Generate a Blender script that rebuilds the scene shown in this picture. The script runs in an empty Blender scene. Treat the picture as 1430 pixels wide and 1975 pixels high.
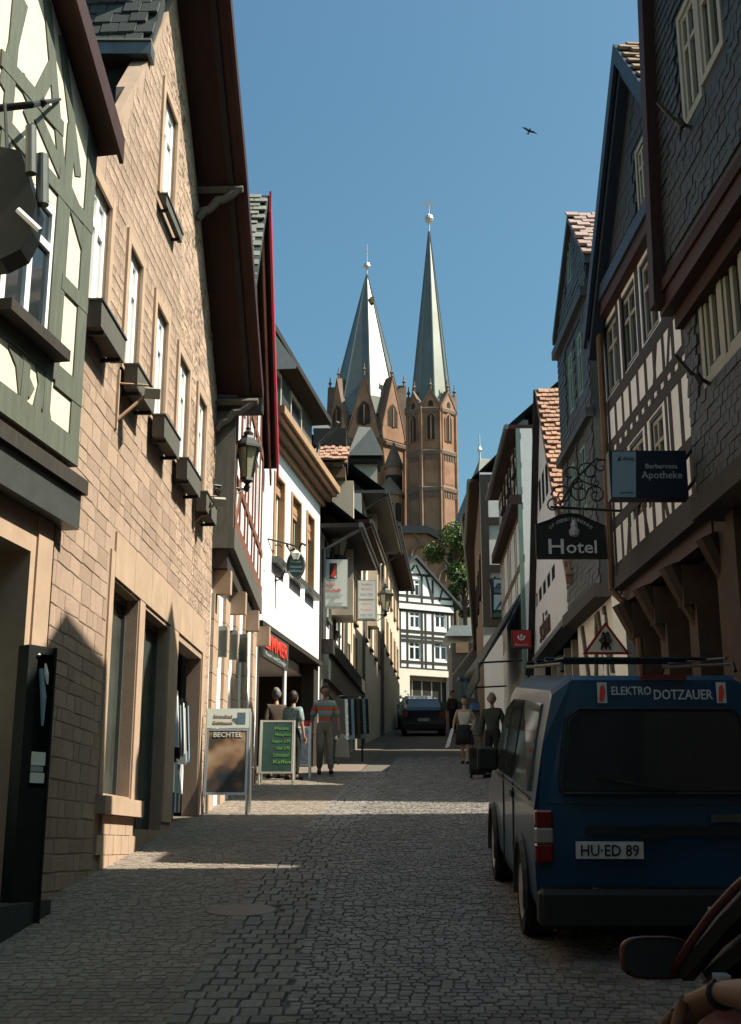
import bpy, bmesh, math, random
from mathutils import Vector, Matrix, noise
random.seed(7)
R = math.radians
SC = bpy.context.scene
COL = SC.collection

# ---------------------------------------------------------------- camera, sky, sun
FPX, CX, CY, EYE = 2400.0, 715.0, 987.5, 1.72      # photo measures: focal length in pixels, centre, eye height
PITCH = math.atan((1632 - CY) / FPX)
cp, sp = math.cos(PITCH), math.sin(PITCH)
cam = bpy.data.cameras.new('camera'); camo = bpy.data.objects.new('camera', cam); COL.objects.link(camo)
camo.location = (0, 0, EYE); camo.rotation_euler = (R(90) + PITCH, 0, 0)
cam.sensor_fit = 'VERTICAL'; cam.sensor_height = 24; cam.lens = 24 * FPX / 1975
cam.clip_start = .05; cam.clip_end = 3000
SC.camera = camo
SUN = Vector((1, -.14, 1.3)).normalized()
world = bpy.data.worlds.new('World'); SC.world = world; world.use_nodes = True
nt = world.node_tree; nt.nodes.clear()
sky = nt.nodes.new('ShaderNodeTexSky'); sky.sky_type = 'NISHITA'; sky.sun_disc = False
sky.sun_elevation = math.asin(SUN.z); sky.sun_rotation = math.atan2(SUN.x, SUN.y)
sky.air_density = 1.25; sky.dust_density = 3.5; sky.ozone_density = 1.5
hs = nt.nodes.new('ShaderNodeHueSaturation'); hs.inputs['Saturation'].default_value = 1.12
tint = nt.nodes.new('ShaderNodeMix'); tint.data_type = 'RGBA'; tint.blend_type = 'MULTIPLY'
tint.inputs[0].default_value = 1; tint.inputs[7].default_value = (.84, 1.20, 1.15, 1)
bg = nt.nodes.new('ShaderNodeBackground'); bg.inputs[1].default_value = .061
wo = nt.nodes.new('ShaderNodeOutputWorld')
nt.links.new(sky.outputs[0], hs.inputs['Color']); nt.links.new(hs.outputs[0], tint.inputs[6])
nt.links.new(tint.outputs[2], bg.inputs[0]); nt.links.new(bg.outputs[0], wo.inputs[0])
sl = bpy.data.lights.new('sun', 'SUN'); sl.energy = 5; sl.angle = R(.5); sl.color = (1, .93, .80)
so = bpy.data.objects.new('sun', sl); COL.objects.link(so)
so.rotation_euler = SUN.to_track_quat('Z', 'Y').to_euler(); so.location = (20, 0, 40)
SC.view_settings.view_transform = 'Standard'; SC.view_settings.look = 'None'
SC.view_settings.exposure = .98; SC.view_settings.gamma = 1
SC.view_settings.use_curve_mapping = False
SC.render.engine = 'CYCLES'
SC.cycles.max_bounces = 5; SC.cycles.diffuse_bounces = 2; SC.cycles.glossy_bounces = 3
SC.cycles.caustics_reflective = False; SC.cycles.caustics_refractive = False
SC.cycles.use_denoising = True

# ---------------------------------------------------------------- photo measures -> places
def ray(u, v):
    x = (u - CX) / FPX; y = -(v - CY) / FPX
    return (x, cp - y * sp, sp + y * cp)
def at(u, v, Y):
    d = ray(u, v); t = Y / d[1]; return Vector((t * d[0], Y, EYE + t * d[2]))
def gz(x, y):
    if y < -20: return -2.4
    if y < 100: return .12 * y
    return 12 + .06 * (min(y, 400) - 100)
def ground_at(u, v):
    d = ray(u, v); t = EYE / (.12 * d[1] - d[2]); return Vector((t * d[0], t * d[1], EYE + t * d[2]))

class Fac:
    """a vertical facade plane: s along it, n outward to the street, z up"""
    def __init__(self, A, B, side=1):
        self.A = Vector(A).to_2d(); self.B = Vector(B).to_2d()
        d = self.B - self.A; self.L = d.length; self.t = d / self.L
        self.n = Vector((self.t.y, -self.t.x)) * side; self.side = side
        self.ang = math.atan2(self.t.y, self.t.x)
    def W(self, s, n, z):
        p = self.A + self.t * s + self.n * n
        return (p.x, p.y, z)
    def on(self, u, v, n=0):
        d = ray(u, v); a = self.A + self.n * n; N = self.n
        t = a.dot(N) / (d[0] * N.x + d[1] * N.y)
        p = Vector((t * d[0], t * d[1])) - self.A
        return (p.dot(self.t), EYE + t * d[2])
    def s(self, u, v, n=0): return self.on(u, v, n)[0]
    def z(self, u, v, n=0): return self.on(u, v, n)[1]
    def atY(self, Y): return (Y - self.A.y) / self.t.y
    def off(self, n):
        return Fac(self.A + self.n * n, self.B + self.n * n, self.side)

# ---------------------------------------------------------------- materials
MATS = {}
def mat(name, col, rough=.8, var=.15, scale=3.0, bump=0.0, bscale=40.0, metal=0.0, spec=.3, col2=None, stretch=None, emit=None, coat=0, pits=0):
    m = bpy.data.materials.new(name); m.use_nodes = True; n = m.node_tree; b = n.nodes['Principled BSDF']
    b.inputs['Roughness'].default_value = rough; b.inputs['Metallic'].default_value = metal
    b.inputs['Specular IOR Level'].default_value = spec
    if coat: b.inputs['Coat Weight'].default_value = coat; b.inputs['Coat Roughness'].default_value = .05
    tc = n.nodes.new('ShaderNodeTexCoord'); mp = n.nodes.new('ShaderNodeMapping')
    n.links.new(tc.outputs['Object'], mp.inputs[0])
    if stretch: mp.inputs['Scale'].default_value = stretch
    nz = n.nodes.new('ShaderNodeTexNoise'); nz.inputs['Scale'].default_value = scale; nz.inputs['Detail'].default_value = 6
    nz.inputs['Roughness'].default_value = .65
    n.links.new(mp.outputs[0], nz.inputs['Vector'])
    cr = n.nodes.new('ShaderNodeValToRGB'); cr.color_ramp.elements[0].position = .3; cr.color_ramp.elements[1].position = .72
    c2 = col2 or tuple(min(1, c * (1 + var)) for c in col)
    c1 = tuple(c * (1 - var) for c in col)
    cr.color_ramp.elements[0].color = (*c1, 1); cr.color_ramp.elements[1].color = (*c2, 1)
    n.links.new(nz.outputs['Fac'], cr.inputs[0])
    # pass index 1: a single piece, 2: many pieces in one mesh, 0: anything else; each piece gets its own tone
    oi = n.nodes.new('ShaderNodeObjectInfo'); ge = n.nodes.new('ShaderNodeNewGeometry')
    def mth(op, a, b, c=None):
        q = n.nodes.new('ShaderNodeMath'); q.operation = op
        for k, x in enumerate((a, b, c)):
            if x is None: continue
            if isinstance(x, (int, float)): q.inputs[k].default_value = x
            else: n.links.new(x, q.inputs[k])
        return q.outputs[0]
    is2 = mth('GREATER_THAN', oi.outputs['Object Index'], 1.5); is1 = mth('SUBTRACT', mth('GREATER_THAN', oi.outputs['Object Index'], .5), is2)
    ra = mth('MULTIPLY', mth('SUBTRACT', oi.outputs['Random'], .5), is1); rb = mth('MULTIPLY', mth('SUBTRACT', ge.outputs['Random Per Island'], .5), is2)
    ml_out = mth('MULTIPLY_ADD', mth('ADD', ra, rb), var * 1.1, 1.0)
    mx = n.nodes.new('ShaderNodeVectorMath'); mx.operation = 'SCALE'
    n.links.new(cr.outputs[0], mx.inputs[0]); n.links.new(ml_out, mx.inputs['Scale'])
    if pits:
        pn = n.nodes.new('ShaderNodeTexNoise'); pn.inputs['Scale'].default_value = pits; pn.inputs['Detail'].default_value = 3
        p2 = n.nodes.new('ShaderNodeTexNoise'); p2.inputs['Scale'].default_value = pits * .09; p2.inputs['Detail'].default_value = 2
        n.links.new(mp.outputs[0], pn.inputs['Vector']); n.links.new(mp.outputs[0], p2.inputs['Vector'])
        pa = n.nodes.new('ShaderNodeMath'); pa.operation = 'MULTIPLY_ADD'; pa.inputs[1].default_value = .5; n.links.new(p2.outputs['Fac'], pa.inputs[0]); n.links.new(pn.outputs['Fac'], pa.inputs[2])
        pr = n.nodes.new('ShaderNodeValToRGB'); pr.color_ramp.elements[0].position = .79; pr.color_ramp.elements[0].color = (1, 1, 1, 1); pr.color_ramp.elements[1].position = .88; pr.color_ramp.elements[1].color = (.36, .36, .34, 1)
        n.links.new(pa.outputs[0], pr.inputs[0]); pm = n.nodes.new('ShaderNodeVectorMath'); pm.operation = 'MULTIPLY'
        n.links.new(mx.outputs[0], pm.inputs[0]); n.links.new(pr.outputs[0], pm.inputs[1]); mx = pm
    n.links.new(mx.outputs[0], b.inputs['Base Color'])
    if bump:
        nb = n.nodes.new('ShaderNodeTexNoise'); nb.inputs['Scale'].default_value = bscale; nb.inputs['Detail'].default_value = 5
        n.links.new(mp.outputs[0], nb.inputs['Vector'])
        bp = n.nodes.new('ShaderNodeBump'); bp.inputs['Strength'].default_value = bump; bp.inputs['Distance'].default_value = .011
        n.links.new(nb.outputs['Fac'], bp.inputs['Height']); n.links.new(bp.outputs[0], b.inputs['Normal'])
    MATS[name] = m
    return m
stone = mat('pink_sandstone', (.40, .285, .21), .9, .26, 2.2, .6, 30, pits=24)
stone_r = mat('rubble_sandstone', (.40, .285, .21), .9, .28, 3.5, .9, 14, pits=16)
stone_s = mat('smooth_sandstone', (.40, .285, .20), .85, .14, 3, .2, 60)
mortar = mat('lime_mortar', (.34, .245, .18), .95, .12, 5, .2, 50)
plaster = mat('white_plaster', (.74, .72, .72), .9, .05, 2, .15, 60)
cream = mat('cream_plaster', (.70, .64, .53), .9, .07, 2, .2, 60)
infill = mat('cream_infill', (.66, .59, .45), .9, .07, 3, .2, 60)
infill_w = mat('pale_infill', (.84, .83, .79), .9, .06, 3, .2, 60)
yellow = mat('ochre_plaster', (.54, .46, .35), .9, .08, 1.5, .2, 60)
green_t = mat('green_timber', (.10, .112, .085), .7, .22, 2.5, .4, 30, stretch=(6, 6, 1))
dark_t = mat('dark_timber', (.036, .030, .024), .75, .3, 3, .4, 30, stretch=(6, 6, 1))
brown_t = mat('brown_timber', (.16, .10, .06), .75, .25, 3, .4, 30, stretch=(6, 6, 1))
grey_t = mat('weathered_timber', (.10, .095, .08), .75, .25, 3, .5, 30, stretch=(6, 6, 1))
rust_t = mat('red_timber', (.17, .07, .045), .7, .2, 3, .3, 30, stretch=(6, 6, 1))
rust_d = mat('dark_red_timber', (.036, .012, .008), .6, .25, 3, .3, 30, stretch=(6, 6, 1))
dark_st = mat('dark_sandstone', (.075, .052, .038), .9, .25, 3, .4, 30)  # darker, browner tone of sandstone
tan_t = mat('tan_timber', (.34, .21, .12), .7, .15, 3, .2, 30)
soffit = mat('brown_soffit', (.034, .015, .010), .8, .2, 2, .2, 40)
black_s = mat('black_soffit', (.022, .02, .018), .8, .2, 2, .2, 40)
crimson = mat('crimson_board', (.34, .02, .035), .5, .1, 3, .1, 40)
slate = mat('grey_slate', (.027, .034, .032), .55, .3, 5, .5, 25, spec=.5)
slate_l = mat('light_slate', (.16, .165, .14), .6, .3, 5, .5, 25, spec=.5)
slate_d = mat('dark_slate', (.028, .034, .034), .6, .25, 5, .4, 25, spec=.4)
spire_s = mat('spire_slate', (.16, .17, .145), .44, .18, .25, .05, 1.5, spec=1.0, metal=.6)
tile_o = mat('orange_tile', (.36, .205, .135), .8, .25, 5, .3, 30)
tile_p = mat('pink_tile', (.30, .21, .185), .8, .2, 5, .3, 30)
tile_b = mat('brown_tile', (.22, .15, .10), .8, .25, 5, .3, 30)
church_s = mat('church_sandstone', (.27, .14, .088), .9, .25, .35, .5, 1.2, col2=(.38, .225, .145))
church_t = mat('church_trim', (.17, .12, .09), .9, .2, .6, .2, 3)
white = mat('white_paint', (.80, .80, .78), .5, .03, 3)
beige_f = mat('beige_paint', (.31, .30, .24), .6, .06, 3)
blue_f = mat('dark_blue_paint', (.02, .032, .05), .5, .1, 3)
glass = mat('window_glass', (.02, .026, .028), .06, .3, 1.5, spec=.6)
glass_g = mat('shop_glass', (.06, .07, .06), .05, .5, 1.2, spec=.7)
curtain = mat('white_curtain', (.75, .74, .72), .8, .05, 8, stretch=(8, 8, .5))
iron = mat('black_iron', (.015, .017, .015), .45, .2, 6, metal=.3, spec=.5)
metal_g = mat('painted_metal', (.10, .11, .10), .4, .15, 6, metal=.5)
alu = mat('aluminium', (.55, .57, .56), .3, .06, 6, metal=.7)
zinc = mat('zinc_sheet', (.16, .17, .16), .4, .2, 4, metal=.6)
copper = mat('green_copper', (.16, .25, .20), .6, .15, 2)
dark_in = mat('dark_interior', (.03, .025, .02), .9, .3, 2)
lamp_gl = mat('lantern_glass', (.30, .29, .20), .15, .15, 5, spec=.6)
setts = mat('basalt_sett', (.18, .163, .142), .65, .36, 4, .7, 45, spec=.4)
setts_p = mat('porphyry_sett', (.215, .18, .145), .8, .25, 9, .6, 45)
joint = mat('sand_joint', (.105, .095, .08), .95, .3, 14, .5, 60)
joint_p = mat('pavement_joint', (.16, .125, .10), .95, .3, 14, .5, 60)
earth = mat('earth', (.16, .14, .10), .95, .3, .2, .4, 3)
red_p = mat('red_lettering', (.70, .06, .04), .5, .03, 3)
orange_p = mat('orange_lettering', (.75, .28, .10), .5, .03, 3)
blue_p = mat('blue_lettering', (.12, .24, .50), .5, .03, 3)
black_p = mat('black_print', (.012, .012, .012), .5, .03, 3)
grey_p = mat('grey_print', (.35, .36, .36), .5, .03, 3)
white_p = mat('white_lettering', (.55, .58, .58), .5, .03, 3)
sign_w = mat('sign_white', (.66, .68, .60), .35, .04, 3)
sign_lb = mat('sign_pale_blue', (.22, .32, .38), .35, .06, 2)
sign_nv = mat('sign_navy', (.012, .018, .035), .35, .1, 2)
sign_gn = mat('sign_green', (.03, .06, .048), .4, .2, 8)
sign_rd = mat('sign_red', (.28, .02, .02), .4, .1, 3)

# ---------------------------------------------------------------- meshes and objects
BASE = {}
def link(o, parent=None, base=None):
    COL.objects.link(o)
    if parent is not None: o.parent = parent
    BASE[o] = base if base is not None else (BASE[parent] if parent is not None else Vector((0, 0, 0)))
def tag(o, label=None, cat=None, group=None, kind=None):
    if label: o['label'] = label
    if cat: o['category'] = cat
    if group: o['group'] = group
    if kind: o['kind'] = kind
    return o
def thing(name, loc, label, cat, group=None):
    o = bpy.data.objects.new(name, None); o.empty_display_size = .2
    link(o, None, Vector(loc)); o.location = loc
    return tag(o, label, cat, group)

class M:
    def __init__(self): self.v = []; self.f = []
    def add(self, vs, fs):
        b = len(self.v); self.v += [tuple(p) for p in vs]; self.f += [tuple(i + b for i in f) for f in fs]; return self
    def prism(self, F, pts, n0, n1):
        k = len(pts)
        vs = [F.W(s, n0, z) for s, z in pts] + [F.W(s, n1, z) for s, z in pts]
        fs = [tuple(range(k)), tuple(range(2 * k - 1, k - 1, -1))] + [(i, (i + 1) % k, (i + 1) % k + k, i + k) for i in range(k)]
        return self.add(vs, fs)
    def box(self, F, s0, s1, z0, z1, n0, n1):
        return self.prism(F, [(s0, z0), (s1, z0), (s1, z1), (s0, z1)], n0, n1)
    def beam(self, F, p, q, w, n0, n1):
        p = Vector(p); q = Vector(q); d = (q - p).normalized(); r = Vector((-d.y, d.x)) * (w / 2)
        return self.prism(F, [tuple(p - r), tuple(q - r), tuple(q + r), tuple(p + r)], n0, n1)
    def wbox(self, c, size, rz=0, rx=0, ry=0, taper=1.0):
        X, Y, Z = (a / 2 for a in size); mt = Matrix.Rotation(rz, 3, 'Z') @ Matrix.Rotation(ry, 3, 'Y') @ Matrix.Rotation(rx, 3, 'X')
        vs = [Vector(c) + mt @ Vector((sx * X * (taper if sz > 0 else 1), sy * Y * (taper if sz > 0 else 1), sz * Z)) for sz in (-1, 1) for sx, sy in ((-1, -1), (1, -1), (1, 1), (-1, 1))]
        return self.add(vs, [(0, 1, 2, 3), (7, 6, 5, 4), (0, 4, 5, 1), (1, 5, 6, 2), (2, 6, 7, 3), (3, 7, 4, 0)])
    def tube(self, pts, r, seg=8, cap=True):
        pts = [Vector(p) for p in pts]; n = len(pts); rs = r if isinstance(r, (list, tuple)) else [r] * n
        b = len(self.v); up = None
        for i, p in enumerate(pts):
            d = (pts[min(i + 1, n - 1)] - pts[max(i - 1, 0)]).normalized()
            if up is None:
                up = Vector((0, 0, 1)) if abs(d.z) < .9 else Vector((1, 0, 0))
            a = d.cross(up).normalized(); up = a.cross(d).normalized()
            for k in range(seg):
                th = 2 * math.pi * k / seg
                self.v.append(tuple(p + (a * math.cos(th) + up * math.sin(th)) * rs[i]))
        for i in range(n - 1):
            for k in range(seg):
                self.f.append((b + i * seg + k, b + i * seg + (k + 1) % seg, b + (i + 1) * seg + (k + 1) % seg, b + (i + 1) * seg + k))
        if cap:
            self.f.append(tuple(b + k for k in range(seg))); self.f.append(tuple(b + (n - 1) * seg + k for k in range(seg - 1, -1, -1)))
        return self
    def lathe(self, prof, c, seg=12, phase=0, axis='Z'):
        b = len(self.v); c = Vector(c)
        for r, z in prof:
            for k in range(seg):
                th = 2 * math.pi * k / seg + phase
                p = (r * math.cos(th), r * math.sin(th), z)
                if axis == 'X': p = (z, p[0], p[1])
                if axis == 'Y': p = (p[0], z, p[1])
                self.v.append(tuple(c + Vector(p)))
        n = len(prof)
        for i in range(n - 1):
            for k in range(seg):
                self.f.append((b + i * seg + k, b + i * seg + (k + 1) % seg, b + (i + 1) * seg + (k + 1) % seg, b + (i + 1) * seg + k))
        self.f.append(tuple(b + k for k in range(seg - 1, -1, -1))); self.f.append(tuple(b + (n - 1) * seg + k for k in range(seg)))
        return self
    def quad(self, *ps): return self.add(ps, [tuple(range(len(ps)))])
    def out(self, name, m, parent=None, smooth=False, kind=None, label=None, bevel=0, loc=None):
        me = bpy.data.meshes.new(name)
        base = BASE[parent] if parent is not None else (Vector(loc) if loc is not None else Vector((0, 0, 0)))
        me.from_pydata([tuple(Vector(p) - base) for p in self.v], [], self.f)
        bm = bmesh.new(); bm.from_mesh(me)
        bmesh.ops.recalc_face_normals(bm, faces=bm.faces)
        if bevel:
            bmesh.ops.bevel(bm, geom=[e for e in bm.edges if e.is_manifold and e.calc_face_angle(0) > .6], offset=bevel, segments=1, affect='EDGES', clamp_overlap=True)
        bm.to_mesh(me); bm.free()
        for mm in (m if isinstance(m, list) else [m]): me.materials.append(mm)
        if smooth:
            for p in me.polygons: p.use_smooth = True
        o = bpy.data.objects.new(name, me)
        if parent is None: o.location = base
        link(o, parent, base)
        if kind: o['kind'] = kind
        if label: o['label'] = label
        return o

def unit_piece(kind):
    """shared unit meshes for stones, slates, setts: x along, y out (0 = root, 1 = face), z up; all -.5 .. .5 in x, z"""
    me = bpy.data.meshes.new(kind); bm = bmesh.new()
    e = .10 if kind != 'slate' else .02
    ring = lambda f, y: [bm.verts.new((x * f, y, z * f)) for x, z in ((-.5, -.5), (.5, -.5), (.5, .5), (-.5, .5))]
    a = ring(1, 0); b = ring(1, .55); c = ring(1 - e, 1)
    for p, q in ((a, b), (b, c)):
        for i in range(4): bm.faces.new((p[i], p[(i + 1) % 4], q[(i + 1) % 4], q[i]))
    bm.faces.new(c)
    bmesh.ops.recalc_face_normals(bm, faces=bm.faces)
    bm.to_mesh(me); bm.free(); return me
_units = {}
def unit(kind, m):
    k = (kind, m.name)
    if k not in _units:
        me = unit_piece(kind); me.materials.append(m); _units[k] = me
    return _units[k]
def pieces(name, items, m, parent, kind='stone', limit=300):
    """items: (origin, ex, ey, ez) with full-size vectors; the nearest `limit` become parts, the rest one joined mesh"""
    items = sorted(items, key=lambda it: (Vector(it[0]) - Vector((0, 0, EYE))).length)
    base = BASE[parent]; me = unit(kind, m)
    for o_, ex, ey, ez in items[:limit]:
        o = bpy.data.objects.new(name, me)
        mw = Matrix((ex, ey, ez)).transposed().to_4x4(); mw.translation = Vector(o_) - base
        o.matrix_local = mw; o.pass_index = 1
        link(o, parent, base)
    if len(items) > limit:
        tv = [v.co.copy() for v in me.vertices]; tf = [tuple(p.vertices) for p in me.polygons]
        vs = []; fs = []
        for o_, ex, ey, ez in items[limit:]:
            b = len(vs); o_ = Vector(o_) - base
            vs += [tuple(o_ + ex * c.x + ey * c.y + ez * c.z) for c in tv]
            fs += [tuple(i + b for i in f) for f in tf]
        m2 = bpy.data.meshes.new(name + 's'); m2.from_pydata(vs, [], fs); m2.materials.append(m)
        o = bpy.data.objects.new(name + 's', m2); link(o, parent, base); o['kind'] = 'stuff'; o.pass_index = 2

def V3(F, s, n, z): return Vector(F.W(s, n, z))
def stones(F, root, s0, s1, z0f, ztopf, holes, ch, lw, m, n0=0.0, proud=.02, name='stone', limit=300, gap=.012, kind='stone'):
    items = []; z = z0f
    row = 0
    nx = Vector((F.n.x, F.n.y, 0)); tx = Vector((F.t.x, F.t.y, 0))
    while z < 30:
        h = ch * random.uniform(.7, 1.3); any_ = False
        s = s0 - random.uniform(0, lw)
        while s < s1:
            w = lw * random.uniform(.45, 1.7); a, b = max(s, s0), min(s + w, s1); s += w
            if b - a < .06: continue
            zt = min(ztopf(a), ztopf(b))
            if z + h > zt: continue
            any_ = True
            segs = [(a, b)]
            for h0, h1, hz0, hz1 in holes:
                if z + h <= hz0 or z >= hz1: continue
                ns = []
                for x, y in segs:
                    if y <= h0 or x >= h1: ns.append((x, y)); continue
                    if x < h0: ns.append((x, h0))
                    if y > h1: ns.append((h1, y))
                segs = ns
            for x, y in segs:
                if y - x < .05: continue
                g = gap; p = proud * random.uniform(.45, 1.3)
                ta = random.uniform(-.035, .035)
                items.append((V3(F, (x + y) / 2, n0, z + h / 2), tx * (y - x - g) + Vector((0, 0, ta * (y - x))), nx * p, Vector((0, 0, h - g - abs(ta) * (y - x))) - tx * ta * h))
        z += h; row += 1
        if not any_ and z > z0f + 1: break
    pieces(name, items, m, root, kind, limit)

def slates(root, P0, U, V, nu, nv, m, th=.02, name='slate', limit=300, lap=1.15, kind='slate', skip=None, jit=.1, clip=None):
    """P0 lower corner, U vector along the eave, V vector up the slope"""
    U = Vector(U); V = Vector(V); N = U.cross(V).normalized()
    if N.z < 0: N = -N
    du = U / nu; dv = V / nv; items = []
    for j in range(nv):
        for i in range(nu + 1):
            c = Vector(P0) + du * (i + (0 if j % 2 else .5) - .0) + dv * (j + .5)
            k = (c - Vector(P0)).dot(U.normalized()) / U.length
            if k < .42 / nu or k > 1.01: continue
            if clip and not clip(k, (j + .5) / nv): continue
            tilt = N * (th * random.uniform(.7, 1.5))
            ez = dv * lap - N * th * 1.1
            items.append((c + N * .005 + N * random.uniform(0, th * .3), du * .95, tilt, ez))
    pieces(name, items, m, root, kind, limit)

def wall(F, root, breaks, zlo, ztop, holes, n0, n1, m, name='wall'):
    """wall with real openings; ztop, zlo: functions of s; holes (s0,s1,z0,z1)"""
    cuts = sorted(set([round(b, 4) for b in breaks] + [round(h[k], 4) for h in holes for k in (0, 1) if breaks[0] < h[k] < breaks[-1]]))
    mm = M()
    def q(a, b, c, d, n): mm.quad(*[F.W(p[0], n, p[1]) for p in (a, b, c, d)])
    for a, b in zip(cuts, cuts[1:]):
        mid = (a + b) / 2
        hs_ = sorted([h for h in holes if h[0] < mid < h[1]], key=lambda h: h[2])
        lo = (zlo(a), zlo(b))
        spans = []
        for h in hs_:
            if h[2] > lo[0]: spans.append((lo, (h[2], h[2])))
            lo = (h[3], h[3])
        spans.append((lo, (ztop(a), ztop(b))))
        for l, t in spans:
            for n in (n0, n1): q((a, l[0]), (b, l[1]), (b, t[1]), (a, t[0]), n)
        mm.quad(F.W(a, n0, ztop(a)), F.W(b, n0, ztop(b)), F.W(b, n1, ztop(b)), F.W(a, n1, ztop(a)))
    for s in (breaks[0], breaks[-1]):
        mm.quad(F.W(s, n0, zlo(s)), F.W(s, n1, zlo(s)), F.W(s, n1, ztop(s)), F.W(s, n0, ztop(s)))
    for h0, h1, z0, z1 in holes:
        z0 = max(z0, min(zlo(h0), zlo(h1)))
        for p, q_ in (((h0, z0), (h0, z1)), ((h1, z0), (h1, z1)), ((h0, z0), (h1, z0)), ((h0, z1), (h1, z1))):
            mm.quad(F.W(p[0], n0, p[1]), F.W(q_[0], n0, q_[1]), F.W(q_[0], n1, q_[1]), F.W(p[0], n1, p[1]))
    return mm.out(name, m, root)

def window(F, root, s0, s1, z0, z1, n, fm, gm=None, fw=.06, mull=1, trans=1, zt=.7, name='window', sill=None, surround=None, sw=.08):
    """frame (part) with its panes (sub-parts)"""
    mm = M(); d0, d1 = n, n + .05
    mm.box(F, s0, s0 + fw, z0, z1, d0, d1).box(F, s1 - fw, s1, z0, z1, d0, d1)
    mm.box(F, s0 + fw, s1 - fw, z0, z0 + fw, d0, d1 - .003).box(F, s0 + fw, s1 - fw, z1 - fw, z1, d0, d1 - .003)
    for k in range(1, mull + 1):
        sm = s0 + (s1 - s0) * k / (mull + 1); mm.box(F, sm - fw * .5, sm + fw * .5, z0 + fw, z1 - fw, d0, d1 + .006)
    zz = z0 + (z1 - z0) * zt
    if trans: mm.box(F, s0 + fw, s1 - fw, zz - fw * .4, zz + fw * .4, d0 + .002, d1 + .002)
    o = mm.out(name, fm, root)
    for k in range(mull + 1):
        a = s0 + fw + (s1 - s0 - 2 * fw) * k / (mull + 1); b = s0 + fw + (s1 - s0 - 2 * fw) * (k + 1) / (mull + 1)
        M().box(F, a, b, z0 + fw, z1 - fw, d0 + .01, d0 + .02).out('pane', gm or glass, o)
    if sill: M().box(F, s0 - .05, s1 + .05, z0 - .06, z0, n, n + sill).out('window_sill', fm, root)
    if surround:
        mm = M().box(F, s0 - sw, s0, z0 - sw, z1 + sw, n, n + .07).box(F, s1, s1 + sw, z0 - sw, z1 + sw, n, n + .07)
        mm.box(F, s0, s1, z1, z1 + sw, n, n + .068).box(F, s0, s1, z0 - sw, z0, n, n + .068)
        mm.out('window_surround', surround, root)
    return o

def beams(F, root, lst, m, n0=-.02, n1=.008, w=.16):
    for b in lst:
        p, q = b[0], b[1]; ww = b[2] if len(b) > 2 else w
        dx, dz = abs(q[0] - p[0]), abs(q[1] - p[1])
        nm = 'timber_post' if dx < .08 else ('timber_rail' if dz < .08 else 'timber_brace')
        k = {'timber_post': 0, 'timber_rail': .004, 'timber_brace': -.003}[nm] + random.uniform(0, .003)
        M().beam(F, p, q, ww * random.uniform(.93, 1.07), n0, n1 + k).out(nm, m, root)

TMP = bpy.data.scenes.new('workshop')
def evaluated_mesh(o):
    """the mesh of a curve or modified object, worked out in an otherwise empty scene"""
    TMP.collection.objects.link(o); vl = TMP.view_layers[0]; vl.update(); dg = vl.depsgraph
    me = bpy.data.meshes.new_from_object(o.evaluated_get(dg)); TMP.collection.objects.unlink(o); return me

def text(F_or_none, txt, root, m, origin, right, up, height, depth=.006, align='CENTER', name='lettering', width=None, bold=.008):
    c = bpy.data.curves.new(name, 'FONT'); c.body = txt; c.size = 1; c.align_x = align; c.align_y = 'CENTER'; c.extrude = .5
    c.resolution_u = 2
    c.offset = bold; t = bpy.data.objects.new(name, c); me = evaluated_mesh(t); bpy.data.objects.remove(t)
    xs = [v.co.x for v in me.vertices]; ys = [v.co.y for v in me.vertices]
    if not xs: return
    x0, x1, y0, y1 = min(xs), max(xs), min(ys), max(ys)
    sc = height / max(y1 - y0, 1e-6); sx = sc if width is None else width / (x1 - x0)
    right = Vector(right).normalized(); up = Vector(up).normalized(); nn = right.cross(up)
    base = BASE[root] if root is not None else Vector((0, 0, 0))
    for v in me.vertices:
        x = (v.co.x - (x0 + x1) / 2) * sx if align == 'CENTER' else (v.co.x - x0) * sx
        y = (v.co.y - (y0 + y1) / 2) * sc
        v.co = Vector(origin) + right * x + up * y + nn * ((v.co.z / 1.0 + .5) * depth) - base
    me.materials.clear(); me.materials.append(m)
    o = bpy.data.objects.new(name, me); link(o, root, base); return o
# ================================================================ ground
def gx(y): return -.75 + max(0, y - 12) * .055           # line of the gutter
def lwx(y): return -2.63 + .042 * (y - 12.08) if y < 23.6 else (-2.16 + .163 * (y - 23.6) if y < 29.3 else -1.23 + .085 * (y - 29.3))
def rwx(y): return 3.6
def sheet(name, xs, ys, zf, m, kind='structure', smooth=False):
    vs = [(x(y) if callable(x) else x, y, zf(x(y) if callable(x) else x, y)) for y in ys for x in xs]
    n = len(xs); fs = [(j * n + i, j * n + i + 1, (j + 1) * n + i + 1, (j + 1) * n + i) for j in range(len(ys) - 1) for i in range(n - 1)]
    o = M().add(vs, fs).out(name, m, None, kind=kind); return o
ter = sheet('ground', [-600, -100, -20, 0, 20, 100, 600], [-300, -100, -20, 0, 20, 40, 60, 80, 100, 150, 200, 400, 1500], lambda x, y: gz(x, y) - .06, earth)
ys = [i * 2.0 for i in range(-4, 51)]
road = sheet('road', [lambda y: gx(y) + .3, 6.5], ys, lambda x, y: gz(x, y), joint)
pave = sheet('pavement', [-3.6, lambda y: gx(y) - .3], [i * 2.0 for i in range(-4, 22)], lambda x, y: gz(x, y) + .004, joint_p)
pave2 = sheet('pavement_far', [-3.6, lambda y: gx(y) - .3], [42 + i * 2.0 for i in range(0, 30)], lambda x, y: gz(x, y) + .004, joint)
gut = sheet('gutter', [lambda y: gx(y) - .3, lambda y: gx(y) + .3], ys, lambda x, y: gz(x, y) - .008, joint)
rnd = random.Random(3)
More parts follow.
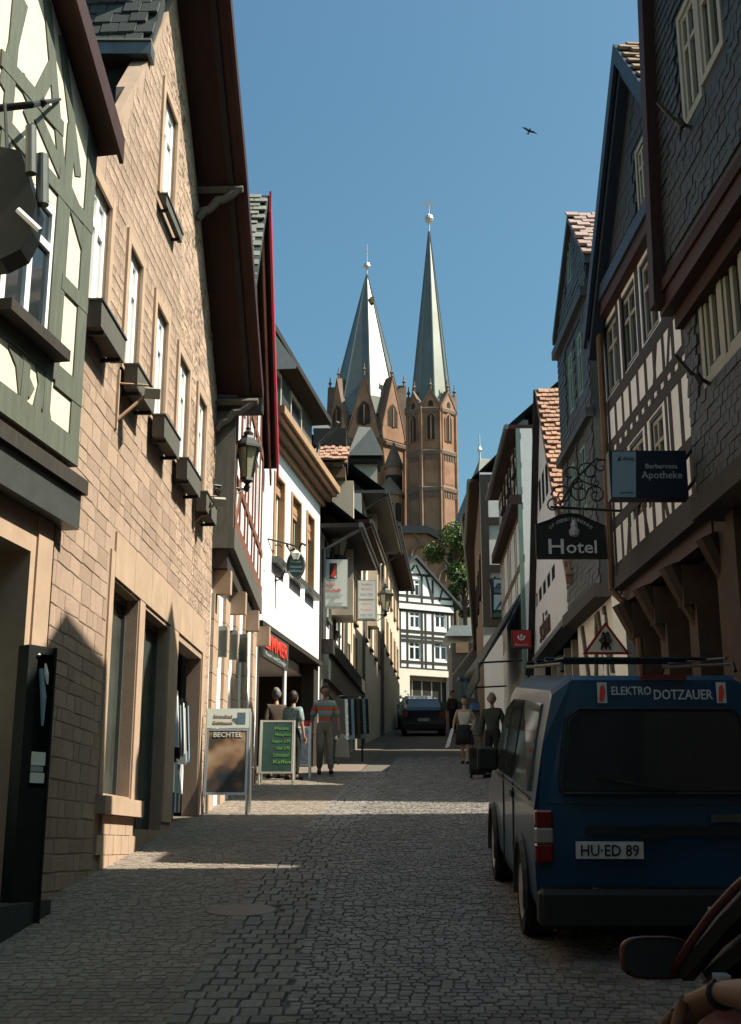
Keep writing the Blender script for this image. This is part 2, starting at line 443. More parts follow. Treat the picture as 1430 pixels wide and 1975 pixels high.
def sett_field(root, x0f, x1f, y0, y1, w, l, m, name, rise=.02, along=False, skip=None, drop=0.0):
    items = []; y = y0; row = 0
    while y < y1:
        ll = l * rnd.uniform(.92, 1.08); x = x0f(y) + rnd.uniform(-w * .3, w * .1)
        while x < x1f(y) - w * .4:
            ww = w * rnd.uniform(.8, 1.22)
            cx, cy = x + ww / 2, y + ll / 2 + .02 * math.sin(x * 3.1) + rnd.uniform(-.006, .006)
            x += ww
            if skip and skip(cx, cy): continue
            r = rise * rnd.uniform(.6, 1.25); a = rnd.uniform(-.06, .06)
            g = .0085
            items.append(((cx, cy, gz(cx, cy) - .012 - drop), Vector(((ww - g), (ww - g) * a, rnd.uniform(-.003, .003))), Vector((0, -.12 * (r + .012), r + .012)), Vector((-(ll - g) * a, ll - g, .12 * (ll - g) + rnd.uniform(-.003, .003)))))
        y += ll; row += 1
    pieces(name, items, m, root, 'sett', 300)
man_c = ground_at(465, 1757)
inhole = lambda x, y: (x - man_c.x) ** 2 + (y - man_c.y) ** 2 < .29 ** 2
vanfoot = lambda x, y: inhole(x, y)
sett_field(road, lambda y: gx(y) + .3, lambda y: 3.6 if y > 12 else 1.6 + .1 * y, 6.3, 33, .080, .076, setts, 'sett', .013, skip=vanfoot)
sett_field(pave, lambda y: lwx(y) if y > 8 else -2.9, lambda y: gx(y) - .3, 6.6, 27, .085, .08, setts_p, 'paving_sett', .009, skip=inhole)
sett_field(gut, lambda y: gx(y) - .3, lambda y: gx(y) + .3, 6.4, 27, .115, .17, setts, 'gutter_stone', .014, skip=inhole, drop=.003)
t = thing('manhole_cover', (man_c.x, man_c.y, gz(man_c.x, man_c.y)), 'round iron manhole cover set in the cobbled gutter', 'manhole')
def onslope(q):
    q.v = [(v[0], v[1], v[2] + .12 * (v[1] - man_c.y)) for v in q.v]; return q
onslope(M().lathe([(.26, -.02), (.285, .006), (.27, .012), (.235, .012)], man_c, 28)).out('rim', iron, t)
onslope(M().lathe([(.232, -.02), (.232, .008)], man_c, 28)).out('lid', setts, t)

# ================================================================ left 1: green half-timbered house
F1 = Fac((-2.60 - .185 * 6, 4.5), (-2.60, 10.5), 1)
L1 = thing('timbered_house', F1.W(3, 0, gz(0, 7)), 'near left house with green-grey timbers and cream panels over a shopfront', 'house')
S1 = F1.L; z_e = 8.10
slope1 = .72
zt1 = lambda s: z_e + max(0, (S1 - s)) * slope1 if s > 2.2 else z_e + (S1 - 2.2) * slope1 - (2.2 - s) * slope1 * .6
zb1 = 4.95
ha = F1.on(50, 330); hb = F1.on(97, 678)
w_s0, w_s1 = F1.s(-8, 586), F1.s(97, 678); w_z0, w_z1 = F1.z(97, 678) + .02, F1.z(97, 678) + 1.30
wall(F1, L1, [0, 2.2, S1], lambda s: zb1, zt1, [(w_s0, w_s1, w_z0, w_z1)], 0, -.35, infill, 'plaster_panel')
def P1(u, v): return F1.on(u, v)
post_w = .19
bl = [((S1 - .10, zb1), (S1 - .10, z_e + .1), .21),
      (P1(120, 330), (P1(120, 330)[0], zb1), .14), (P1(118, 330), P1(90, 0), .15),
      ((w_s1 + .09, w_z0 - .2), (w_s1 + .09, w_z1 + .9), .16), ((w_s0 - .08, zb1), (w_s0 - .08, w_z1 + 1.4), .16),
      (P1(118, 70), P1(150, 340), .15), (P1(40, 150), (S1 - .1, P1(150, 430)[1]), .15),
      (P1(0, 110), P1(120, 250), .15), (P1(100, 130), P1(50, 230), .14), (P1(45, 0), P1(5, 170), .15),
      ((w_s1 + .1, P1(130, 370)[1]), (S1 - .1, P1(130, 430)[1] - .1), .14),
      ((0, zb1 + .12), (S1, zb1 + .12), .24), ((0, w_z0 - .16), (S1, w_z0 - .16), .17),
      (P1(60, 760), P1(20, 660), .13), (P1(95, 850), P1(75, 700), .15), (P1(40, 800), P1(50, 700), .13), (P1(92, 690), P1(60, 830), .14), (P1(30, 640), P1(45, 800), .13),
      ((w_s1 + .1, P1(110, 735)[1]), (S1, P1(110, 735)[1]), .13), ((w_s1 + .1, P1(120, 545)[1]), (S1, P1(120, 545)[1]), .14),
      ((0, w_z1 + .2), (S1, w_z1 + .2), .14)]
beams(F1, L1, bl, green_t, -.02, .014)
# window: white frame, brown lining, dark sill box
wf = window(F1, L1, w_s0 + .04, w_s1 - .05, w_z0, w_z1, -.05, white, glass, .085, 1, 1, .68)
mm = M().box(F1, w_s1 - .05, w_s1, w_z0, w_z1, -.14, .004).box(F1, w_s0, w_s0 + .04, w_z0, w_z1, -.14, .004); mm.out('window_lining', brown_t, L1)
M().box(F1, w_s0 - .05, w_s1 + .06, w_z0 - .10, w_z0 - .003, -.1, .16).out('window_sill', dark_t, L1)
# shop fascia
fz1 = F1.z(150, 940, .05); fz0 = F1.z(135, 1003, .05) - .05
M().box(F1, -3, S1 + .02, fz1 - .06, fz1 + .07, -.1, .12).out('cornice', dark_t, L1)
for k in range(-1, 3):
    a = k * S1 / 3; M().box(F1, a + .006, a + S1 / 3 - .006, fz0, fz1 - .062, -.1, .07).out('fascia_board', metal_g if k < 3 else green_t, L1)
# verge soffit and roof
ov = .20
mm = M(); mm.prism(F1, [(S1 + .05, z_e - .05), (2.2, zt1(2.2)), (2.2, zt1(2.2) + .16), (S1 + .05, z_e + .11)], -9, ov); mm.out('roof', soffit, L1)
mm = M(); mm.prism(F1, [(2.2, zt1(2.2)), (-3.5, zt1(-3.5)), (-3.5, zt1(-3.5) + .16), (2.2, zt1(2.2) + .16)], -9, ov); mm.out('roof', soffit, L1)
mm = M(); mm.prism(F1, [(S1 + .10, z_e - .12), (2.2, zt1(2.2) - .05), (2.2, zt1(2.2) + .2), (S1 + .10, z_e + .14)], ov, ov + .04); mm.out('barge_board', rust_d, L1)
mm = M().box(F1, -3.5, S1 - .02, -.8, zb1 - .1, -.9, -8).box(F1, -3.5, S1 - .02, zb1, z_e, -.36, -8.5); mm.out('body', dark_in, L1)
# stone portal at street level
FW = Fac((-2.63, 12.08), (-1.58, 37.08), 1)          # plane of the stone walls
ps1 = FW.s(50, 1200); ptop = 4.05
mm = M(); zf = lambda s: gz(0, FW.W(s, 0, 0)[1]) - .1
FP = F1.off(-.07); ps1 = FP.s(50, 1200); pse = FP.atY(10.30)
wall(FP, L1, [-4.5, pse], lambda s: gz(0, FP.W(s, 0, 0)[1]) - .1, lambda s: 4.98, [(-3.6, ps1, 0, ptop)], 0, -.8, stone_s, 'stone_portal')
M().box(FP, -3.6, ps1, .3, ptop, -.55, -.5).out('shop_window', glass_g, L1)
M().box(FP, pse - .30, pse - .02, .9, 4.7, -.02, .02).out('pilaster', stone_s, L1)

# ================================================================ left 2: pink sandstone gable house
L2 = thing('stone_house', FW.W(2, 0, gz(0, 14)), 'tall pink sandstone gable house with white windows and brown verge soffit', 'house')
Y0 = FW.s(135, 960) if False else -1.72
S2 = 6.12
dg1 = FW.on(290, 110); dg0 = FW.on(180, 310)
ap = (FW.atY(14.0), 12.55)
def zt2(s):
    if s <= dg0[0]: return dg0[1] - (dg0[0] - s) * 1.2
    if s <= dg1[0]: return dg0[1] + (s - dg0[0]) * (dg1[1] - dg0[1]) / (dg1[0] - dg0[0])
    if s <= ap[0]: return dg1[1] + (s - dg1[0]) * (ap[1] - dg1[1]) / (ap[0] - dg1[0])
    return ap[1] - (s - ap[0]) * (ap[1] - 8.75) / (S2 - ap[0])
holes2 = [(-1.3, -.62, 6.72, 8.0), (.21, .81, 6.68, 8.05), (1.61, 2.26, 6.62, 8.0), (3.05, 3.75, 6.55, 7.95), (4.48, 5.10, 6.52, 7.93), (1.52, 2.28, 9.47, 10.82),
          (.32, 1.48, 2.22, 4.34), (1.78, 3.15, 1.9, 4.32), (3.75, 5.5, 1.9, 4.28)]
sp_cut = .05
wall(FW, L2, [-1.72, dg0[0], sp_cut], zf, zt2, [h for h in holes2 if h[1] <= sp_cut], 0, -.10, mortar, 'wall')
wall(FW, L2, [sp_cut, dg1[0], ap[0], S2] if dg1[0] > sp_cut else [sp_cut, ap[0], S2], zf, zt2, [h for h in holes2 if h[0] >= sp_cut], 0, -.20, mortar, 'wall')
M().box(FW, dg1[0] - .02, dg1[0] + .2, 7.0, dg1[1] - .05, -.09, -7).out('side_wall', black_s, L2)  # side wall and side body coloured black to carry the shade under the eave
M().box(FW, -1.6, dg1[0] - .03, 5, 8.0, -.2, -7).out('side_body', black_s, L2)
grow = [(h[0] - .13, h[1] + .13, h[2] - .14, h[3] + .14) for h in holes2[:6]] + [(.10, 5.75, 1.0, 4.85)]
stones(FW, L2, -1.74, S2, 1.0, lambda s: min(zt2(s), 6.2), grow, .165, .28, stone, proud=.006, gap=.006)
stones(FW, L2, -1.72, S2, 6.22, zt2, grow, .145, .235, stone_r, proud=.005, name='rubble_stone', gap=.005)
for h in holes2[:6]:                                   # smooth stone surrounds, windows, flower boxes
    s0, s1, z0, z1 = h; g = .12
    mm = M().box(FW, s0 - g, s0, z0 - g, z1 + g, -.02, .03).box(FW, s1, s1 + g, z0 - g, z1 + g, -.02, .03).box(FW, s0, s1, z1, z1 + g, -.02, .028).box(FW, s0, s1, z0 - g, z0, -.02, .028)
    mm.out('window_surround', stone_s, L2)
    window(FW, L2, s0 + .003, s1 - .003, z0 + .003, z1 - .003, -.085, white, curtain, .09, 1, 1, .7)
# shopfront surround of smooth ashlar, with piers and sill block
ss = lambda a, b, z0, z1, n=.012: M().box(FW, a, b, z0, z1, -.04, n)
for a, b, z0, z1 in ((.14, .30, 2.2, 4.62), (1.50, 1.76, 2.2, 4.36), (3.17, 3.73, 2.0, 4.36), (5.52, 5.72, 1.9, 4.62)):
    ss(a, b, z0, z1, .02).out('pier', stone_s, L2)
for k in range(6):
    a = .30 + k * (5.22 / 6); ss(a + .004, a + 5.22 / 6 - .004, 4.37, 4.84, .022).out('lintel_block', stone_s, L2)
M().box(FW, .10, 1.78, 2.02, 2.19, -.3, .10).out('window_sill', stone_s, L2)
for j in range(4):
    for k in range(5):
        a = .12 + k * .33 + (.16 if j % 2 else 0)
        if a < 1.5: ss(a + .005, min(a + .325, 1.77), 1.26 + j * .19, 1.26 + j * .19 + .184, .03).out('plinth_block', stone_s, L2)
for s0, s1, z0, z1 in holes2[6:]:
    z0 = max(z0, gz(0, FW.W(s0, 0, 0)[1]))
    dp = -.17 if s0 < 3.5 else -.62
    o = M().box(FW, s0, s1, z0, z1, dp - .02, dp).out('shop_window', glass_g, L2)
    mm = M().box(FW, s0, s0 + .05, z0, z1, dp, dp + .04).box(FW, s1 - .05, s1, z0, z1, dp, dp + .04).box(FW, s0 + .05, s1 - .05, z1 - .06, z1, dp, dp + .038); mm.out('frame', metal_g, o)
    M().box(FW, (s0 + s1) / 2 - .02, (s0 + s1) / 2 + .02, z0, z1 - .06, dp + .002, dp + .04).out('mullion', metal_g, o)
# verge on the far slope: soffit, barge boards, gutter end, carved bracket
ovY = [(12.9, 13.45), (14.1, 12.42), (15.84, 10.95), (18.25, 8.35)]
nO = .66
for (ya, za), (yb, zb) in zip(ovY, ovY[1:]):
    a, b = FW.atY(ya), FW.atY(yb)
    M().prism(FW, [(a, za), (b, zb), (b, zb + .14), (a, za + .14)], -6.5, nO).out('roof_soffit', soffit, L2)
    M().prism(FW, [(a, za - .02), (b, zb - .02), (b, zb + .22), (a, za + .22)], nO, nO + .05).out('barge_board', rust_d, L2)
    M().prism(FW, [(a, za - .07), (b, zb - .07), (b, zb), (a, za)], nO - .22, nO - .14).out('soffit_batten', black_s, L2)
a = FW.atY(18.25)
M().box(FW, a - .12, a + .12, 8.2, 8.42, -6.5, nO + .04).out('eave_board', black_s, L2)
bz = FW.z(380, 385); bs = FW.atY(15.7)
for (bu, bv) in ((FW.atY(15.9), 10.75), (FW.atY(18.0), 8.32)):
    pts = [FW.W(bu, n, bv - .55 + .5 * (n / .6) ** .6 + .03 * math.sin(n * 25)) for n in (.02, .1, .2, .3, .4, .5, .6)]
    mm = M().tube(pts, [.06, .065, .055, .065, .055, .06, .05], 6); mm.tube([FW.W(bu, .02, bv - .02), FW.W(bu, .66, bv - .02)], .055, 4); mm.out('carved_bracket', grey_t, L2)
# near slope covered with slates, its gutter
ex = dg1[0]; P0 = Vector(FW.W(ex, -.02, dg1[1])); Pt = Vector(FW.W(ap[0], -.02, ap[1] + .9))
P0b = Vector(FW.W(ex, -6.5, dg1[1])); 
Ux = P0b - P0; Vx = Pt - P0
M().add([P0, P0b, P0b + Vx, Pt, P0 + Vector((0, .15, -.1)), P0b + Vector((0, .15, -.1)), P0b + Vx + Vector((0, .15, -.1)), Pt + Vector((0, .15, -.1))], [(0, 1, 2, 3), (4, 5, 6, 7), (0, 3, 7, 4), (0, 1, 5, 4)]).out('roof', slate_d, L2)
slates(L2, P0 + Vx * .01, Ux, Vx, 30, 13, slate, .035)
ge = Vector(FW.W(ex, 0, dg1[1]))
mm = M().wbox((ge.x - 3.2, ge.y - .10, ge.z - .02), (6.5, .24, .17)); mm.out('gutter', zinc, L2)
mm = M().wbox((ge.x - 3.2, ge.y - .11, ge.z + .07), (6.5, .27, .02)); mm.out('gutter_lip', beige_f, L2)
mm = M().box(FW, ex + .25, S2, -.6, 8.3, -.46, -7).add([FW.W(ex + .3, -.47, 8), FW.W(S2, -.47, 8), FW.W(ap[0], -.47, ap[1] - .3), FW.W(ex + .3, -7, 8), FW.W(S2, -7, 8), FW.W(ap[0], -7, ap[1] - .3)], [(0, 1, 2), (3, 4, 5), (0, 2, 5, 3), (1, 2, 5, 4)])
mm.out('body', dark_in, L2)
for s0, s1, z0, z1 in holes2[:6]:
    b = thing('flower_box', FW.W((s0 + s1) / 2, .1, z0 - .3), 'x', 'flower box', 'flower boxes under the stone house windows')
    zb_ = z0 - .36 if z0 < 9 else z0 - .30
    n1 = .20 if z0 < 9 else .12
    h_ = .25 if z0 < 9 else .12
    mm = M(); mm.prism(FW, [(s0 - .12, zb_), (s1 + .12, zb_), (s1 + .14, zb_ + h_), (s0 - .14, zb_ + h_)], .06, n1); mm.out('box', grey_t, b)
    M().box(FW, s0 - .15, s1 + .15, zb_ + h_, zb_ + h_ + .02, .05, n1 + .015).out('rim', metal_g, b)
    M().box(FW, s0, s0 + .02, zb_ - .04, zb_, .0, n1).out('bracket', iron, b); M().box(FW, s1 - .02, s1, zb_ - .04, zb_, 0, n1).out('bracket', iron, b)
    L = {-1.3: 'flower box half hidden behind the green timbered house corner', .21: 'dark flower box with a floodlight arm in front of it', 1.61: 'middle flower box of the upper floor, above the smooth stone lintel', 3.05: 'flower box second from the far corner of the stone house', 4.48: 'flower box nearest the wall lantern and far stone corner', 1.52: 'thin flower ledge under the lone attic window of the gable'}
    b['label'] = L[s0]
# floodlights on stone wall
for (u, v, lab) in ((222, 810, 'tan floodlight bracket between the first two flower boxes'), (372, 1010, 'tan floodlight bracket below the last flower box near the lantern')):
    s, z = FW.on(u, v); b = thing('floodlight', FW.W(s, 0, z), lab, 'floodlight', 'floodlights on the stone wall')
    M().box(FW, s - .02, s + .02, z - .1, z + .55, 0, .03).out('wall_plate', stone_s, b)
    M().tube([FW.W(s, .02, z), FW.W(s + .15, .28, z + .33)], .018, 6).out('arm', tan_t, b)
    M().tube([FW.W(s, .02, z + .4), FW.W(s + .12, .3, z + .42)], .012, 6).out('stay', tan_t, b)
    M().wbox(FW.W(s + .2, .33, z + .36), (.16, .2, .11), .2, .4).out('lamp_head', beige_f, b)

# ================================================================ left 3: narrow timbered house with crimson verge
a3 = FW.W(S2 + .01, 0, 0); Y3 = a3[1]
F3g = Fac((a3[0], a3[1]), (-2.16, 23.6), 1)
L3 = thing('timbered_house', F3g.W(2, 0, gz(0, 20)), 'narrow white timbered gable with crimson verge between stone house and white house', 'house')
S3 = F3g.L; F3 = Fac((-2.08, a3[1] + .03), (-2.13, 23.55), 1)
zj = 6.35
zf3 = lambda s: gz(0, F3g.W(s, 0, 0)[1]) - .1
ap3s = 2.15
zE3 = 10.0
zt3 = lambda s: zE3 + (s / ap3s) * (ap3z - zE3) if s < ap3s else ap3z - (s - ap3s) / (S3 - ap3s) * (ap3z - 9.0)
ap3z = 13.0
h3 = [(1.0, 1.6, 7.5, 8.7), (2.4, 3.0, 7.5, 8.7), (3.8, 4.4, 7.5, 8.7)]
wall(F3, L3, [0, ap3s, S3], lambda s: zj, zt3, h3, 0, -.4, plaster, 'plaster_panel')
bl = [((.1, zj), (.1, 9.7), .2), ((0, zj + .1), (S3, zj + .1), .2), ((0, 7.2), (S3, 7.2), .12), ((0, 9.1), (S3, 9.1), .14), ((0, 10.6), (S3, 10.6), .14)]
for s in (.85, 1.72, 2.25, 3.12, 3.65, 4.5, 5.1): bl.append(((s, zj), (s, min(zt3(s) - .05, 10.6)), .11))
bl += [((.3, 6.5), (.8, 7.15), .1), ((3.2, 9.2), (4.4, 10.5), .12), ((1.8, 9.2), (1.2, 10.5), .12), ((2.3, 10.6), (2.3, 13.2), .12)]
beams(F3, L3, bl, rust_t, -.02, .025)
for h in h3: window(F3, L3, *h, -.08, white, glass, .06, 1, 1)
M().box(F3, -.10, -.002, zj, 9.9, -.45, .010).out('corner_post', grey_t, L3)
M().box(F3, -.12, S3, zj - .32, zj, -.4, .04).out('jetty_beam', grey_t, L3)
M().box(F3, -.08, S3, zj - .62, zj - .32, -.4, -.06).out('jetty_beam', dark_t, L3)
for k in range(4):
    s = .1 + k * 1.65; M().prism(F3g, [(s, zj - .98), (s + .16, zj - .98), (s + .16, zj - .62), (s, zj - .62)], 0, .27).out('corbel', stone_s, L3)
h3g = [(.55, 1.25, 2.4, 4.9), (1.95, 2.65, 2.4, 4.9), (3.35, 4.05, 2.4, 4.9)]
wall(F3g, L3, [0, S3], zf3, lambda s: zj - .6, [], 0, -.4, plaster, 'ground_floor_wall')
for k, s in enumerate((.0, 1.1, 2.2, 3.3, 4.4)):
    for j in range(8):
        z0 = gz(0, F3g.W(s, 0, 0)[1]) + j * .40
        M().box(F3g, s + .04, s + .50, z0, z0 + .388, 0, .05).out('pillar_block', stone_s, L3)
for k, s in enumerate((.72, 1.82, 2.92)):
    o = M().prism(F3g, [(s + .02, 4.52 + .12 * k), (s + .13, 4.52 + .12 * k), (s + .15, 4.92 + .12 * k), (s + .075, 5.0 + .12 * k), (s, 4.92 + .12 * k)], .0, .13).out('sconce', metal_g)
    tag(o, ('first', 'second', 'third')[k] + ' grey wall sconce on the white pillars, counted from the stone house', 'wall lamp', 'sconces on the white pillars')
    bb = F3g.W(s, 0, 4.6)
# roof: near slope with grey tiles, far verge in crimson
FR3 = F3
P0 = Vector(F3.W(0, .24, zE3)); P1_ = Vector(F3.W(ap3s, .24, ap3z)); Pb = Vector(F3.W(0, -6, zE3))
M().prism(F3, [(-.15, zE3 - .1), (ap3s, ap3z), (ap3s, ap3z + .14), (-.15, zE3 + .04)], -6.5, .24).out('roof', slate_d, L3)
slates(L3, P0 + (P1_ - P0) * .0 + Vector((0, 0, .16)), Pb - P0, (P1_ - P0), 26, 22, slate_l, .03, name='roof_tile')
on3 = .26
M().prism(F3, [(ap3s, ap3z), (S3 + .15, 9.0), (S3 + .15, 9.15), (ap3s, ap3z + .16)], -6.5, on3).out('roof', soffit, L3)
M().prism(F3, [(ap3s - .05, ap3z - .2), (S3 + .2, 8.80), (S3 + .2, 9.28), (ap3s - .05, ap3z + .22)], on3, on3 + .04).out('barge_board', crimson, L3)
M().prism(F3, [(ap3s - .05, ap3z - .32), (S3 + .2, 8.66), (S3 + .2, 8.87), (ap3s - .05, ap3z - .11)], on3 - .14, on3 - .10).out('barge_board', rust_t, L3)
M().box(F3, 0, S3, zj, zE3 - .2, -.41, -7).box(F3g, 0, S3, 1, zj, -.41, -7).out('body', dark_in, L3)

# ================================================================ left 4: white plaster house with tan cornice
F4 = Fac((-2.16, 23.6), (-1.23, 29.3), 1); S4 = F4.L
L4 = thing('white_house', F4.W(3, 0, gz(0, 26)), 'white plastered house with tan cornice and roller shutters over open shopfront', 'house')
zc = 9.78; zw = 5.91
h4 = []
for (u0, v0, u1, v1) in ((530, 906, 548, 933), (563, 945, 580, 968), (592, 985, 605, 1003)):
    a = F4.s(u0, v0); b = F4.s(u1, v1); h4.append((a, b, 7.40, 9.22))
wall(F4, L4, [0, S4], lambda s: zw, lambda s: zc, h4, 0, -.35, plaster, 'wall')
for i, h in enumerate(h4):
    s0, s1, z0, z1 = h
    window(F4, L4, s0 + .06, s1 - .06, z0 + .02, z1 - .06, -.16, cream if i == 0 else beige_f, cream if i == 0 else glass_g, .07, 0, 0)
    mm = M().box(F4, s0 - .06, s0 + .04, z0, z1, -.15, .03).box(F4, s1 - .04, s1 + .06, z0, z1, -.15, .03).box(F4, s0 + .04, s1 - .04, z1 - .05, z1, -.15, .028); mm.out('window_surround', tan_t, L4)
    for k in range(3 + i): M().box(F4, s0 + .042, s1 - .042, z1 - .05 - .1 * (k + 1), z1 - .055 - .1 * k, -.12, -.06 - .01 * (k % 2)).out('shutter_slat', tan_t, L4)
    M().box(F4, s0 - .1, s1 + .12, z0 - .14, z0 - .01, -.1, .16).out('window_sill', metal_g, L4)
for k, (n, z0, z1) in enumerate(((.10, zc - .02, zc + .10), (.26, zc + .10, zc + .22), (.38, zc + .22, zc + .30), (.46, zc + .30, zc + .46))):
    M().box(F4, -.05, S4 + .2, z0, z1, -.3, n).out('cornice', [tan_t, brown_t, tan_t, tan_t][k], L4)
M().box(F4, 0, S4, zw - .10, zw, -.35, .10).out('shop_cornice', dark_t, L4)
# recess shop
M().box(F4, 0, .18, 2.6, zw - .1, -.3, 0).out('pier', dark_t, L4); M().box(F4, S4 - .5, S4, 3, zw - .1, -.3, 0).out('pier', dark_t, L4)
M().box(F4, .1, S4, 2.6, zw, -2.2, -2.1).out('shop_wall', tile_b, L4)
M().box(F4, 2.9, 4.2, 3.4, 5.2, -2.09, -2.05).out('shop_window', glass_g, L4)
M().box(F4, 3.0, 4.1, 3.5, 5.1, -2.049, -2.04).out('poster', sign_gn, L4)
M().box(F4, 0, S4, zw - .32, zw - .12, -2.2, -.36).out('shop_ceiling', plaster, L4)
sg = M().box(F4, .15, 2.25, zw - .68, zw - .13, .02, .09).out('shop_sign', metal_g); tag(sg, 'grey shop fascia sign with red letters under the white house', 'sign')
text(None, 'ZIMMER', sg, red_p, F4.W(1.15, .092, zw - .34), F4.t.to_3d(), (0, 0, 1), .30, .02, width=1.9)
text(None, 'Raum und Design', sg, grey_p, F4.W(1.15, .092, zw - .60), F4.t.to_3d(), (0, 0, 1), .10, .006, width=1.7)
o = M().tube([F4.W(2.3, .0, gz(0, 25.6)), F4.W(2.3, 0, zw - .1)], .045, 10).out('white_post', white, L4)
# attic storey clad in slate, with dormer roof
FA = F4.off(-.25)
za = zc + .46; zb = za + 1.75
M().box(FA, .3, S4 + .1, za, zb, 0, -4).out('attic_wall', grey_t, L4)
for a in (1.2, 3.3):
    window(FA, L4, a, a + 1.2, za + .35, zb - .15, .0, beige_f, glass, .1, 0, 0)
for j in range(9):
    for k in range(2):
        a, b = ((.3, 1.1), (2.5, 3.2))[k]; M().prism(FA, [(a, za + .2 * j), (b, za + .2 * j), (b, za + .2 * j + .21), (a, za + .2 * j + .21)], 0, .02 + .01 * (j % 2)).out('weatherboard', slate_d, L4)
M().prism(FA, [(.0, zb), (S4 + .5, zb), (S4 + .5, zb + .14), (.0, zb + .14)], -4, .42).out('roof', black_s, L4)
M().add([FA.W(0, .42, zb + .14), FA.W(S4 + .5, .42, zb + .14), FA.W(S4 + .5, -2, zb + 1.3), FA.W(0, -2, zb + 1.3), FA.W(0, -4.5, zb + .14), FA.W(S4 + .5, -4.5, zb + .14)], [(0, 1, 2, 3), (3, 2, 5, 4), (1, 5, 2), (0, 3, 4)]).out('roof', slate_d, L4)
dA, dB, dC = [FA.on(u_, v_, .5) for u_, v_ in ((528, 640), (573, 704), (528, 712))]
M().prism(FA, [dA, dB, (dB[0] - .1, dB[1] - .12), dC], -1.2, .5).out('dormer_roof', slate_d, L4)
M().tube([FA.W(S4 + .45, .6, zb + .05), FA.W(S4 + .55, .5, zb - .1), FA.W(S4 + .5, .1, zb - .5), FA.W(S4 + .4, .05, zb - 1)], .05, 8).out('drainpipe', zinc, L4)
M().box(F4, 0, S4, zw, zc, -.36, -6.5).box(F4, 0, S4, 2, zw, -2.25, -7).out('body', dark_in, L4)

# ================================================================ left 5-8: the row up the hill
def rowhouse(name, F, s0, s1, z0f, ze, label, wmat, ov=.6, depth=7, pitch=1.0, soff=soffit, roofm=slate_d, holes=(), beamm=None, jet=None, fm=white, gutter=True, wall_n=0.0, roof_tiles=None, pipes=()):
    root = thing(name, F.W((s0 + s1) / 2, 0, gz(0, F.W((s0 + s1) / 2, 0, 0)[1])), label, 'house')
    FF = F.off(wall_n) if wall_n else F
    hs_ = [h[:4] for h in holes]
    wall(FF, root, [s0, s1], z0f, lambda s: ze, hs_, 0, -.3, wmat, 'wall')
    for h in holes:
        window(FF, root, h[0] + .03, h[1] - .03, h[2] + .02, h[3] - .03, -.12, fm, glass, .06, 1, 1)
        if len(h) > 4: M().box(FF, h[0] - .08, h[0] - .001, h[2], h[3], -.01, .04).box(FF, h[1] + .001, h[1] + .08, h[2], h[3], -.01, .04).out('window_surround', h[4], root)
        M().box(FF, h[0] - .06, h[1] + .06, h[2] - .07, h[2] - .002, -.1, .09).out('window_sill', h[4] if len(h) > 4 else fm, root)
    M().box(F, s0 + .002, s1 - .002, z0f(s0) , ze, wall_n - .31, -depth).out('body', dark_in, root)
    hr = depth / 2 * pitch
    a = lambda s, n, z: FF.W(s, n, z)
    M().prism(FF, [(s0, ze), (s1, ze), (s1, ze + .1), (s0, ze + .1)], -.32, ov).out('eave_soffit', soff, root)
    M().add([a(s0, ov, ze + .1), a(s1, ov, ze + .1), a(s1, -depth / 2, ze + hr), a(s0, -depth / 2, ze + hr), a(s0, -depth, ze + .1), a(s1, -depth, ze + .1)], [(0, 1, 2, 3), (3, 2, 5, 4)]).out('roof', roofm, root)
    M().add([a(s0 + .2, -.3, ze), a(s0 + .2, -depth + .3, ze), a(s0 + .2, -depth / 2, ze + hr - .2), a(s1 - .2, -.3, ze), a(s1 - .2, -depth + .3, ze), a(s1 - .2, -depth / 2, ze + hr - .2)], [(0, 1, 2), (3, 4, 5)]).out('gable', wmat, root)
    if gutter: M().tube([a(s0, ov + .05, ze + .05), a(s1, ov + .05, ze + .05)], .07, 8).out('gutter', zinc, root)
    for ps in pipes: M().tube([a(ps, ov + .02, ze), a(ps, .08, ze - .5), a(ps, .06, z0f(ps))], .05, 8).out('drainpipe', zinc, root)
    return root
F5 = Fac((-1.23, 29.3), (-.25, 40.2), 1); S5 = F5.L
zg5 = lambda s: gz(0, F5.W(s, 0, 0)[1]) - .1
L5 = rowhouse('dark_eaved_house', F5, 0, 5.0, zg5, 9.2, 'house with deep black eaves beside the white house, wooden shopfront below', plaster, .95, 7, 1.1, black_s, slate_d, [(1.2, 1.9, 7.2, 8.5, green_t), (3.2, 3.9, 7.2, 8.5, green_t)], pipes=(.25,))
for i, s in enumerate((.1, 1.0, 2.1, 3.0, 4.1, 4.9)): M().box(F5, s - .08, s + .08, 5.9, 9.1, 0, .04).out('timber_post', dark_t, L5)
# shopfront of boards
zt5 = lambda s: 6.25
M().box(F5, .2, 8.5, 6.15, 6.5, 0, .32).out('shop_cornice', dark_t, L5)
M().box(F5, .2, 8.5, 5.55, 6.14, .0, .22).out('fascia_board', metal_g, L5)
for k in range(22):
    s = .25 + k * .375; zb_ = gz(0, F5.W(s, 0, 0)[1])
    M().box(F5, s, s + .36, 5.28, 5.54, 0, .12).out('panel', tile_p, L5)
    M().box(F5, s, s + .30, zb_, 5.27, 0, .10).out('board', beige_f if k % 3 else metal_g, L5)
L6 = rowhouse('yellow_house', F5, 5.02, S5 - .6, zg5, 10.6, 'ochre house with brown boxed soffit, behind the two hanging white signs', yellow, .75, 7, 1.0, soffit, slate_d, [(6.0, 6.7, 8.3, 9.7, brown_t), (8.0, 8.7, 8.3, 9.7, brown_t), (6.0, 6.7, 6.0, 7.4, brown_t), (8.0, 8.7, 6.7, 7.9, brown_t)], pipes=(5.3,))
F7 = Fac((-.30, 39.6), (1.45, 62), 1)
zg7 = lambda s: gz(0, F7.W(s, 0, 0)[1]) - .1
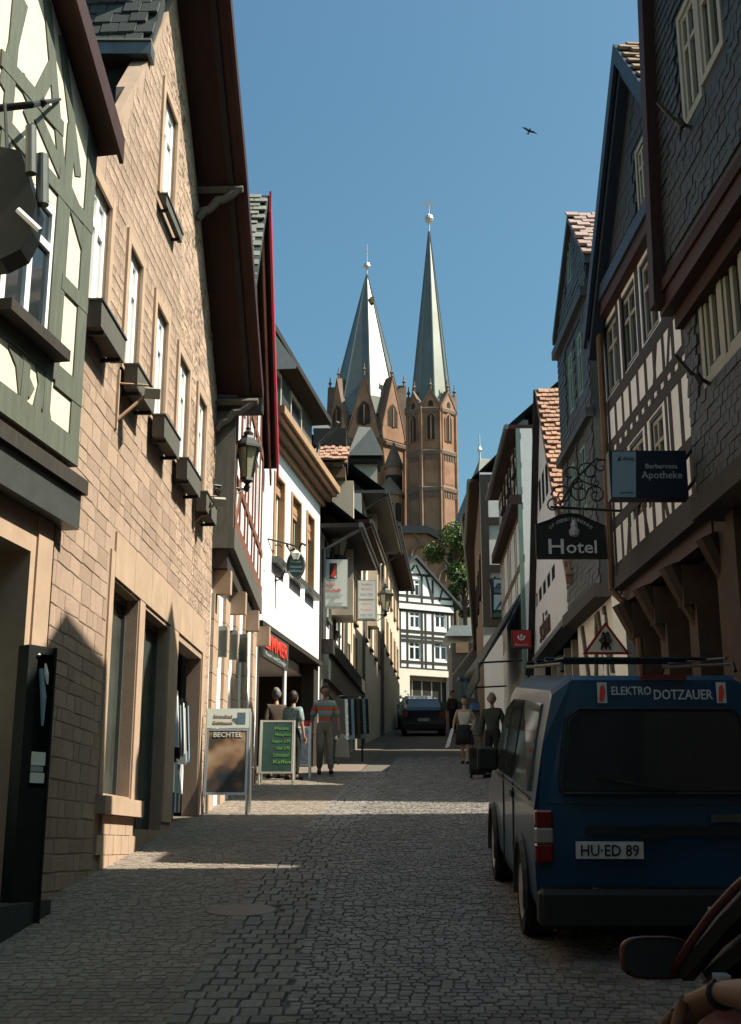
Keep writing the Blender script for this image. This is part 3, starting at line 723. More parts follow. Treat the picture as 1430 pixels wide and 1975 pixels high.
L7 = rowhouse('yellow_house', F7, 0, 9, zg7, 13.0, 'tall cream house with long grey soffit below the church tower', cream, .8, 8, 1.0, grey_t, slate_d, [(a, a + .8, z, z + 1.4, tan_t) for a in (1.2, 3.4, 5.6, 7.6) for z in (10.9, 8.4)], pipes=(.3, 8.8))
L8 = rowhouse('yellow_house', F7, 9.02, F7.L, zg7, 14.2, 'farthest ochre house of the left row, next to the white timbered gable', yellow, .7, 8, 1.0, soffit, slate_d, [(a, a + .8, z, z + 1.4, tan_t) for a in (10, 12.4, 15, 17.6, 20) for z in (12.0, 9.6)], pipes=(9.3,))
# roofs that rise behind the row
# tiled lean-to strip and hipped cream stair house
b1 = thing('tiled_lean_to', at(640, 880, 31), 'short strip of orange roof tiles above a brown beam behind the white house', 'roof')
p = at(605, 888, 31); q = at(670, 884, 31); up = Vector((0, .9, .62))
M().wbox((p + q) / 2 + Vector((0, .6, .28)), (q.x - p.x, 1.3, .06), 0, math.atan2(.62, .9)).out('deck', brown_t, b1)
slates(b1, p, Vector((q.x - p.x, 0, 0)), up, 9, 4, tile_o, .05, name='roof_tile')
M().wbox((p + q) / 2 + Vector((0, 1.0, -.25)), (q.x - p.x - .1, 1.4, .3)).out('beam', brown_t, b1)
M().wbox((p + q) / 2 + Vector((.2, 1.2, -2.2)), (.8, 1.2, 3.6)).out('wall', yellow, b1)
p2 = at(605, 852, 33); q2 = at(668, 848, 33)
b2 = thing('attic_gable', at(640, 830, 33), 'cream attic gable under a dark flat roof above the orange tile strip', 'house')
M().wbox((p2 + q2) / 2 + Vector((0, 1.5, .12)), (q2.x - p2.x, 3, .5)).out('roof', black_s, b2)
M().wbox((p2 + q2) / 2 + Vector((0, 1.6, -1.4)), (q2.x - p2.x - .2, 2.6, 2.6)).out('wall', dark_in, b2)
g0, g1, g2 = at(604, 828, 34), at(640, 828, 34), at(612, 795, 34)
M().add([g0, g1, g2, g0 + Vector((0, 3, 0)), g1 + Vector((0, 3, 0)), g2 + Vector((0, 3, 0))], [(0, 1, 2), (3, 4, 5), (1, 2, 5, 4), (0, 2, 5, 3), (0, 1, 4, 3)]).out('gable', cream, b2)
b3 = thing('hipped_house', at(705, 950, 42), 'cream tower-like house with grey hipped roof in front of the large spire', 'house')
e0, e1 = at(676, 882, 42), at(735, 880, 42); c0 = (e0 + e1) / 2; w = (e1.x - e0.x)
M().wbox((c0.x, c0.y + w / 2 + .1, c0.z - 3), (w - .25, w - .25, 6)).out('wall', yellow, b3)
tz = at(700, 850, 42.6).z
M().add([(e0.x - .1, 41.8, c0.z), (e1.x + .1, 41.8, c0.z), (e1.x + .1, 42 + w, c0.z), (e0.x - .1, 42 + w, c0.z), (c0.x - .25, 42 + w * .45, tz + .5), (c0.x + .2, 42 + w * .55, tz + .5)], [(0, 1, 5, 4), (1, 2, 5), (2, 3, 4, 5), (3, 0, 4), (0, 1, 2, 3)]).out('roof', slate, b3)
M().wbox((c0.x, c0.y + w / 2 + .05, c0.z - .12), (w, w + .1, .16)).out('eave_board', dark_t, b3)
# ================================================================ end of the street
YE = 95.0
_a, _b = at(742, 1300, YE), at(874, 1300, YE)
FE = Fac((_a.x, YE), (_b.x + (_b.x - _a.x) * .05, YE + (_b.x - _a.x) * .50), 1)
LE = thing('timbered_gable_house', (at(810, 1370, YE).x, YE, gz(0, YE)), 'white half-timbered gable house closing the far end of the street', 'house')
def E(u, v): return FE.on(u, v)
apE = E(800, 1078); eR = E(884, 1172); SE = FE.L
slE = (apE[1] - eR[1]) / (eR[0] - apE[0])
ztE = lambda s: apE[1] - abs(s - apE[0]) * slE
wE = [(790, 1118, 811, 1149), (790, 1180, 811, 1211), (839, 1180, 860, 1211), (789, 1238, 812, 1273), (838, 1238, 863, 1273)]
hE = []
for u0, v0, u1, v1 in wE:
    a = E(u0, v1); b = E(u1, v0); hE.append((a[0], b[0], a[1], b[1]))
go = (E(789, 1300)[0], E(864, 1300)[0], 0, E(800, 1303)[1])
gfl = E(800, 1291)[1]
wall(FE, LE, [0, apE[0], SE], lambda s: gfl, ztE, hE, 0, -.3, infill_w, 'plaster_panel')
wall(FE, LE, [0, SE + .5], lambda s: 10.5, lambda s: gfl, [go], .15, -.3, cream, 'ground_floor_wall')
M().box(FE, go[0], go[1], 11, go[3], -.45, -.4).out('shop_window', glass_g, LE)
for k in range(4):
    s = go[0] + (go[1] - go[0]) * (k + .5) / 4; M().box(FE, s - .05, s + .05, 11, go[3], -.4, -.3).out('shop_post', beige_f, LE)
M().box(FE, go[0], go[1], go[3] - .35, go[3] - .02, -.39, -.2).out('shop_fascia', tile_b, LE)
for h in hE: window(FE, LE, *h, -.12, white, glass, .13, 1, 1, .72)
bl = []
for v in (1178, 1218, 1228, 1236, 1277, 1290): bl.append(((0, E(800, v)[1]), (SE, E(800, v)[1]), .22))
for v in (1108, 1150, 1163): 
    z = E(800, v)[1]; hw = (apE[1] - z) / slE; bl.append(((max(0, apE[0] - hw), z), (min(SE, apE[0] + hw), z), .18))
for u in (772, 786, 814, 821, 835, 864, 872):
    s = E(u, 1200)[0]; bl.append(((s, E(u, 1290)[1]), (s, min(E(u, 1178)[1], ztE(s))), .17))
for u in (786, 814, 835):
    s = E(u, 1150)[0]; bl.append(((s, E(u, 1163)[1]), (s, min(E(u, 1108)[1], ztE(s) - .1)), .16))
bl += [(E(787, 1112), E(800, 1090), .14), (E(813, 1112), E(803, 1090), .14), (E(835, 1160), E(822, 1112), .16), (E(848, 1160), E(853, 1138), .14), (E(780, 1125), E(788, 1108), .14)]
bl = [b for b in bl if True]
beams(FE, LE, bl, dark_t, -.02, .03)
M().box(FE, 0, SE, E(800, 1176)[1], E(800, 1166)[1], .0, .12).out('white_band', plaster, LE)
for sgn in (-1, 1):
    e = apE[0] + sgn * (eR[0] - apE[0] + .15)
    M().prism(FE, [(apE[0], apE[1] + .05), (e, eR[1] - .15), (e, eR[1] + .1), (apE[0], apE[1] + .32)], -9, .35).out('roof', slate_d, LE)
M().box(FE, .01, SE - .01, 10, eR[1], -.31, -9).out('body', dark_in, LE)
# small house and lamp to the right of it
q0 = at(900, 1350, 88)
ob = thing('stone_outbuilding', (q0.x, 88, gz(0, 88)), 'small dark outbuilding with pale roof right of the white timbered gable', 'shed')
c = at(897, 1240, 88)
M().wbox((c.x, 90, (c.z + 10) / 2), (1.9, 4, c.z - 10)).out('wall', tile_b, ob)
c2 = at(893, 1215, 88); M().wbox((c2.x, 90, c2.z), (2.6, 4.4, .9), taper=.6).out('roof', zinc, ob)
c3 = at(892, 1248, 87.8); M().wbox((c3.x, 87.9, c3.z), (.9, .1, .8)).out('panel', tan_t, ob)

# ================================================================ church
YC = 150.0
def octower(name, label, cu, Rpx, vs, base_v, azs, spire_R, spire_base_v, tip, gab, big):
    c = at(cu, 880, YC); k = (at(cu + 100, 880, YC).x - c.x) / 100; Rr = Rpx * k
    zz = lambda v: at(cu, v, YC).z
    t = thing(name, (c.x, YC, gz(0, 150)), label, 'church tower')
    a0 = R(-90 + azs); verts = lambda r: [Vector((c.x + r * math.cos(a0 + R(22.5 + 45 * i)), YC + r * math.sin(a0 + R(22.5 + 45 * i)))) for i in range(8)]
    zb_, zt_ = zz(base_v), zz(vs[0])
    M().lathe([(Rr, zb_ - 12), (Rr, zt_)], (c.x, YC, 0), 8, a0 + R(22.5)).out('drum', church_s, t)
    for v in vs[1:]:
        z = zz(v); M().lathe([(Rr * 1.0, z - .5), (Rr * 1.055, z - .25), (Rr * 1.07, z + .15), (Rr * 1.0, z + .4)], (c.x, YC, 0), 8, a0 + R(22.5)).out('string_course', church_t, t)
    P = verts(Rr)
    for i in range(8):
        A, B = P[(i - 1) % 8], P[i]           # facet i has normal a0 + 45 i
        nrm = a0 + R(45 * i)
        if math.sin(nrm) > .45: continue
        F = Fac(A, B, 1)
        if F.n.dot(Vector((math.cos(nrm), math.sin(nrm)))) < 0: F = Fac(A, B, -1)
        L = F.L
        for s in (0, L): M().box(F, s - .22, s + .22, zb_ - 10, zt_, -.1, .10).out('corner_shaft', church_s, t)
        # belfry window with pointed head
        w = L * .36; h0, h1 = zz(gab['w0']), zz(gab['w1'])
        if big:
            h0, h1 = zz(gab['w0']), zz(gab['w1'])
        pts = [(L / 2 - w / 2, h0), (L / 2 + w / 2, h0), (L / 2 + w / 2, h1 - w * .7), (L / 2 + w * .3, h1 - w * .25), (L / 2, h1), (L / 2 - w * .3, h1 - w * .25), (L / 2 - w / 2, h1 - w * .7)]
        o = M().prism(F, [(L / 2 + (s - L / 2) * 1.35, h0 - .1 + (z - h0) * 1.08) for s, z in pts], -.05, .12).out('window_arch', church_s, t)
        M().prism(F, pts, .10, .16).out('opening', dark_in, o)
        M().box(F, L / 2 - .07, L / 2 + .07, h0, h1 - w * .3, .15, .24).out('mullion', church_s, o)
        # small gable over each side
        g0, g1 = zz(gab['g0']), zz(gab['g1'])
        M().prism(F, [(-.05, g0), (L + .05, g0), (L / 2, g1)], -.9, .12).out('gable', church_s, t)
        M().prism(F, [(-.2, g0 - .1), (L / 2, g1), (L / 2, g1 + .5), (-.2, g0 + .35)], -1.6, .2).out('gable_roof', church_t, t)
        M().prism(F, [(L + .2, g0 - .1), (L / 2, g1), (L / 2, g1 + .5), (L + .2, g0 + .35)], -1.6, .2).out('gable_roof', church_t, t)
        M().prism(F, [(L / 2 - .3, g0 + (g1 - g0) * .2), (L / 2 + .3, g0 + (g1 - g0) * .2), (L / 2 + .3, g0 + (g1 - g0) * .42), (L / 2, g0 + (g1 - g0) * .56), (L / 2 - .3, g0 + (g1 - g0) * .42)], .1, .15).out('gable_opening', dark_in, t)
        M().lathe([(.12, 0), (.12, .8), (.28, 1.0), (.1, 1.25), (.05, 1.9)], F.W(L / 2, -.1, g1), 6).out('finial', church_t, t)
        if gab.get('arch'):
            for j in range(6):
                s = L * (j + .5) / 6
                for v in gab['arch']: M().box(F, s - L * .045, s + L * .045, zz(v) - 1.1, zz(v) - .45, -.05, .10).out('corbel_arch', church_t, t)
        if gab.get('panels'):
            for v0, v1 in gab['panels']: M().box(F, L * .16, L * .84, zz(v1), zz(v0), -.1, .04).out('panel', church_s, t)
    sR = spire_R * k; zs = zz(spire_base_v); ztip = tip; a0 = R(-90 + 5)
    M().lathe([(sR * 1.02, zs - 2.5), (sR, zs), (.10, ztip)], (c.x, YC, 0), 8, a0).out('spire', spire_s, t)
    sp_ = lambda f, i: (c.x + (sR * (1 - f) + .1 * f) * math.cos(a0 + R(45 * i)), YC + (sR * (1 - f) + .1 * f) * math.sin(a0 + R(45 * i)), zs + (ztip - zs) * f)
    for i in range(8):
        if math.sin(a0 + R(45 * i)) < .5: M().tube([sp_(0, i), sp_(1, i)], [.13, .07], 5).out('ridge_roll', zinc, t)
    return t, c, k, zz
tipz = at(819, 447, YC).z
T2, c2_, k2_, zz2 = octower('church_tower', 'slender octagonal church tower with tallest spire, right of the large spire', 834, 50, (800, 805, 885, 955, 1050), 1130, -5, 39, 778, tipz, dict(w0=862, w1=812, g0=806, g1=772, arch=(885, 955), panels=((900, 945), (972, 1040))), False)
zt_ = tipz
M().lathe([(.09, -.5), (.09, 1.2), (.5, 1.5), (.62, 1.85), (.45, 2.3), (.07, 2.6), (.06, 4.1)], (c2_.x, YC, zt_), 10).out('ball', alu, T2)
M().add([(c2_.x - .8, YC - .05, zt_ + 3.9), (c2_.x + .3, YC - .05, zt_ + 3.7), (c2_.x + .9, YC - .05, zt_ + 4.3), (c2_.x + .2, YC - .05, zt_ + 4.6), (c2_.x - .3, YC - .05, zt_ + 4.3), (c2_.x - .8, YC - .05, zt_ + 4.7)] + [(c2_.x - .8, YC + .05, zt_ + 3.9), (c2_.x + .3, YC + .05, zt_ + 3.7), (c2_.x + .9, YC + .05, zt_ + 4.3), (c2_.x + .2, YC + .05, zt_ + 4.6), (c2_.x - .3, YC + .05, zt_ + 4.3), (c2_.x - .8, YC + .05, zt_ + 4.7)], [(0, 1, 2, 3, 4, 5), (11, 10, 9, 8, 7, 6)] + [(i, (i + 1) % 6, (i + 1) % 6 + 6, i + 6) for i in range(6)]).out('weathercock', alu, T2)
for (u, v0, v1) in ((872, 800, 762), (788, 800, 765)):
    a = at(u, v0, YC - 1); b = at(u, v1, YC - 1); M().lathe([(.5, 0), (.5, .8), (.15, (b.z - a.z) * .5), (.06, b.z - a.z)], a, 6).out('pinnacle', church_t, T2)
tip1 = at(706, 530, YC).z
YC = 158.0
T1, c1_, k1_, zz1 = octower('church_tower', 'broad church tower with steep gables and wide slate spire, left of the slender one', 708, 80, (868, 875), 1000, -4, 68, 785, at(706, 530, 158).z, dict(w0=842, w1=800, g0=868, g1=752), True)
zt_ = at(706, 530, 158).z
M().lathe([(.09, -.5), (.09, .8), (.42, 1.05), (.5, 1.3), (.35, 1.7), (.06, 1.9), (.04, 4.6)], (c1_.x, YC, zt_), 10).out('ball', alu, T1)
M().tube([(c1_.x - .6, YC, zt_ + 3.6), (c1_.x + .6, YC, zt_ + 3.6)], .05, 5).out('cross_arm', alu, T1)
for u in (684, 722):
    p = at(u + 25, 575 if u == 684 else 1, YC) if False else None
for f_, i_ in ((.80, 0),):
    r_ = 68 * k1_ * .2
    M().wbox((c1_.x + r_ * .75, YC - r_ * .85, zz1(785) + (zt_ - zz1(785)) * .78), (.55, .7, .9)).out('spire_hatch', church_t, T1)
YC = 150.0
CH = thing('church_choir', (at(800, 1100, 146).x, 146, gz(0, 146)), 'brown sandstone church walls and round turret below the two spires', 'church')
for (u, w, v, Yd, capv) in ((760, 17, 905, 152, 868), (752, 26, 960, 150, 935)):
    a = at(u, v, Yd); kk = at(u + 1, v, Yd).x - a.x
    M().lathe([(w * kk, gz(0, 150)), (w * kk, a.z)], (a.x, Yd, 0), 14).out('turret', church_s, CH)
    M().lathe([(w * kk * 1.12, a.z), (w * kk * 1.12, a.z + .4), (.1, at(u, capv, Yd).z + 1)], (a.x, Yd, 0), 14).out('turret_roof', church_t, CH)
    for i in range(3):
        th = R(-90 + (i - 1) * 38); M().wbox((a.x + w * kk * math.cos(th), Yd + w * kk * math.sin(th), a.z - 2.2), (.35, .7, 2.2), th).out('slit_window', dark_in, CH)
a = at(770, 1045, 140); b = at(868, 1110, 140)
M().add([(a.x - 8, 140, 8), (b.x + 6, 140, 8), (b.x + 6, 140, b.z), (a.x + 3, 140, a.z + 1), (a.x - 8, 140, a.z + 1), (a.x - 8, 150, 8), (b.x + 6, 150, 8), (b.x + 6, 150, b.z), (a.x + 3, 150, a.z + 1), (a.x - 8, 150, a.z + 1)], [(0, 1, 2, 3, 4), (9, 8, 7, 6, 5), (3, 2, 7, 8), (4, 3, 8, 9), (1, 2, 7, 6), (0, 4, 9, 5)]).out('choir_wall', church_s, CH)
M().add([(a.x - 8, 139.4, a.z + .9), (a.x + 3.4, 139.4, a.z + .9), (b.x + 6.5, 139.4, b.z - .3), (b.x + 6.5, 139.4, b.z + .4), (a.x + 3.2, 139.4, a.z + 1.8), (a.x - 8, 139.4, a.z + 1.8)] + [(a.x - 8, 150.4, a.z + .9), (a.x + 3.4, 150.4, a.z + .9), (b.x + 6.5, 150.4, b.z - .3), (b.x + 6.5, 150.4, b.z + .4), (a.x + 3.2, 150.4, a.z + 1.8), (a.x - 8, 150.4, a.z + 1.8)], [(0, 1, 2, 3, 4, 5), (11, 10, 9, 8, 7, 6), (0, 1, 7, 6), (1, 2, 8, 7), (3, 4, 10, 9), (4, 5, 11, 10), (2, 3, 9, 8)]).out('choir_roof', slate_d, CH)
for i, (u, v) in enumerate(((790, 1050), (815, 1075), (840, 1100), (868, 1120), (880, 1122))):
    p = at(u, v, 139.8); M().tube([(p.x + 1.3 * math.cos(R(x)), 139.75, p.z + 1.5 * math.sin(R(x))) for x in range(0, 181, 30)], .16, 6).out('blind_arch', church_t, CH)
# steep roofed house to the right, with a gilt finial
RH = thing('steep_roofed_house', (at(915, 1000, 118).x, 118, gz(0, 118)), 'steep grey-green hipped roof with a gilt finial, right of the slender tower', 'house')
ab = at(926, 884, 121); l0, m0, r0 = at(872, 1020, 120), at(912, 1030, 117), at(975, 1020, 120)
M().add([l0, m0, r0, ab, ab + Vector((6, 1, 0)), r0 + Vector((4, 8, 0)), l0 + Vector((0, 8, 0))], [(0, 1, 3), (1, 2, 4, 3), (2, 5, 4), (0, 3, 4, 5, 6)]).out('roof', slate_l, RH)
M().wbox(((l0.x + r0.x) / 2 + .5, 124, l0.z - 5), (r0.x - l0.x - 1, 7, 10)).out('wall', yellow, RH)
M().lathe([(.14, -.4), (.12, .6), (.28, .9), (.1, 1.2), (.05, 2.6)], ab, 8).out('finial', alu, RH)
d = at(924, 930, 117.5); M().wbox((d.x, 118.2, d.z), (1.3, 2.2, 1.0)).out('dormer', slate_d, RH)

# ================================================================ trees
leaf_a = mat('leaf_bright', (.085, .125, .025), .6, .45, 1.2, spec=.3)
leaf_b = mat('leaf_dark', (.038, .06, .018), .6, .4, 1.2, spec=.3)
for m_ in (leaf_a, leaf_b):
    pass
bark = mat('bark', (.12, .09, .06), .9, .3, 6, .6, 20)
def tree(c, rx, rz, h, label, n, ls, seed, mats_, dens=(.35, 1.0)):
    rr = random.Random(seed); g = gz(c[0], c[1]); t = thing('tree', (c[0], c[1], g), label, 'tree')
    mm = M(); top = c[2] + rz * .5
    mm.tube([(c[0], c[1], g), (c[0] + .1, c[1], (g + c[2]) / 2), (c[0], c[1], c[2]), (c[0] - .1, c[1], top)], [.28, .22, .14, .05], 8)
    lobes = []
    for i in range(13):
        th = rr.uniform(0, 2 * math.pi); e = rr.uniform(-.8, 1.1); q = Vector((c[0] + rx * .7 * math.cos(th) * math.cos(e), c[1] + rx * .7 * math.sin(th) * math.cos(e), c[2] + rz * .75 * math.sin(e)))
        lobes.append((q, rr.uniform(.28, .46) * rx))
        s = Vector((c[0], c[1], c[2] + rz * rr.uniform(-.7, .1))); mm.tube([s, (s + q) / 2 + Vector((0, 0, .15)), q], [.09, .06, .025], 5)
    mm.out('trunk', bark, t)
    for mi, m_ in enumerate(mats_):
        vs = []; fs = []
        for i in range(n // len(mats_)):
            q, r = rr.choice(lobes); d = Vector((rr.gauss(0, 1), rr.gauss(0, 1), rr.gauss(0, 1))).normalized() * r * rr.uniform(.25, 1.12) ** .6
            p = q + d; a = Vector((rr.gauss(0, 1), rr.gauss(0, 1), rr.gauss(0, .6))).normalized(); b_ = a.cross(Vector((rr.gauss(0, 1), rr.gauss(0, 1), rr.gauss(0, 1)))).normalized()
            L_ = ls * rr.uniform(.6, 1.3); k = len(vs)
            vs += [p - a * L_, p + b_ * L_ * .5, p + a * L_, p - b_ * L_ * .5]; fs.append((k, k + 1, k + 2, k + 3))
        me = bpy.data.meshes.new('crown'); me.from_pydata([tuple(v - BASE[t]) for v in vs], [], fs); me.materials.append(m_)
        o = bpy.data.objects.new('crown', me); link(o, t); 
    return t
c = at(876, 1070, 106); tree(c, 2.5, 3.3, 0, 'bright green tree in front of the slender church tower', 10000, .13, 1, [leaf_a, leaf_a, leaf_b])
c = at(896, 1150, 101); tree(c, 1.5, 2.4, 0, 'dark leafy tree beside the white timbered gable roof', 3800, .13, 2, [leaf_b, leaf_a, leaf_b])

# ================================================================ right 1: slate clad house at the right edge
G1 = Fac((3.45, 6.0), (3.2, 11.75), -1); g1L = G1.L
def rs(F, u, v): return F.on(u, v)
R1 = thing('slate_house', G1.W(4, 0, gz(0, 10)), 'dark slate clad house at the right edge with red-brown cornice', 'house')
zlo1 = G1.z(1345, 962); zco1 = G1.z(1285, 572, .2)
wR = []
for (u0, v0, u1, v1) in ((1350, 556, 1372, 768), (1379, 470, 1403, 715), (1411, 390, 1440, 640)):
    wR.append((G1.s(u1, v0), G1.s(u0, v0), zlo1 + 1.35, zlo1 + 2.55))
s_a = G1.s(1350, 560)
wR = [(s_a - .50, s_a - .03, zlo1 + 1.05, zlo1 + 2.4), (s_a - 1.12, s_a - .62, zlo1 + 1.05, zlo1 + 2.4), (s_a - 1.9, s_a - 1.3, zlo1 + 1.05, zlo1 + 2.4)]
wall(G1, R1, [0, g1L], lambda s: zlo1, lambda s: zco1, wR, 0, -.3, slate_d, 'slate_wall')
for h in wR: window(G1, R1, *h, -.06, beige_f, glass, .075, 1, 1, .66, surround=beige_f, sw=.09)
def shingle_face(F, root, s0, s1, z0, z1, holes, w, h, m, name='shingle', limit=300):
    items = []; j = 0; z = z0; tx = Vector((F.t.x, F.t.y, 0)); nx = Vector((F.n.x, F.n.y, 0))
    zt = z1 if callable(z1) else (lambda s: z1)
    while z < z0 + 14:
        s = s0 + (w / 2 if j % 2 else 0)
        while s < s1 - w * .3:
            a, b = s, min(s + w, s1); s += w
            if z + h > zt((a + b) / 2): continue
            if any(b > q[0] - .12 and a < q[1] + .12 and z + h > q[2] - .1 and z < q[3] + .1 for q in holes): continue
            p = .012 * random.uniform(.7, 1.5)
            items.append((V3(F, (a + b) / 2, .006, z + h / 2), tx * (b - a - .01), nx * p, Vector((nx.x * -.012, nx.y * -.012, h * 1.06))))
        z += h; j += 1
    pieces(name, items, m, root, 'slate', limit)
shingle_face(G1, R1, 2.2, g1L, zlo1, zco1 - .1, wR, .15, .105, slate)
GU = G1.off(.20)
zU = G1.z(1285, 572, .2)
sfar = GU.s(1280, 575); 
prof = [(0, 9.2), (2.5, 10.0), (4.0, 10.9), (sfar - .30, 10.5), (sfar, zU)]
def ztU(s):
    for (a, za_), (b, zb_) in zip(prof, prof[1:]):
        if a <= s <= b: return za_ + (zb_ - za_) * (s - a) / (b - a)
    return zU
s_b = GU.s(1318, 100)
wU = [(s_b - .42, s_b + .02, zU + 1.35, zU + 2.45), (s_b - 1.05, s_b - .55, zU + 1.45, zU + 2.55)]
wall(GU, R1, [0, 2.5, 4.0, sfar - .30, sfar], lambda s: zU, ztU, wU, 0, -.4, slate_d, 'slate_wall')
shingle_face(GU, R1, 2.5, sfar - .06, zU + .3, lambda s: ztU(s), wU, .15, .105, slate)
for h in wU: window(GU, R1, *h, -.05, beige_f, glass, .06, 1, 1, .66, surround=beige_f, sw=.07)
M().box(GU, 0, sfar + .05, zU - .16, zU + .02, -.3, .03).out('cornice', rust_d, R1)
M().box(GU, 0, sfar + .02, zU + .02, zU + .14, -.2, .06).out('cornice', soffit, R1)
M().box(G1, 0, g1L, zU - .32, zU - .162, -.2, .10).out('cornice', soffit, R1)
for (a, za_), (b, zb_) in zip(prof, prof[1:]):
    M().prism(GU, [(a, za_), (b, zb_), (b + .03, zb_ + .14), (a + .03, za_ + .14)], -6, .12).out('roof', slate_d, R1)
M().prism(GU, [(sfar - .14, zU - .1), (sfar + .05, zU - .1), (sfar - .24, 10.6), (sfar - .42, 10.6)], .0, .14).out('verge_board', rust_d, R1)
M().box(G1, 0, g1L + .02, zlo1 - .22, zlo1 - .002, -.3, .06).out('jetty_beam', dark_t, R1)
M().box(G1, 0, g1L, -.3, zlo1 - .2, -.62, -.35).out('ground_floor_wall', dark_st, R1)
M().box(G1, 3.3, g1L - .6, 3.6, zlo1 - .25, -.348, -.22).out('shop_sign', cream, R1)
text(None, 'Schuhe', R1, orange_p, G1.W(4.1, -.218, 4.25), -G1.t.to_3d(), (0, 0, 1), .3, .01)
for s in (g1L - 1.4, g1L - .3): M().box(G1, s - .12, s + .12, .8, zlo1 - .2, -.36, -.2).out('pier', dark_st, R1)
M().box(G1, 2, 4.2, 1.6, 3.5, -.36, -.33).out('shop_window', glass, R1)
M().box(G1, .01, g1L - .01, 0, zU, -.63, -7).box(GU, .01, sfar - .4, zU, 9, -.41, -7).out('body', dark_in, R1)
for (u, v, F_) in ((1372, 742, G1), (1338, 250, GU)):
    s, z = F_.on(u, v); o = M().tube([F_.W(s, 0, z), F_.W(s + .02, .18, z + .12), F_.W(s + .02, .32, z + .3)], .02, 6).tube([F_.W(s, .1, z + .02), F_.W(s, .14, z + .1)], .04, 6).out('flagpole_holder', iron)
    tag(o, 'iron flagpole holder on the slate house ' + ('below the middle of the lower windows' if v > 500 else 'beside the upper window'), 'bracket', 'flagpole holders on the slate house')

# ================================================================ right 2: half-timbered pharmacy house with dark gable
G2 = Fac((3.60, 12.6), (3.40, 16.9), -1); g2L = G2.L
R2 = thing('timbered_house', G2.W(2.2, 0, gz(0, 15)), 'right half-timbered house with dark slate gable and blue-edged verge', 'house')
zE2 = G2.z(1159, 629); zB2 = G2.z(1183, 1116); aS, aZ = G2.on(1205, 108, .12)
sl2 = (aZ - zE2 + .1) / (g2L - aS)
near2 = .35; zt2r = lambda s: aZ - abs(s - aS) * sl2
a_ = near2
zA = zE2 - 1.22                      # sill of the window row
zD = G2.z(1175, 865)                 # double rail
h2 = []
for (u0, u1) in ((1167, 1192), (1201, 1226), (1243, 1270)):
    s1 = G2.s(u0, 700); s0 = G2.s(u1, 600)
    h2.append((s0, s1, zA, zE2 - .12))
zlw = [(h2[2][0] + .1, h2[2][1] - .05, zD - 1.35, zD - .32), (h2[1][0], h2[1][1] - .1, zD - 1.35, zD - .32)]
wall(G2, R2, [a_, (zE2 - aZ) / sl2 + aS, g2L], lambda s: zB2, lambda s: min(zE2, zt2r(s)), h2 + zlw, 0, -.3, infill_w, 'plaster_panel')
gw = (G2.s(1253, 330) - .02, G2.s(1237, 330) + .02, G2.z(1245, 395), G2.z(1245, 275))
wall(G2, R2, [a_, aS, g2L], lambda s: zE2 + .05, zt2r, [gw], .04, -.3, slate_d, 'slate_gable')
shingle_face(G2.off(.04), R2, a_, g2L, zE2 + .1, lambda s: zt2r(s) - .1, [gw], .22, .15, slate_d, limit=200)
window(G2, R2, *gw, -.02, beige_f, glass, .06, 1, 1, .66, surround=beige_f, sw=.06)
for h in h2 + zlw:
    window(G2, R2, h[0] + .05, h[1] - .05, h[2] + .05, h[3] - .05, -.08, beige_f, glass, .06, 1, 1, .66, surround=blue_f, sw=.10)
bl = []
zs_ = [zA - .12, zD + .0, zD - .22, zB2 + .72, zB2 + .06]
for z, w in zip(zs_, (.20, .13, .15, .15, .18)): bl.append(((a_, z), (g2L, z), w))
s = g2L - .09; k = 0
posts = [g2L - .09, g2L - .42]
x = g2L - .09
while x > a_ + .2:
    # lower panel fields under each rail
    bl.append(((x, zD), (x, zA - .1), .115)); bl.append(((x, zB2 + .1), (x, zB2 + .70), .11)); x -= .40
    k += 1
for h in h2 + zlw: bl += [((h[0] - .16, h[2] - .05), (h[0] - .16, h[3] + .1), .10), ((h[1] + .16, h[2] - .05), (h[1] + .16, h[3] + .1), .10)]
x = g2L - .09
while x > a_ + .2:
    if not any(q[0] - .25 < x < q[1] + .25 for q in zlw): bl.append(((x, zB2 + .7), (x, zD - .25), .12))
    if not any(q[0] - .25 < x < q[1] + .25 for q in h2): bl.append(((x, zA), (x, min(zE2, zt2r(x))), .12))
    x -= .42
bl += [((2.5, zB2 + .1), (2.75, zB2 + .7), .11), ((3.6, zB2 + .1), (3.35, zB2 + .7), .11), ((1.6, zB2 + .1), (1.9, zB2 + .7), .11), ((1.3, zD), (1.05, zA - .1), .11), ((1.9, zD), (1.65, zA - .1), .11), ((.9, zA), (.6, zE2), .11)]
beams(G2, R2, bl, dark_t, -.02, .004)
x = g2L - .2
while x > a_ + .2:
    M().box(G2, x - .10, x + .04, zD - .15, zD - .065, .0, .012).out('joist_end', dark_t, R2); x -= .30
M().box(G2, a_, g2L + .08, zE2 - .06, zE2 + .12, -.1, .12).out('cornice', rust_d, R2)
M().box(G2, a_, g2L + .12, zE2 + .12, zE2 + .32, -.1, .16).out('cornice', blue_f, R2)
for sgn in (-1, 1):
    e = (aS + (g2L - aS + .12)) if sgn > 0 else a_ - .04; ez = zt2r(e)
    M().prism(G2, [(aS, aZ), (e, ez), (e, ez + .13), (aS, aZ + .16)], -7, .22).out('roof', tile_b, R2)
    M().prism(G2, [(aS, aZ - .12), (e, ez - .12), (e, ez + .15), (aS, aZ + .18)], .22, .27).out('verge_board', blue_f, R2)
    M().prism(G2, [(aS, aZ - .30), (e, ez - .30), (e, ez - .02), (aS, aZ - .02)], .05, .20).out('verge_soffit', blue_f, R2)
P0 = Vector(G2.W(aS - (g2L - aS), .2, zE2)); 
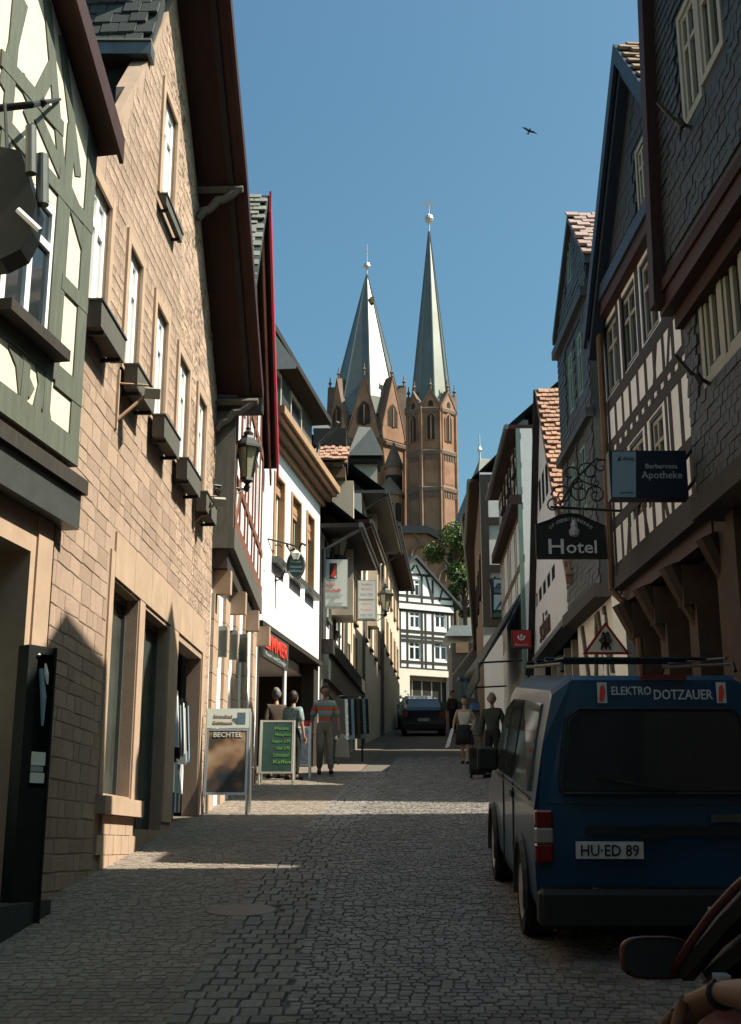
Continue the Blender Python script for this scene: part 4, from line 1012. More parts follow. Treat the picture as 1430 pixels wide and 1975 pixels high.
slates(R2, G2.W(a_, .24, zt2r(a_) + .16), Vector(G2.W(a_, -6, 0)) - Vector(G2.W(a_, .24, 0)), Vector(G2.W(aS, 0, aZ + .16)) - Vector(G2.W(a_, 0, zt2r(a_) + .16)), 24, 16, tile_b, .04, name='roof_tile')
M().box(G2, a_, g2L + .03, zB2 - .20, zB2 - .03, -.35, .05).out('jetty_beam', dark_t, R2)
M().box(G2, a_, g2L, zB2 - .40, zB2 - .202, -.35, -.08).out('jetty_beam', rust_d, R2)
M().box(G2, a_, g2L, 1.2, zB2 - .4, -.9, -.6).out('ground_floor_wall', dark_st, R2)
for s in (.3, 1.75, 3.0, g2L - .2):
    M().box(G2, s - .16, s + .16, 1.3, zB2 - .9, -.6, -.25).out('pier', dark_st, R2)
    M().prism(G2, [(s - .12, zB2 - .9), (s + .12, zB2 - .9), (s + .12, zB2 - .42), (s - .12, zB2 - .42)], -.6, -.12).out('bracket', dark_st, R2)
    M().tube([G2.W(s, -.3, zB2 - 1.1), G2.W(s, -.16, zB2 - .8), G2.W(s, .0, zB2 - .42)], [.07, .1, .13], 8).out('console', dark_st, R2)
for a, b in ((.6, 1.5), (2.05, 2.75)):
    M().prism(G2, [(a, 1.4), (b, 1.4), (b, zB2 - 1.4), (b - .15, zB2 - 1.15), ((a + b) / 2, zB2 - 1.0), (a + .15, zB2 - 1.15), (a, zB2 - 1.4)], -.6, -.57).out('arched_door', dark_in, R2)
M().tube([G2.W(g2L - .1, .08, zE2 - .1), G2.W(g2L - .05, .07, zB2 + .1), G2.W(g2L - .02, .07, zB2 - .2), G2.W(g2L - .25, -.2, zB2 - .6), G2.W(g2L - .45, -.22, 1.8)], .05, 8).out('drainpipe', brown_t, R2)
M().box(G2, a_ + .01, g2L - .01, 1.2, zE2, -.91, -7).out('body', dark_in, R2)

# ================================================================ right 3: narrow slate gable house
M().box(G2, -.95, .348, 0, 7.3, -.1, -.5).box(G2, -.95, .3, 0, 7.2, -.51, -6).out('link_wall', dark_st, R2)  # filler wall added between the houses; its height shapes the sun patch
G3 = Fac((3.66, 19.35), (3.60, 22.3), -1); g3L = G3.L
R3 = thing('slate_house', G3.W(1.2, 0, gz(0, 21)), 'narrow slate gable house with pinkish tiled roof behind the hotel sign', 'house')
zB3 = G3.z(1099, 1187); zE3r = G3.z(1077, 690); aS3, aZ3 = G3.on(1103, 428)
aS3 = min(aS3, g3L * .55)
zt3r = lambda s: aZ3 - abs(s - aS3) * (aZ3 - zE3r - .4) / (g3L - aS3) if s > aS3 else aZ3 - (aS3 - s) * 1.1
h3r = [(1.6, 2.0, zE3r - 1.5, zE3r - .4), (.7, 1.1, zE3r - 1.5, zE3r - .4), (1.3, 1.7, zE3r + .9, zE3r + 1.9), (.8, 1.3, zB3 + 1.5, zB3 + 2.6), (1.8, 2.2, zB3 + 1.5, zB3 + 2.6)]
wall(G3, R3, [0, aS3, g3L], lambda s: zB3, zt3r, h3r, 0, -.3, slate_d, 'slate_wall')
shingle_face(G3, R3, 0, g3L, zB3 + .02, lambda s: zt3r(s), h3r, .16, .12, slate)
for h in h3r: window(G3, R3, h[0] + .02, h[1] - .02, h[2], h[3], -.05, copper, glass, .05, 1, 1)
M().prism(G3, [(0, zE3r - .05), (g3L + .02, zE3r - .05), (g3L + .02, zE3r + .12), (0, zE3r + .12)], -.05, .12).out('pent_roof', slate_d, R3)
M().prism(G3, [(0, zB3 + 2.8), (g3L + .02, zB3 + 2.8), (g3L + .02, zB3 + 2.95), (0, zB3 + 2.95)], -.05, .12).out('pent_roof', slate_d, R3)
M().box(G3, 0, g3L, zB3 - .22, zB3 - .002, -.3, .12).out('jetty_beam', dark_t, R3)
M().prism(G3, [(aS3, aZ3), (g3L + .1, zt3r(g3L) - .1), (g3L + .1, zt3r(g3L) + .06), (aS3, aZ3 + .16)], -7, .08).out('roof', slate_d, R3)
M().prism(G3, [(-.3, zt3r(-.3)), (aS3, aZ3), (aS3, aZ3 + .14), (-.3, zt3r(-.3) + .14)], -7, .08).out('roof', slate_d, R3)
slates(R3, G3.W(-.3, .12, zt3r(-.3) + .15), Vector(G3.W(0, -6, 0)) - Vector(G3.W(0, .12, 0)), Vector(G3.W(aS3, 0, aZ3)) - Vector(G3.W(-.3, 0, zt3r(-.3))), 26, 11, tile_p, .04, name='roof_tile')
M().box(G3, 0, g3L, 2.1, zB3 - .2, -.35, -.15).out('ground_floor_wall', cream, R3)
for a, b in ((.05, .5), (.5, 1.0), (1.4, 1.1), (1.9, 2.4)): M().beam(G3, (a, 4.3), (b, zB3 - .3), .1, -.15, -.10).out('timber_brace', grey_t, R3)
M().box(G3, 0, g3L, 4.1, 4.32, -.15, .02).out('timber_rail', beige_f, R3)
for s in (.15, 1.3, g3L - .1): M().box(G3, s - .08, s + .08, 2.2, 4.1, -.15, -.05).out('timber_post', beige_f, R3)
M().box(G3, .01, g3L - .01, 2.0, zE3r + 1.2, -.36, -7).out('body', slate_d, R3)

# ================================================================ right 4: pale plaster house with orange tiles
G4 = Fac((3.60, 22.35), (3.70, 29.2), -1); g4L = G4.L
R4 = thing('plaster_house', G4.W(3, 0, gz(0, 26)), 'pale lilac plaster gable house with orange roof tiles and slit windows', 'house')
lilac = mat('lilac_plaster', (.60, .58, .56), .9, .05, 2, .15, 60)
zB4 = G4.z(1028, 1274); a4s, a4z = G4.on(1042, 765); n4 = G4.on(1071, 935)
sl4 = (a4z - n4[1]) / (a4s - n4[0]) if a4s != n4[0] else 1.4
zt4 = lambda s: a4z - abs(s - a4s) * sl4 if s < a4s else a4z - (s - a4s) * 2.0
h4r = []
def slot(u0, v0, u1, v1, n):
    s0, s1 = G4.s(u1, (v0 + v1) / 2), G4.s(u0, (v0 + v1) / 2); 
    z1 = G4.z(u1, v0); z0 = G4.z(u0, v1)
    w = (s1 - s0) / n
    return [(s0 + w * k + w * .12, s0 + w * k + w * .80, z0, z1) for k in range(n)]
h4r += slot(1031, 880, 1059, 1010, 4); h4r += slot(1030, 1080, 1073, 1180, 5)
h4r += [(G4.s(1040, 800) - .05, G4.s(1036, 800) + .05, G4.z(1038, 838), G4.z(1038, 775))]
h4r = [h for h in h4r if h[3] > h[2] + .2]
wall(G4, R4, [0, a4s, g4L], lambda s: zB4, zt4, h4r, 0, -.25, lilac, 'wall')
for h in h4r: window(G4, R4, h[0] + .004, h[1] - .004, h[2] + .004, h[3] - .004, -.055, blue_f, dark_in, .03, 0, 0)
P0 = Vector(G4.W(-.6, .1, zt4(-.6))); Pt = Vector(G4.W(a4s, .1, a4z))
M().prism(G4, [(-.6, zt4(-.6)), (a4s, a4z), (a4s, a4z + .14), (-.6, zt4(-.6) + .14)], -7, .1).out('roof', tile_b, R4)
slates(R4, P0 + Vector((0, 0, .16)), Vector(G4.W(0, -6.5, 0)) - Vector(G4.W(0, .1, 0)), Pt - P0, 56, 38, tile_o, .035, name='roof_tile')
M().prism(G4, [(a4s, a4z), (g4L + .1, zt4(g4L)), (g4L + .1, zt4(g4L) + .16), (a4s, a4z + .16)], -7, .14).out('roof', black_s, R4)
M().tube([G4.W(g4L + .02, .12, zt4(g4L) - .1), G4.W(g4L + .02, .12, 3.4)], .08, 8).out('drainpipe', black_s, R4)
text(None, 'schön', R4, rust_d, G4.W(G4.s(1052, 1200), .004, G4.z(1052, 1205)), -G4.t.to_3d(), (.0, .0, 1), .55, .02, width=1.7)
text(None, 'Mode & Wohnen', R4, grey_p, G4.W(G4.s(1050, 1230), .004, G4.z(1052, 1240)), -G4.t.to_3d(), (0, 0, 1), .16, .01, width=1.9)
M().box(G4, 0, g4L, zB4 - .12, zB4 - .002, -.3, .06).out('jetty_beam', blue_f, R4)
M().box(G4, 0, g4L, 2.3, zB4 - .12, -.6, -.5).out('shop_window', glass_g, R4)
for k in range(7): M().box(G4, k * 1.05, k * 1.05 + .12, 2.3, zB4 - .12, -.5, -.35).out('shop_post', beige_f, R4)
M().box(G4, .01, g4L - .01, 2.0, n4[1], -.62, -7).out('body', slate_d, R4)

# ================================================================ right 5-7
G5 = Fac((3.70, 29.25), (3.84, 35.9), -1); g5L = G5.L
zE5 = G5.z(1003, 826); zJ5 = G5.z(968, 1064)
zf5 = lambda s: zJ5
h5 = [(s, s + .75, z, z + 1.3) for z in (zE5 - 1.7, zJ5 + .9) for s in (.8, 2.6, 4.4)]
R5 = rowhouse('timbered_house', G5, 0, g5L, lambda s: 3.2, zE5, 'brown half-timbered house with rust soffit behind the pale lilac house', infill_w, .28, 7, 1.0, soffit, slate_d, [h + (dark_t,) for h in h5])
bl = [((0, z), (g5L, z), .18) for z in (zE5 - .2, zE5 - 2.0, zJ5 + .1, zJ5 + .75, zJ5 - 1.6)]
x = .1
while x < g5L:
    if not any(q[0] - .1 < x < q[1] + .1 for q in h5): bl.append(((x, zJ5 - 3.0), (x, zE5 - .2), .13))
    x += .42
beams(G5, R5, bl, brown_t, -.02, .006)
M().box(G5, 0, g5L, zJ5 - .25, zJ5 + .0, .0, .26).out('jetty_beam', soffit, R5)
M().box(G5, 0, .12, 4, zE5, 0, .10).out('corner_board', copper, R5)
G6 = Fac((3.42, 37.2), (3.95, 46), -1)
zE6 = at(940, 918, 37.2).z - .2
R6 = rowhouse('timbered_house', G6, 0, G6.L, lambda s: 4.0, zE6, 'black and cream timbered house corner with a projecting sign, past the rust soffit house', tile_b, .3, 6, 1.1, soffit, slate_d, [(1.5, 2.2, 9.4, 10.7, dark_t), (4, 4.7, 9.4, 10.7, dark_t), (6.5, 7.2, 9.4, 10.7, dark_t)])
GS = Fac((3.40, 37.15), (5.2, 37.15), 1)
M().box(GS, 0, 1.8, 8.2, zE6 + .3, -.1, .0).out('side_wall', infill_w, R6)
for z in (8.25, 9.9, 11.4, zE6 + .1): M().box(GS, 0, 1.8, z - .12, z + .12, 0, .05).out('timber_rail', dark_t, R6)
for s in (.0, .95, 1.7): M().box(GS, s, s + (.24 if s == 0 else .10), 8.1, zE6 + .2, 0, .054).out('timber_post', dark_t, R6)
M().box(GS, 0, 1.8, 4.0, 8.1, -.1, .02).out('ground_floor_wall', lilac, R6)
G7 = Fac((4.15, 46.1), (5.9, 64), -1)
R7 = rowhouse('brown_house', G7, 0, G7.L, lambda s: 5.0, at(914, 985, 46).z - .2, 'far brown house with curved eave on the right, beside the tree', tile_b, .6, 8, .9, soffit, slate_d, [(a, a + .9, z, z + 1.4, beige_f) for a in (1.5, 4.5, 8, 12) for z in (9.6, 7.2)])
G8 = Fac((6.0, 66), (8.2, 90), -1)
R8 = rowhouse('brown_house', G8, 0, G8.L, lambda s: 7.0, 15.2, 'lowest far house on the right whose roof slopes toward the timbered gable', tile_b, .6, 8, .9, soffit, slate_d, [(a, a + .9, 12.4, 13.8, beige_f) for a in (3, 8, 13, 18)])
# the street behind the camera
for i, (ya, yb, he) in enumerate(((5.85, -3, 8.6), (-3.1, -12, 11.5), (-12.1, -24, 11))):
    Fb = Fac((3.5, ya), (3.7 + i * .2, yb), 1)
    hb = [(s, s + .8, he - 2.2, he - .9, beige_f) for s in (1.2, 3.4, 5.6)]
    rowhouse('house', Fb, 0, Fb.L, lambda s: -3.2, he, ['right-hand house just behind the camera', 'second right-hand house down the street behind the camera', 'third right-hand house down the street behind the camera'][i], [tile_b, dark_st, tile_b][i], .4, 7, 1.0, soffit, slate_d, hb)
for i, (ya, yb, he) in enumerate(((.8, -9, 11), (-9.1, -24, 11))):
    Fb = Fac((-3.6 - i * .3, ya), (-3.9 - i * .3, yb), -1)
    hb = [(s, s + .8, he - 2.2, he - .9, beige_f) for s in (1.2, 3.4, 5.6)]
    rowhouse('house', Fb, 0, Fb.L, lambda s: -3.2, he, ['left-hand house just behind the camera', 'farther left-hand house down the street behind the camera'][i], [dark_st, tile_b][i], .4, 7, 1.0, soffit, slate_d, hb)

# ================================================================ lanterns, hanging signs, boards
def lantern(c, r, h, label, wallp, grp='old wall lanterns'):
    t = thing('street_lantern', (c[0], c[1], c[2]), label, 'lantern', grp); c = Vector(c)
    M().lathe([(r * .50, 0), (r * .95, h * .46)], c, 6, R(30)).out('glass', lamp_gl, t)
    mm = M()
    for k in range(6):
        th = R(30 + 60 * k); mm.tube([c + Vector((r * .52 * math.cos(th), r * .52 * math.sin(th), 0)), c + Vector((r * .99 * math.cos(th), r * .99 * math.sin(th), h * .46))], r * .06, 5)
    mm.lathe([(r * .62, -h * .05), (r * .56, 0), (r * .3, 0)], c, 6, R(30)); mm.lathe([(r * 1.3, h * .455), (r * 1.28, h * .49), (r * .62, h * .62), (r * .55, h * .66)], c, 6, R(30))
    mm.out('frame', iron, t)
    M().lathe([(r * .40, h * .66), (r * .42, h * .72), (r * .2, h * .76), (r * .22, h * .80), (r * .05, h * .86), (r * .03, h)], c, 10).out('finial', iron, t)
    M().lathe([(r * .1, -h * .22), (r * .3, -h * .14), (r * .12, -h * .10), (r * .5, -h * .04)], c, 10).out('stem', iron, t)
    M().lathe([(r * .12, h * .05), (r * .2, h * .15), (r * .1, h * .32)], c, 8).out('lamp', sign_w, t)
    if wallp is not None:
        w = Vector(wallp); b = c + Vector((0, 0, -h * .18)); d = b - w
        mm = M().tube([w, b], r * .09, 6)
        pts = [w + d * f + Vector((0, 0, -h * .34 * math.sin(math.pi * f) * (1 - f))) for f in (0, .1, .25, .45, .7, 1)]; mm.tube(pts, r * .06, 6)
        for f0 in (.12, .4): mm.tube([w + d * (f0 + .10 * math.cos(R(x))) + Vector((0, 0, -h * .12 + h * .08 * math.sin(R(x)))) for x in range(0, 361, 45)], r * .045, 5)
        mm.tube([w + Vector((0, 0, -h * .4)), w + Vector((0, 0, h * .1))], r * .12, 6)
        mm.out('bracket', iron, t)
    return t
c = at(477, 922, 18.45); lantern(c, .185, 1.02, 'large old wall lantern on a scrolled bracket at the stone house corner', FW.W(FW.s(411, 942), .0, c.z - .23))
c = at(655, 1072, 30.6); lantern(c, .28, 1.15, 'old lantern behind the top of the white hanging sign', F5.W(1.2, .03, c.z - .2))
c = at(744, 1176, 44); lantern(c, .25, 1.15, 'distant old lantern on the cream house before the timbered gable', F7.W(4.2, .03, c.z - .2))

def flag_sign(name, label, u0, v0, u1, v1, Y, m, edge=metal_g, th=.12, fr=.02):
    a, b = at(u0, v1, Y), at(u1, v0, Y)
    z0, z1 = at((u0 + u1) / 2, v1, Y).z, at((u0 + u1) / 2, v0, Y).z
    t = thing(name, ((a.x + b.x) / 2, Y, z0), label, 'sign')
    M().wbox(((a.x + b.x) / 2, Y + th / 2, (z0 + z1) / 2), (b.x - a.x, th, z1 - z0)).out('case', edge, t)
    M().wbox(((a.x + b.x) / 2, Y - .004, (z0 + z1) / 2), (b.x - a.x - fr * 2, .008, z1 - z0 - fr * 2)).out('face', m, t)
    t_fn = lambda txt, u, v, h, mm_, w=None: text(None, txt, t, mm_, at(u, v, Y - .012) , (1, 0, 0), (0, 0, 1), h, .004, width=w)
    pl_ = lambda ua, va, ub, vb, mm_, nm='panel': M().add([at(ua, vb, Y - .016), at(ub, vb, Y - .016), at(ub, va, Y - .016), at(ua, va, Y - .016), at(ua, vb, Y - .010), at(ub, vb, Y - .010), at(ub, va, Y - .010), at(ua, va, Y - .010)], [(0, 1, 2, 3), (7, 6, 5, 4), (0, 4, 5, 1), (1, 5, 6, 2), (2, 6, 7, 3), (3, 7, 4, 0)]).out(nm, mm_, t)
    return t, t_fn, pl_, (a.x, b.x, z0, z1)
def px(Y, n): return n / FPX * Y * 1.0
# white electrician's sign
Y = 29.8
t, tx, pn, e = flag_sign('hanging_sign', 'white hanging sign with red and black emblem and red electrician lettering', 616, 1079, 671, 1171, Y, sign_w, alu, .22)
pn(636, 1086, 650, 1116, black_p, 'emblem')
M().add([at(638, 1112, Y - .02), at(647, 1088, Y - .02), at(649, 1105, Y - .02), at(644, 1114, Y - .02)], [(0, 1, 2, 3)]).out('emblem', red_p, t)
M().add([at(644, 1114, Y - .021), at(649, 1108, Y - .021), at(649, 1115, Y - .021)], [(0, 1, 2)]).out('emblem', sign_w, t)
tx('ELEKTRO', 634, 1127, px(Y, 5), red_p, px(Y, 24)); tx('DOTZAUER', 641, 1138, px(Y, 6), red_p, px(Y, 36))
tx('Elektroinstallation', 645, 1148, px(Y, 3.5), grey_p, px(Y, 30)); tx('Licht', 643, 1155, px(Y, 3.5), grey_p, px(Y, 8)); tx('Kundendienst', 648, 1163, px(Y, 3.5), grey_p, px(Y, 28))
M().tube([F5.W(.9, .02, e[3] + .1), (e[1], Y + .1, e[3] + .06)], .03, 6).tube([F5.W(.9, .02, e[2] + .3), (e[0] + .02, Y + .1, e[2] + .3)], .02, 6).out('bracket', iron, t)
# pale blue-white double sign
Y = 36.5
t, tx, pn, e = flag_sign('hanging_sign', 'narrow pale sign in two halves with orange and blue print', 689, 1119, 726, 1196, Y, sign_w, sign_lb, .16)
for v0 in (1122, 1159):
    pn(692, v0, 723, v0 + 33, white, 'panel')
tx('Gardinen', 707, 1127, px(Y, 5), orange_p, px(Y, 22)); tx('Betten', 707, 1136, px(Y, 4), orange_p, px(Y, 20)); tx('KREUTER', 707, 1147, px(Y, 5), blue_p, px(Y, 24))
tx('Teppiche', 707, 1165, px(Y, 5), orange_p, px(Y, 22)); tx('Polster', 707, 1176, px(Y, 5), orange_p, px(Y, 20)); tx('KREUTER', 707, 1187, px(Y, 5), blue_p, px(Y, 24))
M().tube([F5.W(7.0, .02, e[3] + .3), (e[0] + .1, Y + .1, e[3] + .02)], .03, 6).out('bracket', iron, t)
# oval inn sign with curled bracket
Y = 24.9; c = at(571, 1090, Y); t = thing('inn_sign', c, 'dark green oval inn sign hanging on a curled wrought bracket', 'sign')
rx, rz = px(Y, 17), px(Y, 27)
ell = lambda k, y, f=1.0: (c.x + rx * f * math.cos(k), y, c.z + rz * f * math.sin(k))
N = 20; ks = [2 * math.pi * i / N for i in range(N)]
M().add([ell(k, Y) for k in ks] + [ell(k, Y + .04) for k in ks], [tuple(range(N)), tuple(range(2 * N - 1, N - 1, -1))] + [(i, (i + 1) % N, (i + 1) % N + N, i + N) for i in range(N)]).out('board', sign_gn, t)
M().tube([ell(k, Y + .0) for k in ks + [ks[0]]], .022, 6).out('rim', metal_g, t)
for s_, v, h, w in (('Weinstube', 1083, 4.5, 22), ('Altstadt', 1093, 4.5, 26), ('Stübchen', 1101, 4.5, 26)): text(None, s_, t, sign_lb, at(571, v, Y - .01), (1, 0, 0), (0, 0, 1), px(Y, h), .004, width=px(Y, w))
M().lathe([(.05, 0), (.1, .12), (.02, .2)], at(571, 1079, Y - .02), 8).out('emblem', sign_w, t)
cc = at(535, 1085, Y)
mm = M().tube([(cc.x + px(Y, 19) * math.cos(R(a_)) * (1 - a_ * .0005), Y, cc.z + px(Y, 36) * math.sin(R(a_))) for a_ in range(60, 330, 15)], .014, 5)
mm.tube([F4.W(F4.s(516, 1055), 0, at(516, 1055, Y).z), at(560, 1050, Y), at(577, 1056, Y)], .018, 6)
mm.tube([at(553, 1050, Y), at(560, 1062, Y), at(569, 1058, Y), at(571, 1064, Y)], .03, 6)
mm.tube([at(575, 1058, Y), at(583, 1048, Y), at(590, 1052, Y)], .03, 6)
mm.tube([F4.W(F4.s(508, 1120), 0, at(508, 1120, Y).z), at(525, 1110, Y), at(545, 1116, Y), at(550, 1100, Y)], .014, 5); mm.out('bracket', iron, t)

# hotel sign
Y = 16.2; t = thing('hotel_sign', at(1100, 1077, Y), 'black arched hotel sign hanging from scrolled ironwork', 'sign')
out_ = [(1036, 1076), (1173, 1076), (1167, 1014), (1140, 1004), (1120, 994), (1100, 991), (1080, 994), (1060, 1004), (1034, 1012)]
A_ = [at(u, v, Y) for u, v in out_]; n = len(A_)
M().add([tuple(p) for p in A_] + [(p.x, Y + .10, p.z) for p in A_], [tuple(range(n)), tuple(range(2 * n - 1, n - 1, -1))] + [(i, (i + 1) % n, (i + 1) % n + n, i + n) for i in range(n)]).out('board', black_p, t)
M().tube(A_ + [A_[0]], .016, 6).out('rim', iron, t)
def blackletter(root):
    # broad-pen strokes: H o t e l
    def st(pts, w): 
        for (a, b) in zip(pts, pts[1:]):
            p, q = at(a[0], a[1], Y - .02), at(b[0], b[1], Y - .02); d = (q - p); d.y = 0; d.normalize(); r = Vector((-d.z, 0, d.x)) * w / 2
            M().add([p - r, q - r, q + r, p + r] + [x + Vector((0, .012, 0)) for x in (p - r, q - r, q + r, p + r)], [(0, 1, 2, 3), (7, 6, 5, 4), (0, 4, 5, 1), (1, 5, 6, 2), (2, 6, 7, 3), (3, 7, 4, 0)]).out('lettering', white_p, root)
    w = .036
    st([(1059, 1043), (1066, 1040), (1066, 1062), (1062, 1069)], w); st([(1062, 1054), (1086, 1052)], w * .8); st([(1086, 1040), (1086, 1060), (1092, 1069)], w * 1.1); st([(1082, 1069), (1087, 1066)], w * .7)
text(None, 'H', t, white_p, at(1073, 1054, Y - .02), (1, 0, 0), (0, 0, 1), px(Y, 30), .012, width=px(Y, 30))
text(None, 'otel', t, white_p, at(1122, 1055, Y - .02), (1, 0, 0), (0, 0, 1), px(Y, 26), .012, width=px(Y, 60))
for i, ch in enumerate('Grimmelshausen'):
    f = i / 13; u = 1062 + f * 78; v = 1017 - 16 * math.sin(math.pi * f) ** .9
    text(None, ch, t, grey_p, at(u, v, Y - .02), (1, 0, -.0 + (f - .5) * -1.0), (.0 + (f - .5) * 1.0, 0, 1), px(Y, 6.5), .006)
hc = at(1108, 1022, Y - .02)
M().lathe([(.02, -.10), (.06, -.08), (.075, -.02), (.045, .03), (.05, .07), (.03, .12), (.01, .14)], hc, 8).out('emblem', grey_p, t)
mm = M(); b0, b1 = at(1062, 978, Y), Vector(G2.W(G2.atY(16.4), 0, at(1170, 978, Y).z))
mm.tube([b0, b1], .018, 6)
for u in (1078, 1125): mm.tube([at(u, 978, Y), at(u, 1000, Y)], .012, 5)
def curl(u, v, r, a0, a1, k=.75):
    pts = []
    for i in range(13):
        f = i / 12; a = R(a0 + (a1 - a0) * f); q = r * (1 - k * f); pts.append(at(u + q * math.cos(a), v - q * math.sin(a), Y))
    mm.tube(pts, .013, 5)
for u, v, r, a, b in ((1085, 955, 22, 180, -260), (1120, 950, 26, 0, 480), (1150, 955, 20, 180, -300), (1100, 915, 20, -60, 300), (1135, 910, 22, 200, -200), (1160, 900, 16, 0, 400), (1068, 975, 14, 90, 420), (1150, 930, 12, 90, 420), (1112, 935, 14, 90, -260)): curl(u, v, r, a, b)
mm.tube([at(1080, 975, Y), at(1105, 930, Y), at(1150, 885, Y), b1 + Vector((0, 0, .7))], .016, 6)
mm.out('ironwork', iron, t)
# pharmacy sign
Y = 12.1; t, tx, pn, e = flag_sign('pharmacy_sign', 'navy and pale blue pharmacy sign jutting from the slate house', 1179, 869, 1323, 961, Y, sign_nv, iron, .16, .006)
pn(1181, 871, 1227, 959, sign_lb, 'panel')
text(None, 'Apotheke', t, grey_p, at(1277, 918, Y - .02), (1, 0, 0), (0, 0, 1), px(Y, 20), .004, width=px(Y, 82))
text(None, 'Barbarossa', t, grey_p, at(1276, 899, Y - .02), (1, 0, 0), (0, 0, 1), px(Y, 10), .004, width=px(Y, 64))
text(None, 'Avie', t, sign_gn, at(1212, 884, Y - .025), (1, 0, 0), (0, 0, 1), px(Y, 7), .004, width=px(Y, 22))
M().add([at(1190, 890, Y - .025), at(1196, 878, Y - .025), at(1198, 886, Y - .025)], [(0, 1, 2)]).out('emblem', sign_gn, t)
text(None, 'Apotheke', t, sign_gn, at(1208, 950, Y - .025), (1, 0, 0), (0, 0, 1), px(Y, 4), .004, width=px(Y, 26))
for z in (e[3] - .08, e[2] + .1): M().tube([(e[1], Y + .08, z), G1.W(G1.L - .02, .0, z)], .02, 6).out('bracket', iron, t)
# small distant signs on the right
Y = 36.8; t, tx, pn, e = flag_sign('hanging_sign', 'small blue-green square sign pair on the black timbered corner house', 949, 1115, 986, 1192, Y, sign_gn, black_p, .14)
pn(953, 1118, 982, 1143, sign_lb); pn(953, 1147, 982, 1176, sign_lb); M().tube([at(963, 1168, Y - .02), at(972, 1154, Y - .02)], .03, 5).out('emblem', black_p, t)
tx('Krone', 967, 1133, px(Y, 6), black_p, px(Y, 22)); M().tube([at(960, 1126, Y - .02), at(975, 1126, Y - .02)], .03, 5).out('emblem', black_p, t)
M().tube([at(955, 1112, Y + .1), at(955, 1195, Y + .1)], .04, 6).out('pole', iron, t); M().tube([at(940, 1120, Y + .2), at(955, 1120, Y + .1)], .03, 6).out('bracket', iron, t)
Y = 27.4; t, tx, pn, e = flag_sign('hanging_sign', 'small dark red square sign with a pale crown-like mark', 988, 1215, 1025, 1250, Y, sign_rd, dark_t, .1)
M().tube([at(1000, 1226, Y - .02), at(1001, 1232, Y - .02), at(1006, 1234, Y - .02), at(1011, 1232, Y - .02), at(1012, 1226, Y - .02)], .02, 5).out('emblem', white_p, t)
M().tube([at(1006, 1224, Y - .02), at(1006, 1230, Y - .02)], .02, 5).out('emblem', white_p, t); tx('Brauerei', 1006, 1243, px(Y, 4), grey_p, px(Y, 24))
M().tube([at(1025, 1222, Y), (3.64, Y, at(1030, 1222, Y).z)], .02, 6).out('bracket', iron, t)
# children warning sign
Y = 17.0; t = thing('warning_sign', (3.2, Y, gz(0, Y)), 'red edged triangular warning sign with dark figures above the van', 'road sign')
T0, T1_, T2_ = at(1168, 1199, Y), at(1124, 1262, Y), at(1216, 1262, Y)
def tri(pts, y0, y1): return M().add([(p[0], y0, p[2]) for p in pts] + [(p[0], y1, p[2]) for p in pts], [(0, 1, 2), (5, 4, 3), (0, 1, 4, 3), (1, 2, 5, 4), (2, 0, 3, 5)])
tri([T0, T1_, T2_], Y, Y + .02).out('plate', sign_rd, t)
ctr = (T0 + T1_ + T2_) / 3; tri([ctr + (p - ctr) * .80 for p in (T0, T1_, T2_)], Y - .006, Y - .001).out('face', sign_w, t)
for du in (-5, 5):
    f0 = lambda u, v: at(1168 + du * .8 + u, v, Y - .012)
    mm = M().lathe([(.0, -.028), (.028, 0), (.0, .028)], f0(0, 1221), 8); mm.tube([f0(0, 1224), f0(0, 1240)], [.03, .055], 6); mm.tube([f0(-1, 1240), f0(-4, 1253)], .018, 5); mm.tube([f0(1, 1240), f0(5, 1252)], .018, 5); mm.tube([f0(0, 1228), f0(-8 if du < 0 else 8, 1236)], .014, 5); mm.out('figure', black_p, t)
M().tube([(ctr.x, Y + .05, T0.z + .1), (ctr.x, Y + .05, gz(0, Y))], .035, 8).out('pole', alu, t)
# awning over the right shops
t = thing('awning', G5.W(-1, 0, 6), 'dark cloth awning over the right-hand shopfront beyond the red sign', 'awning')
aw0, aw1 = G4.s(1019, 1120), G4.s(1030, 1262)
aws, awe = G4.atY(24.8), G4.atY(29)
M().add([G4.W(aws, .04, 7.6), G4.W(awe, .04, 7.6), G4.W(awe, 1.15, 6.0), G4.W(aws, 1.15, 5.9), G4.W(aws, .04, 7.52), G4.W(awe, .04, 7.52), G4.W(awe, 1.15, 5.93), G4.W(aws, 1.15, 5.83)], [(0, 1, 2, 3), (7, 6, 5, 4), (0, 4, 5, 1), (1, 5, 6, 2), (2, 6, 7, 3), (3, 7, 4, 0)]).out('cloth', black_p, t) if False else None
a0_, a1_ = G5.atY(29.6), G5.atY(34.5)
M().add([G5.W(a0_, .04, 7.7), G5.W(a1_, .04, 7.7), G5.W(a1_, 1.2, 6.3), G5.W(a0_, 1.1, 5.9), G5.W(a0_, .04, 7.62), G5.W(a1_, .04, 7.62), G5.W(a1_, 1.2, 6.22), G5.W(a0_, 1.1, 5.82)], [(0, 1, 2, 3), (7, 6, 5, 4), (0, 4, 5, 1), (1, 5, 6, 2), (2, 6, 7, 3), (3, 7, 4, 0)]).out('cloth', slate_d, t)
for s in (a0_, a1_): M().tube([G5.W(s, .05, 6.0), G5.W(s, 1.1, 5.95)], .025, 6).out('arm', iron, t)
M().box(G5, a0_, a1_, 5.55, 5.95, 1.1, 1.14).out('valance', sign_gn, t)

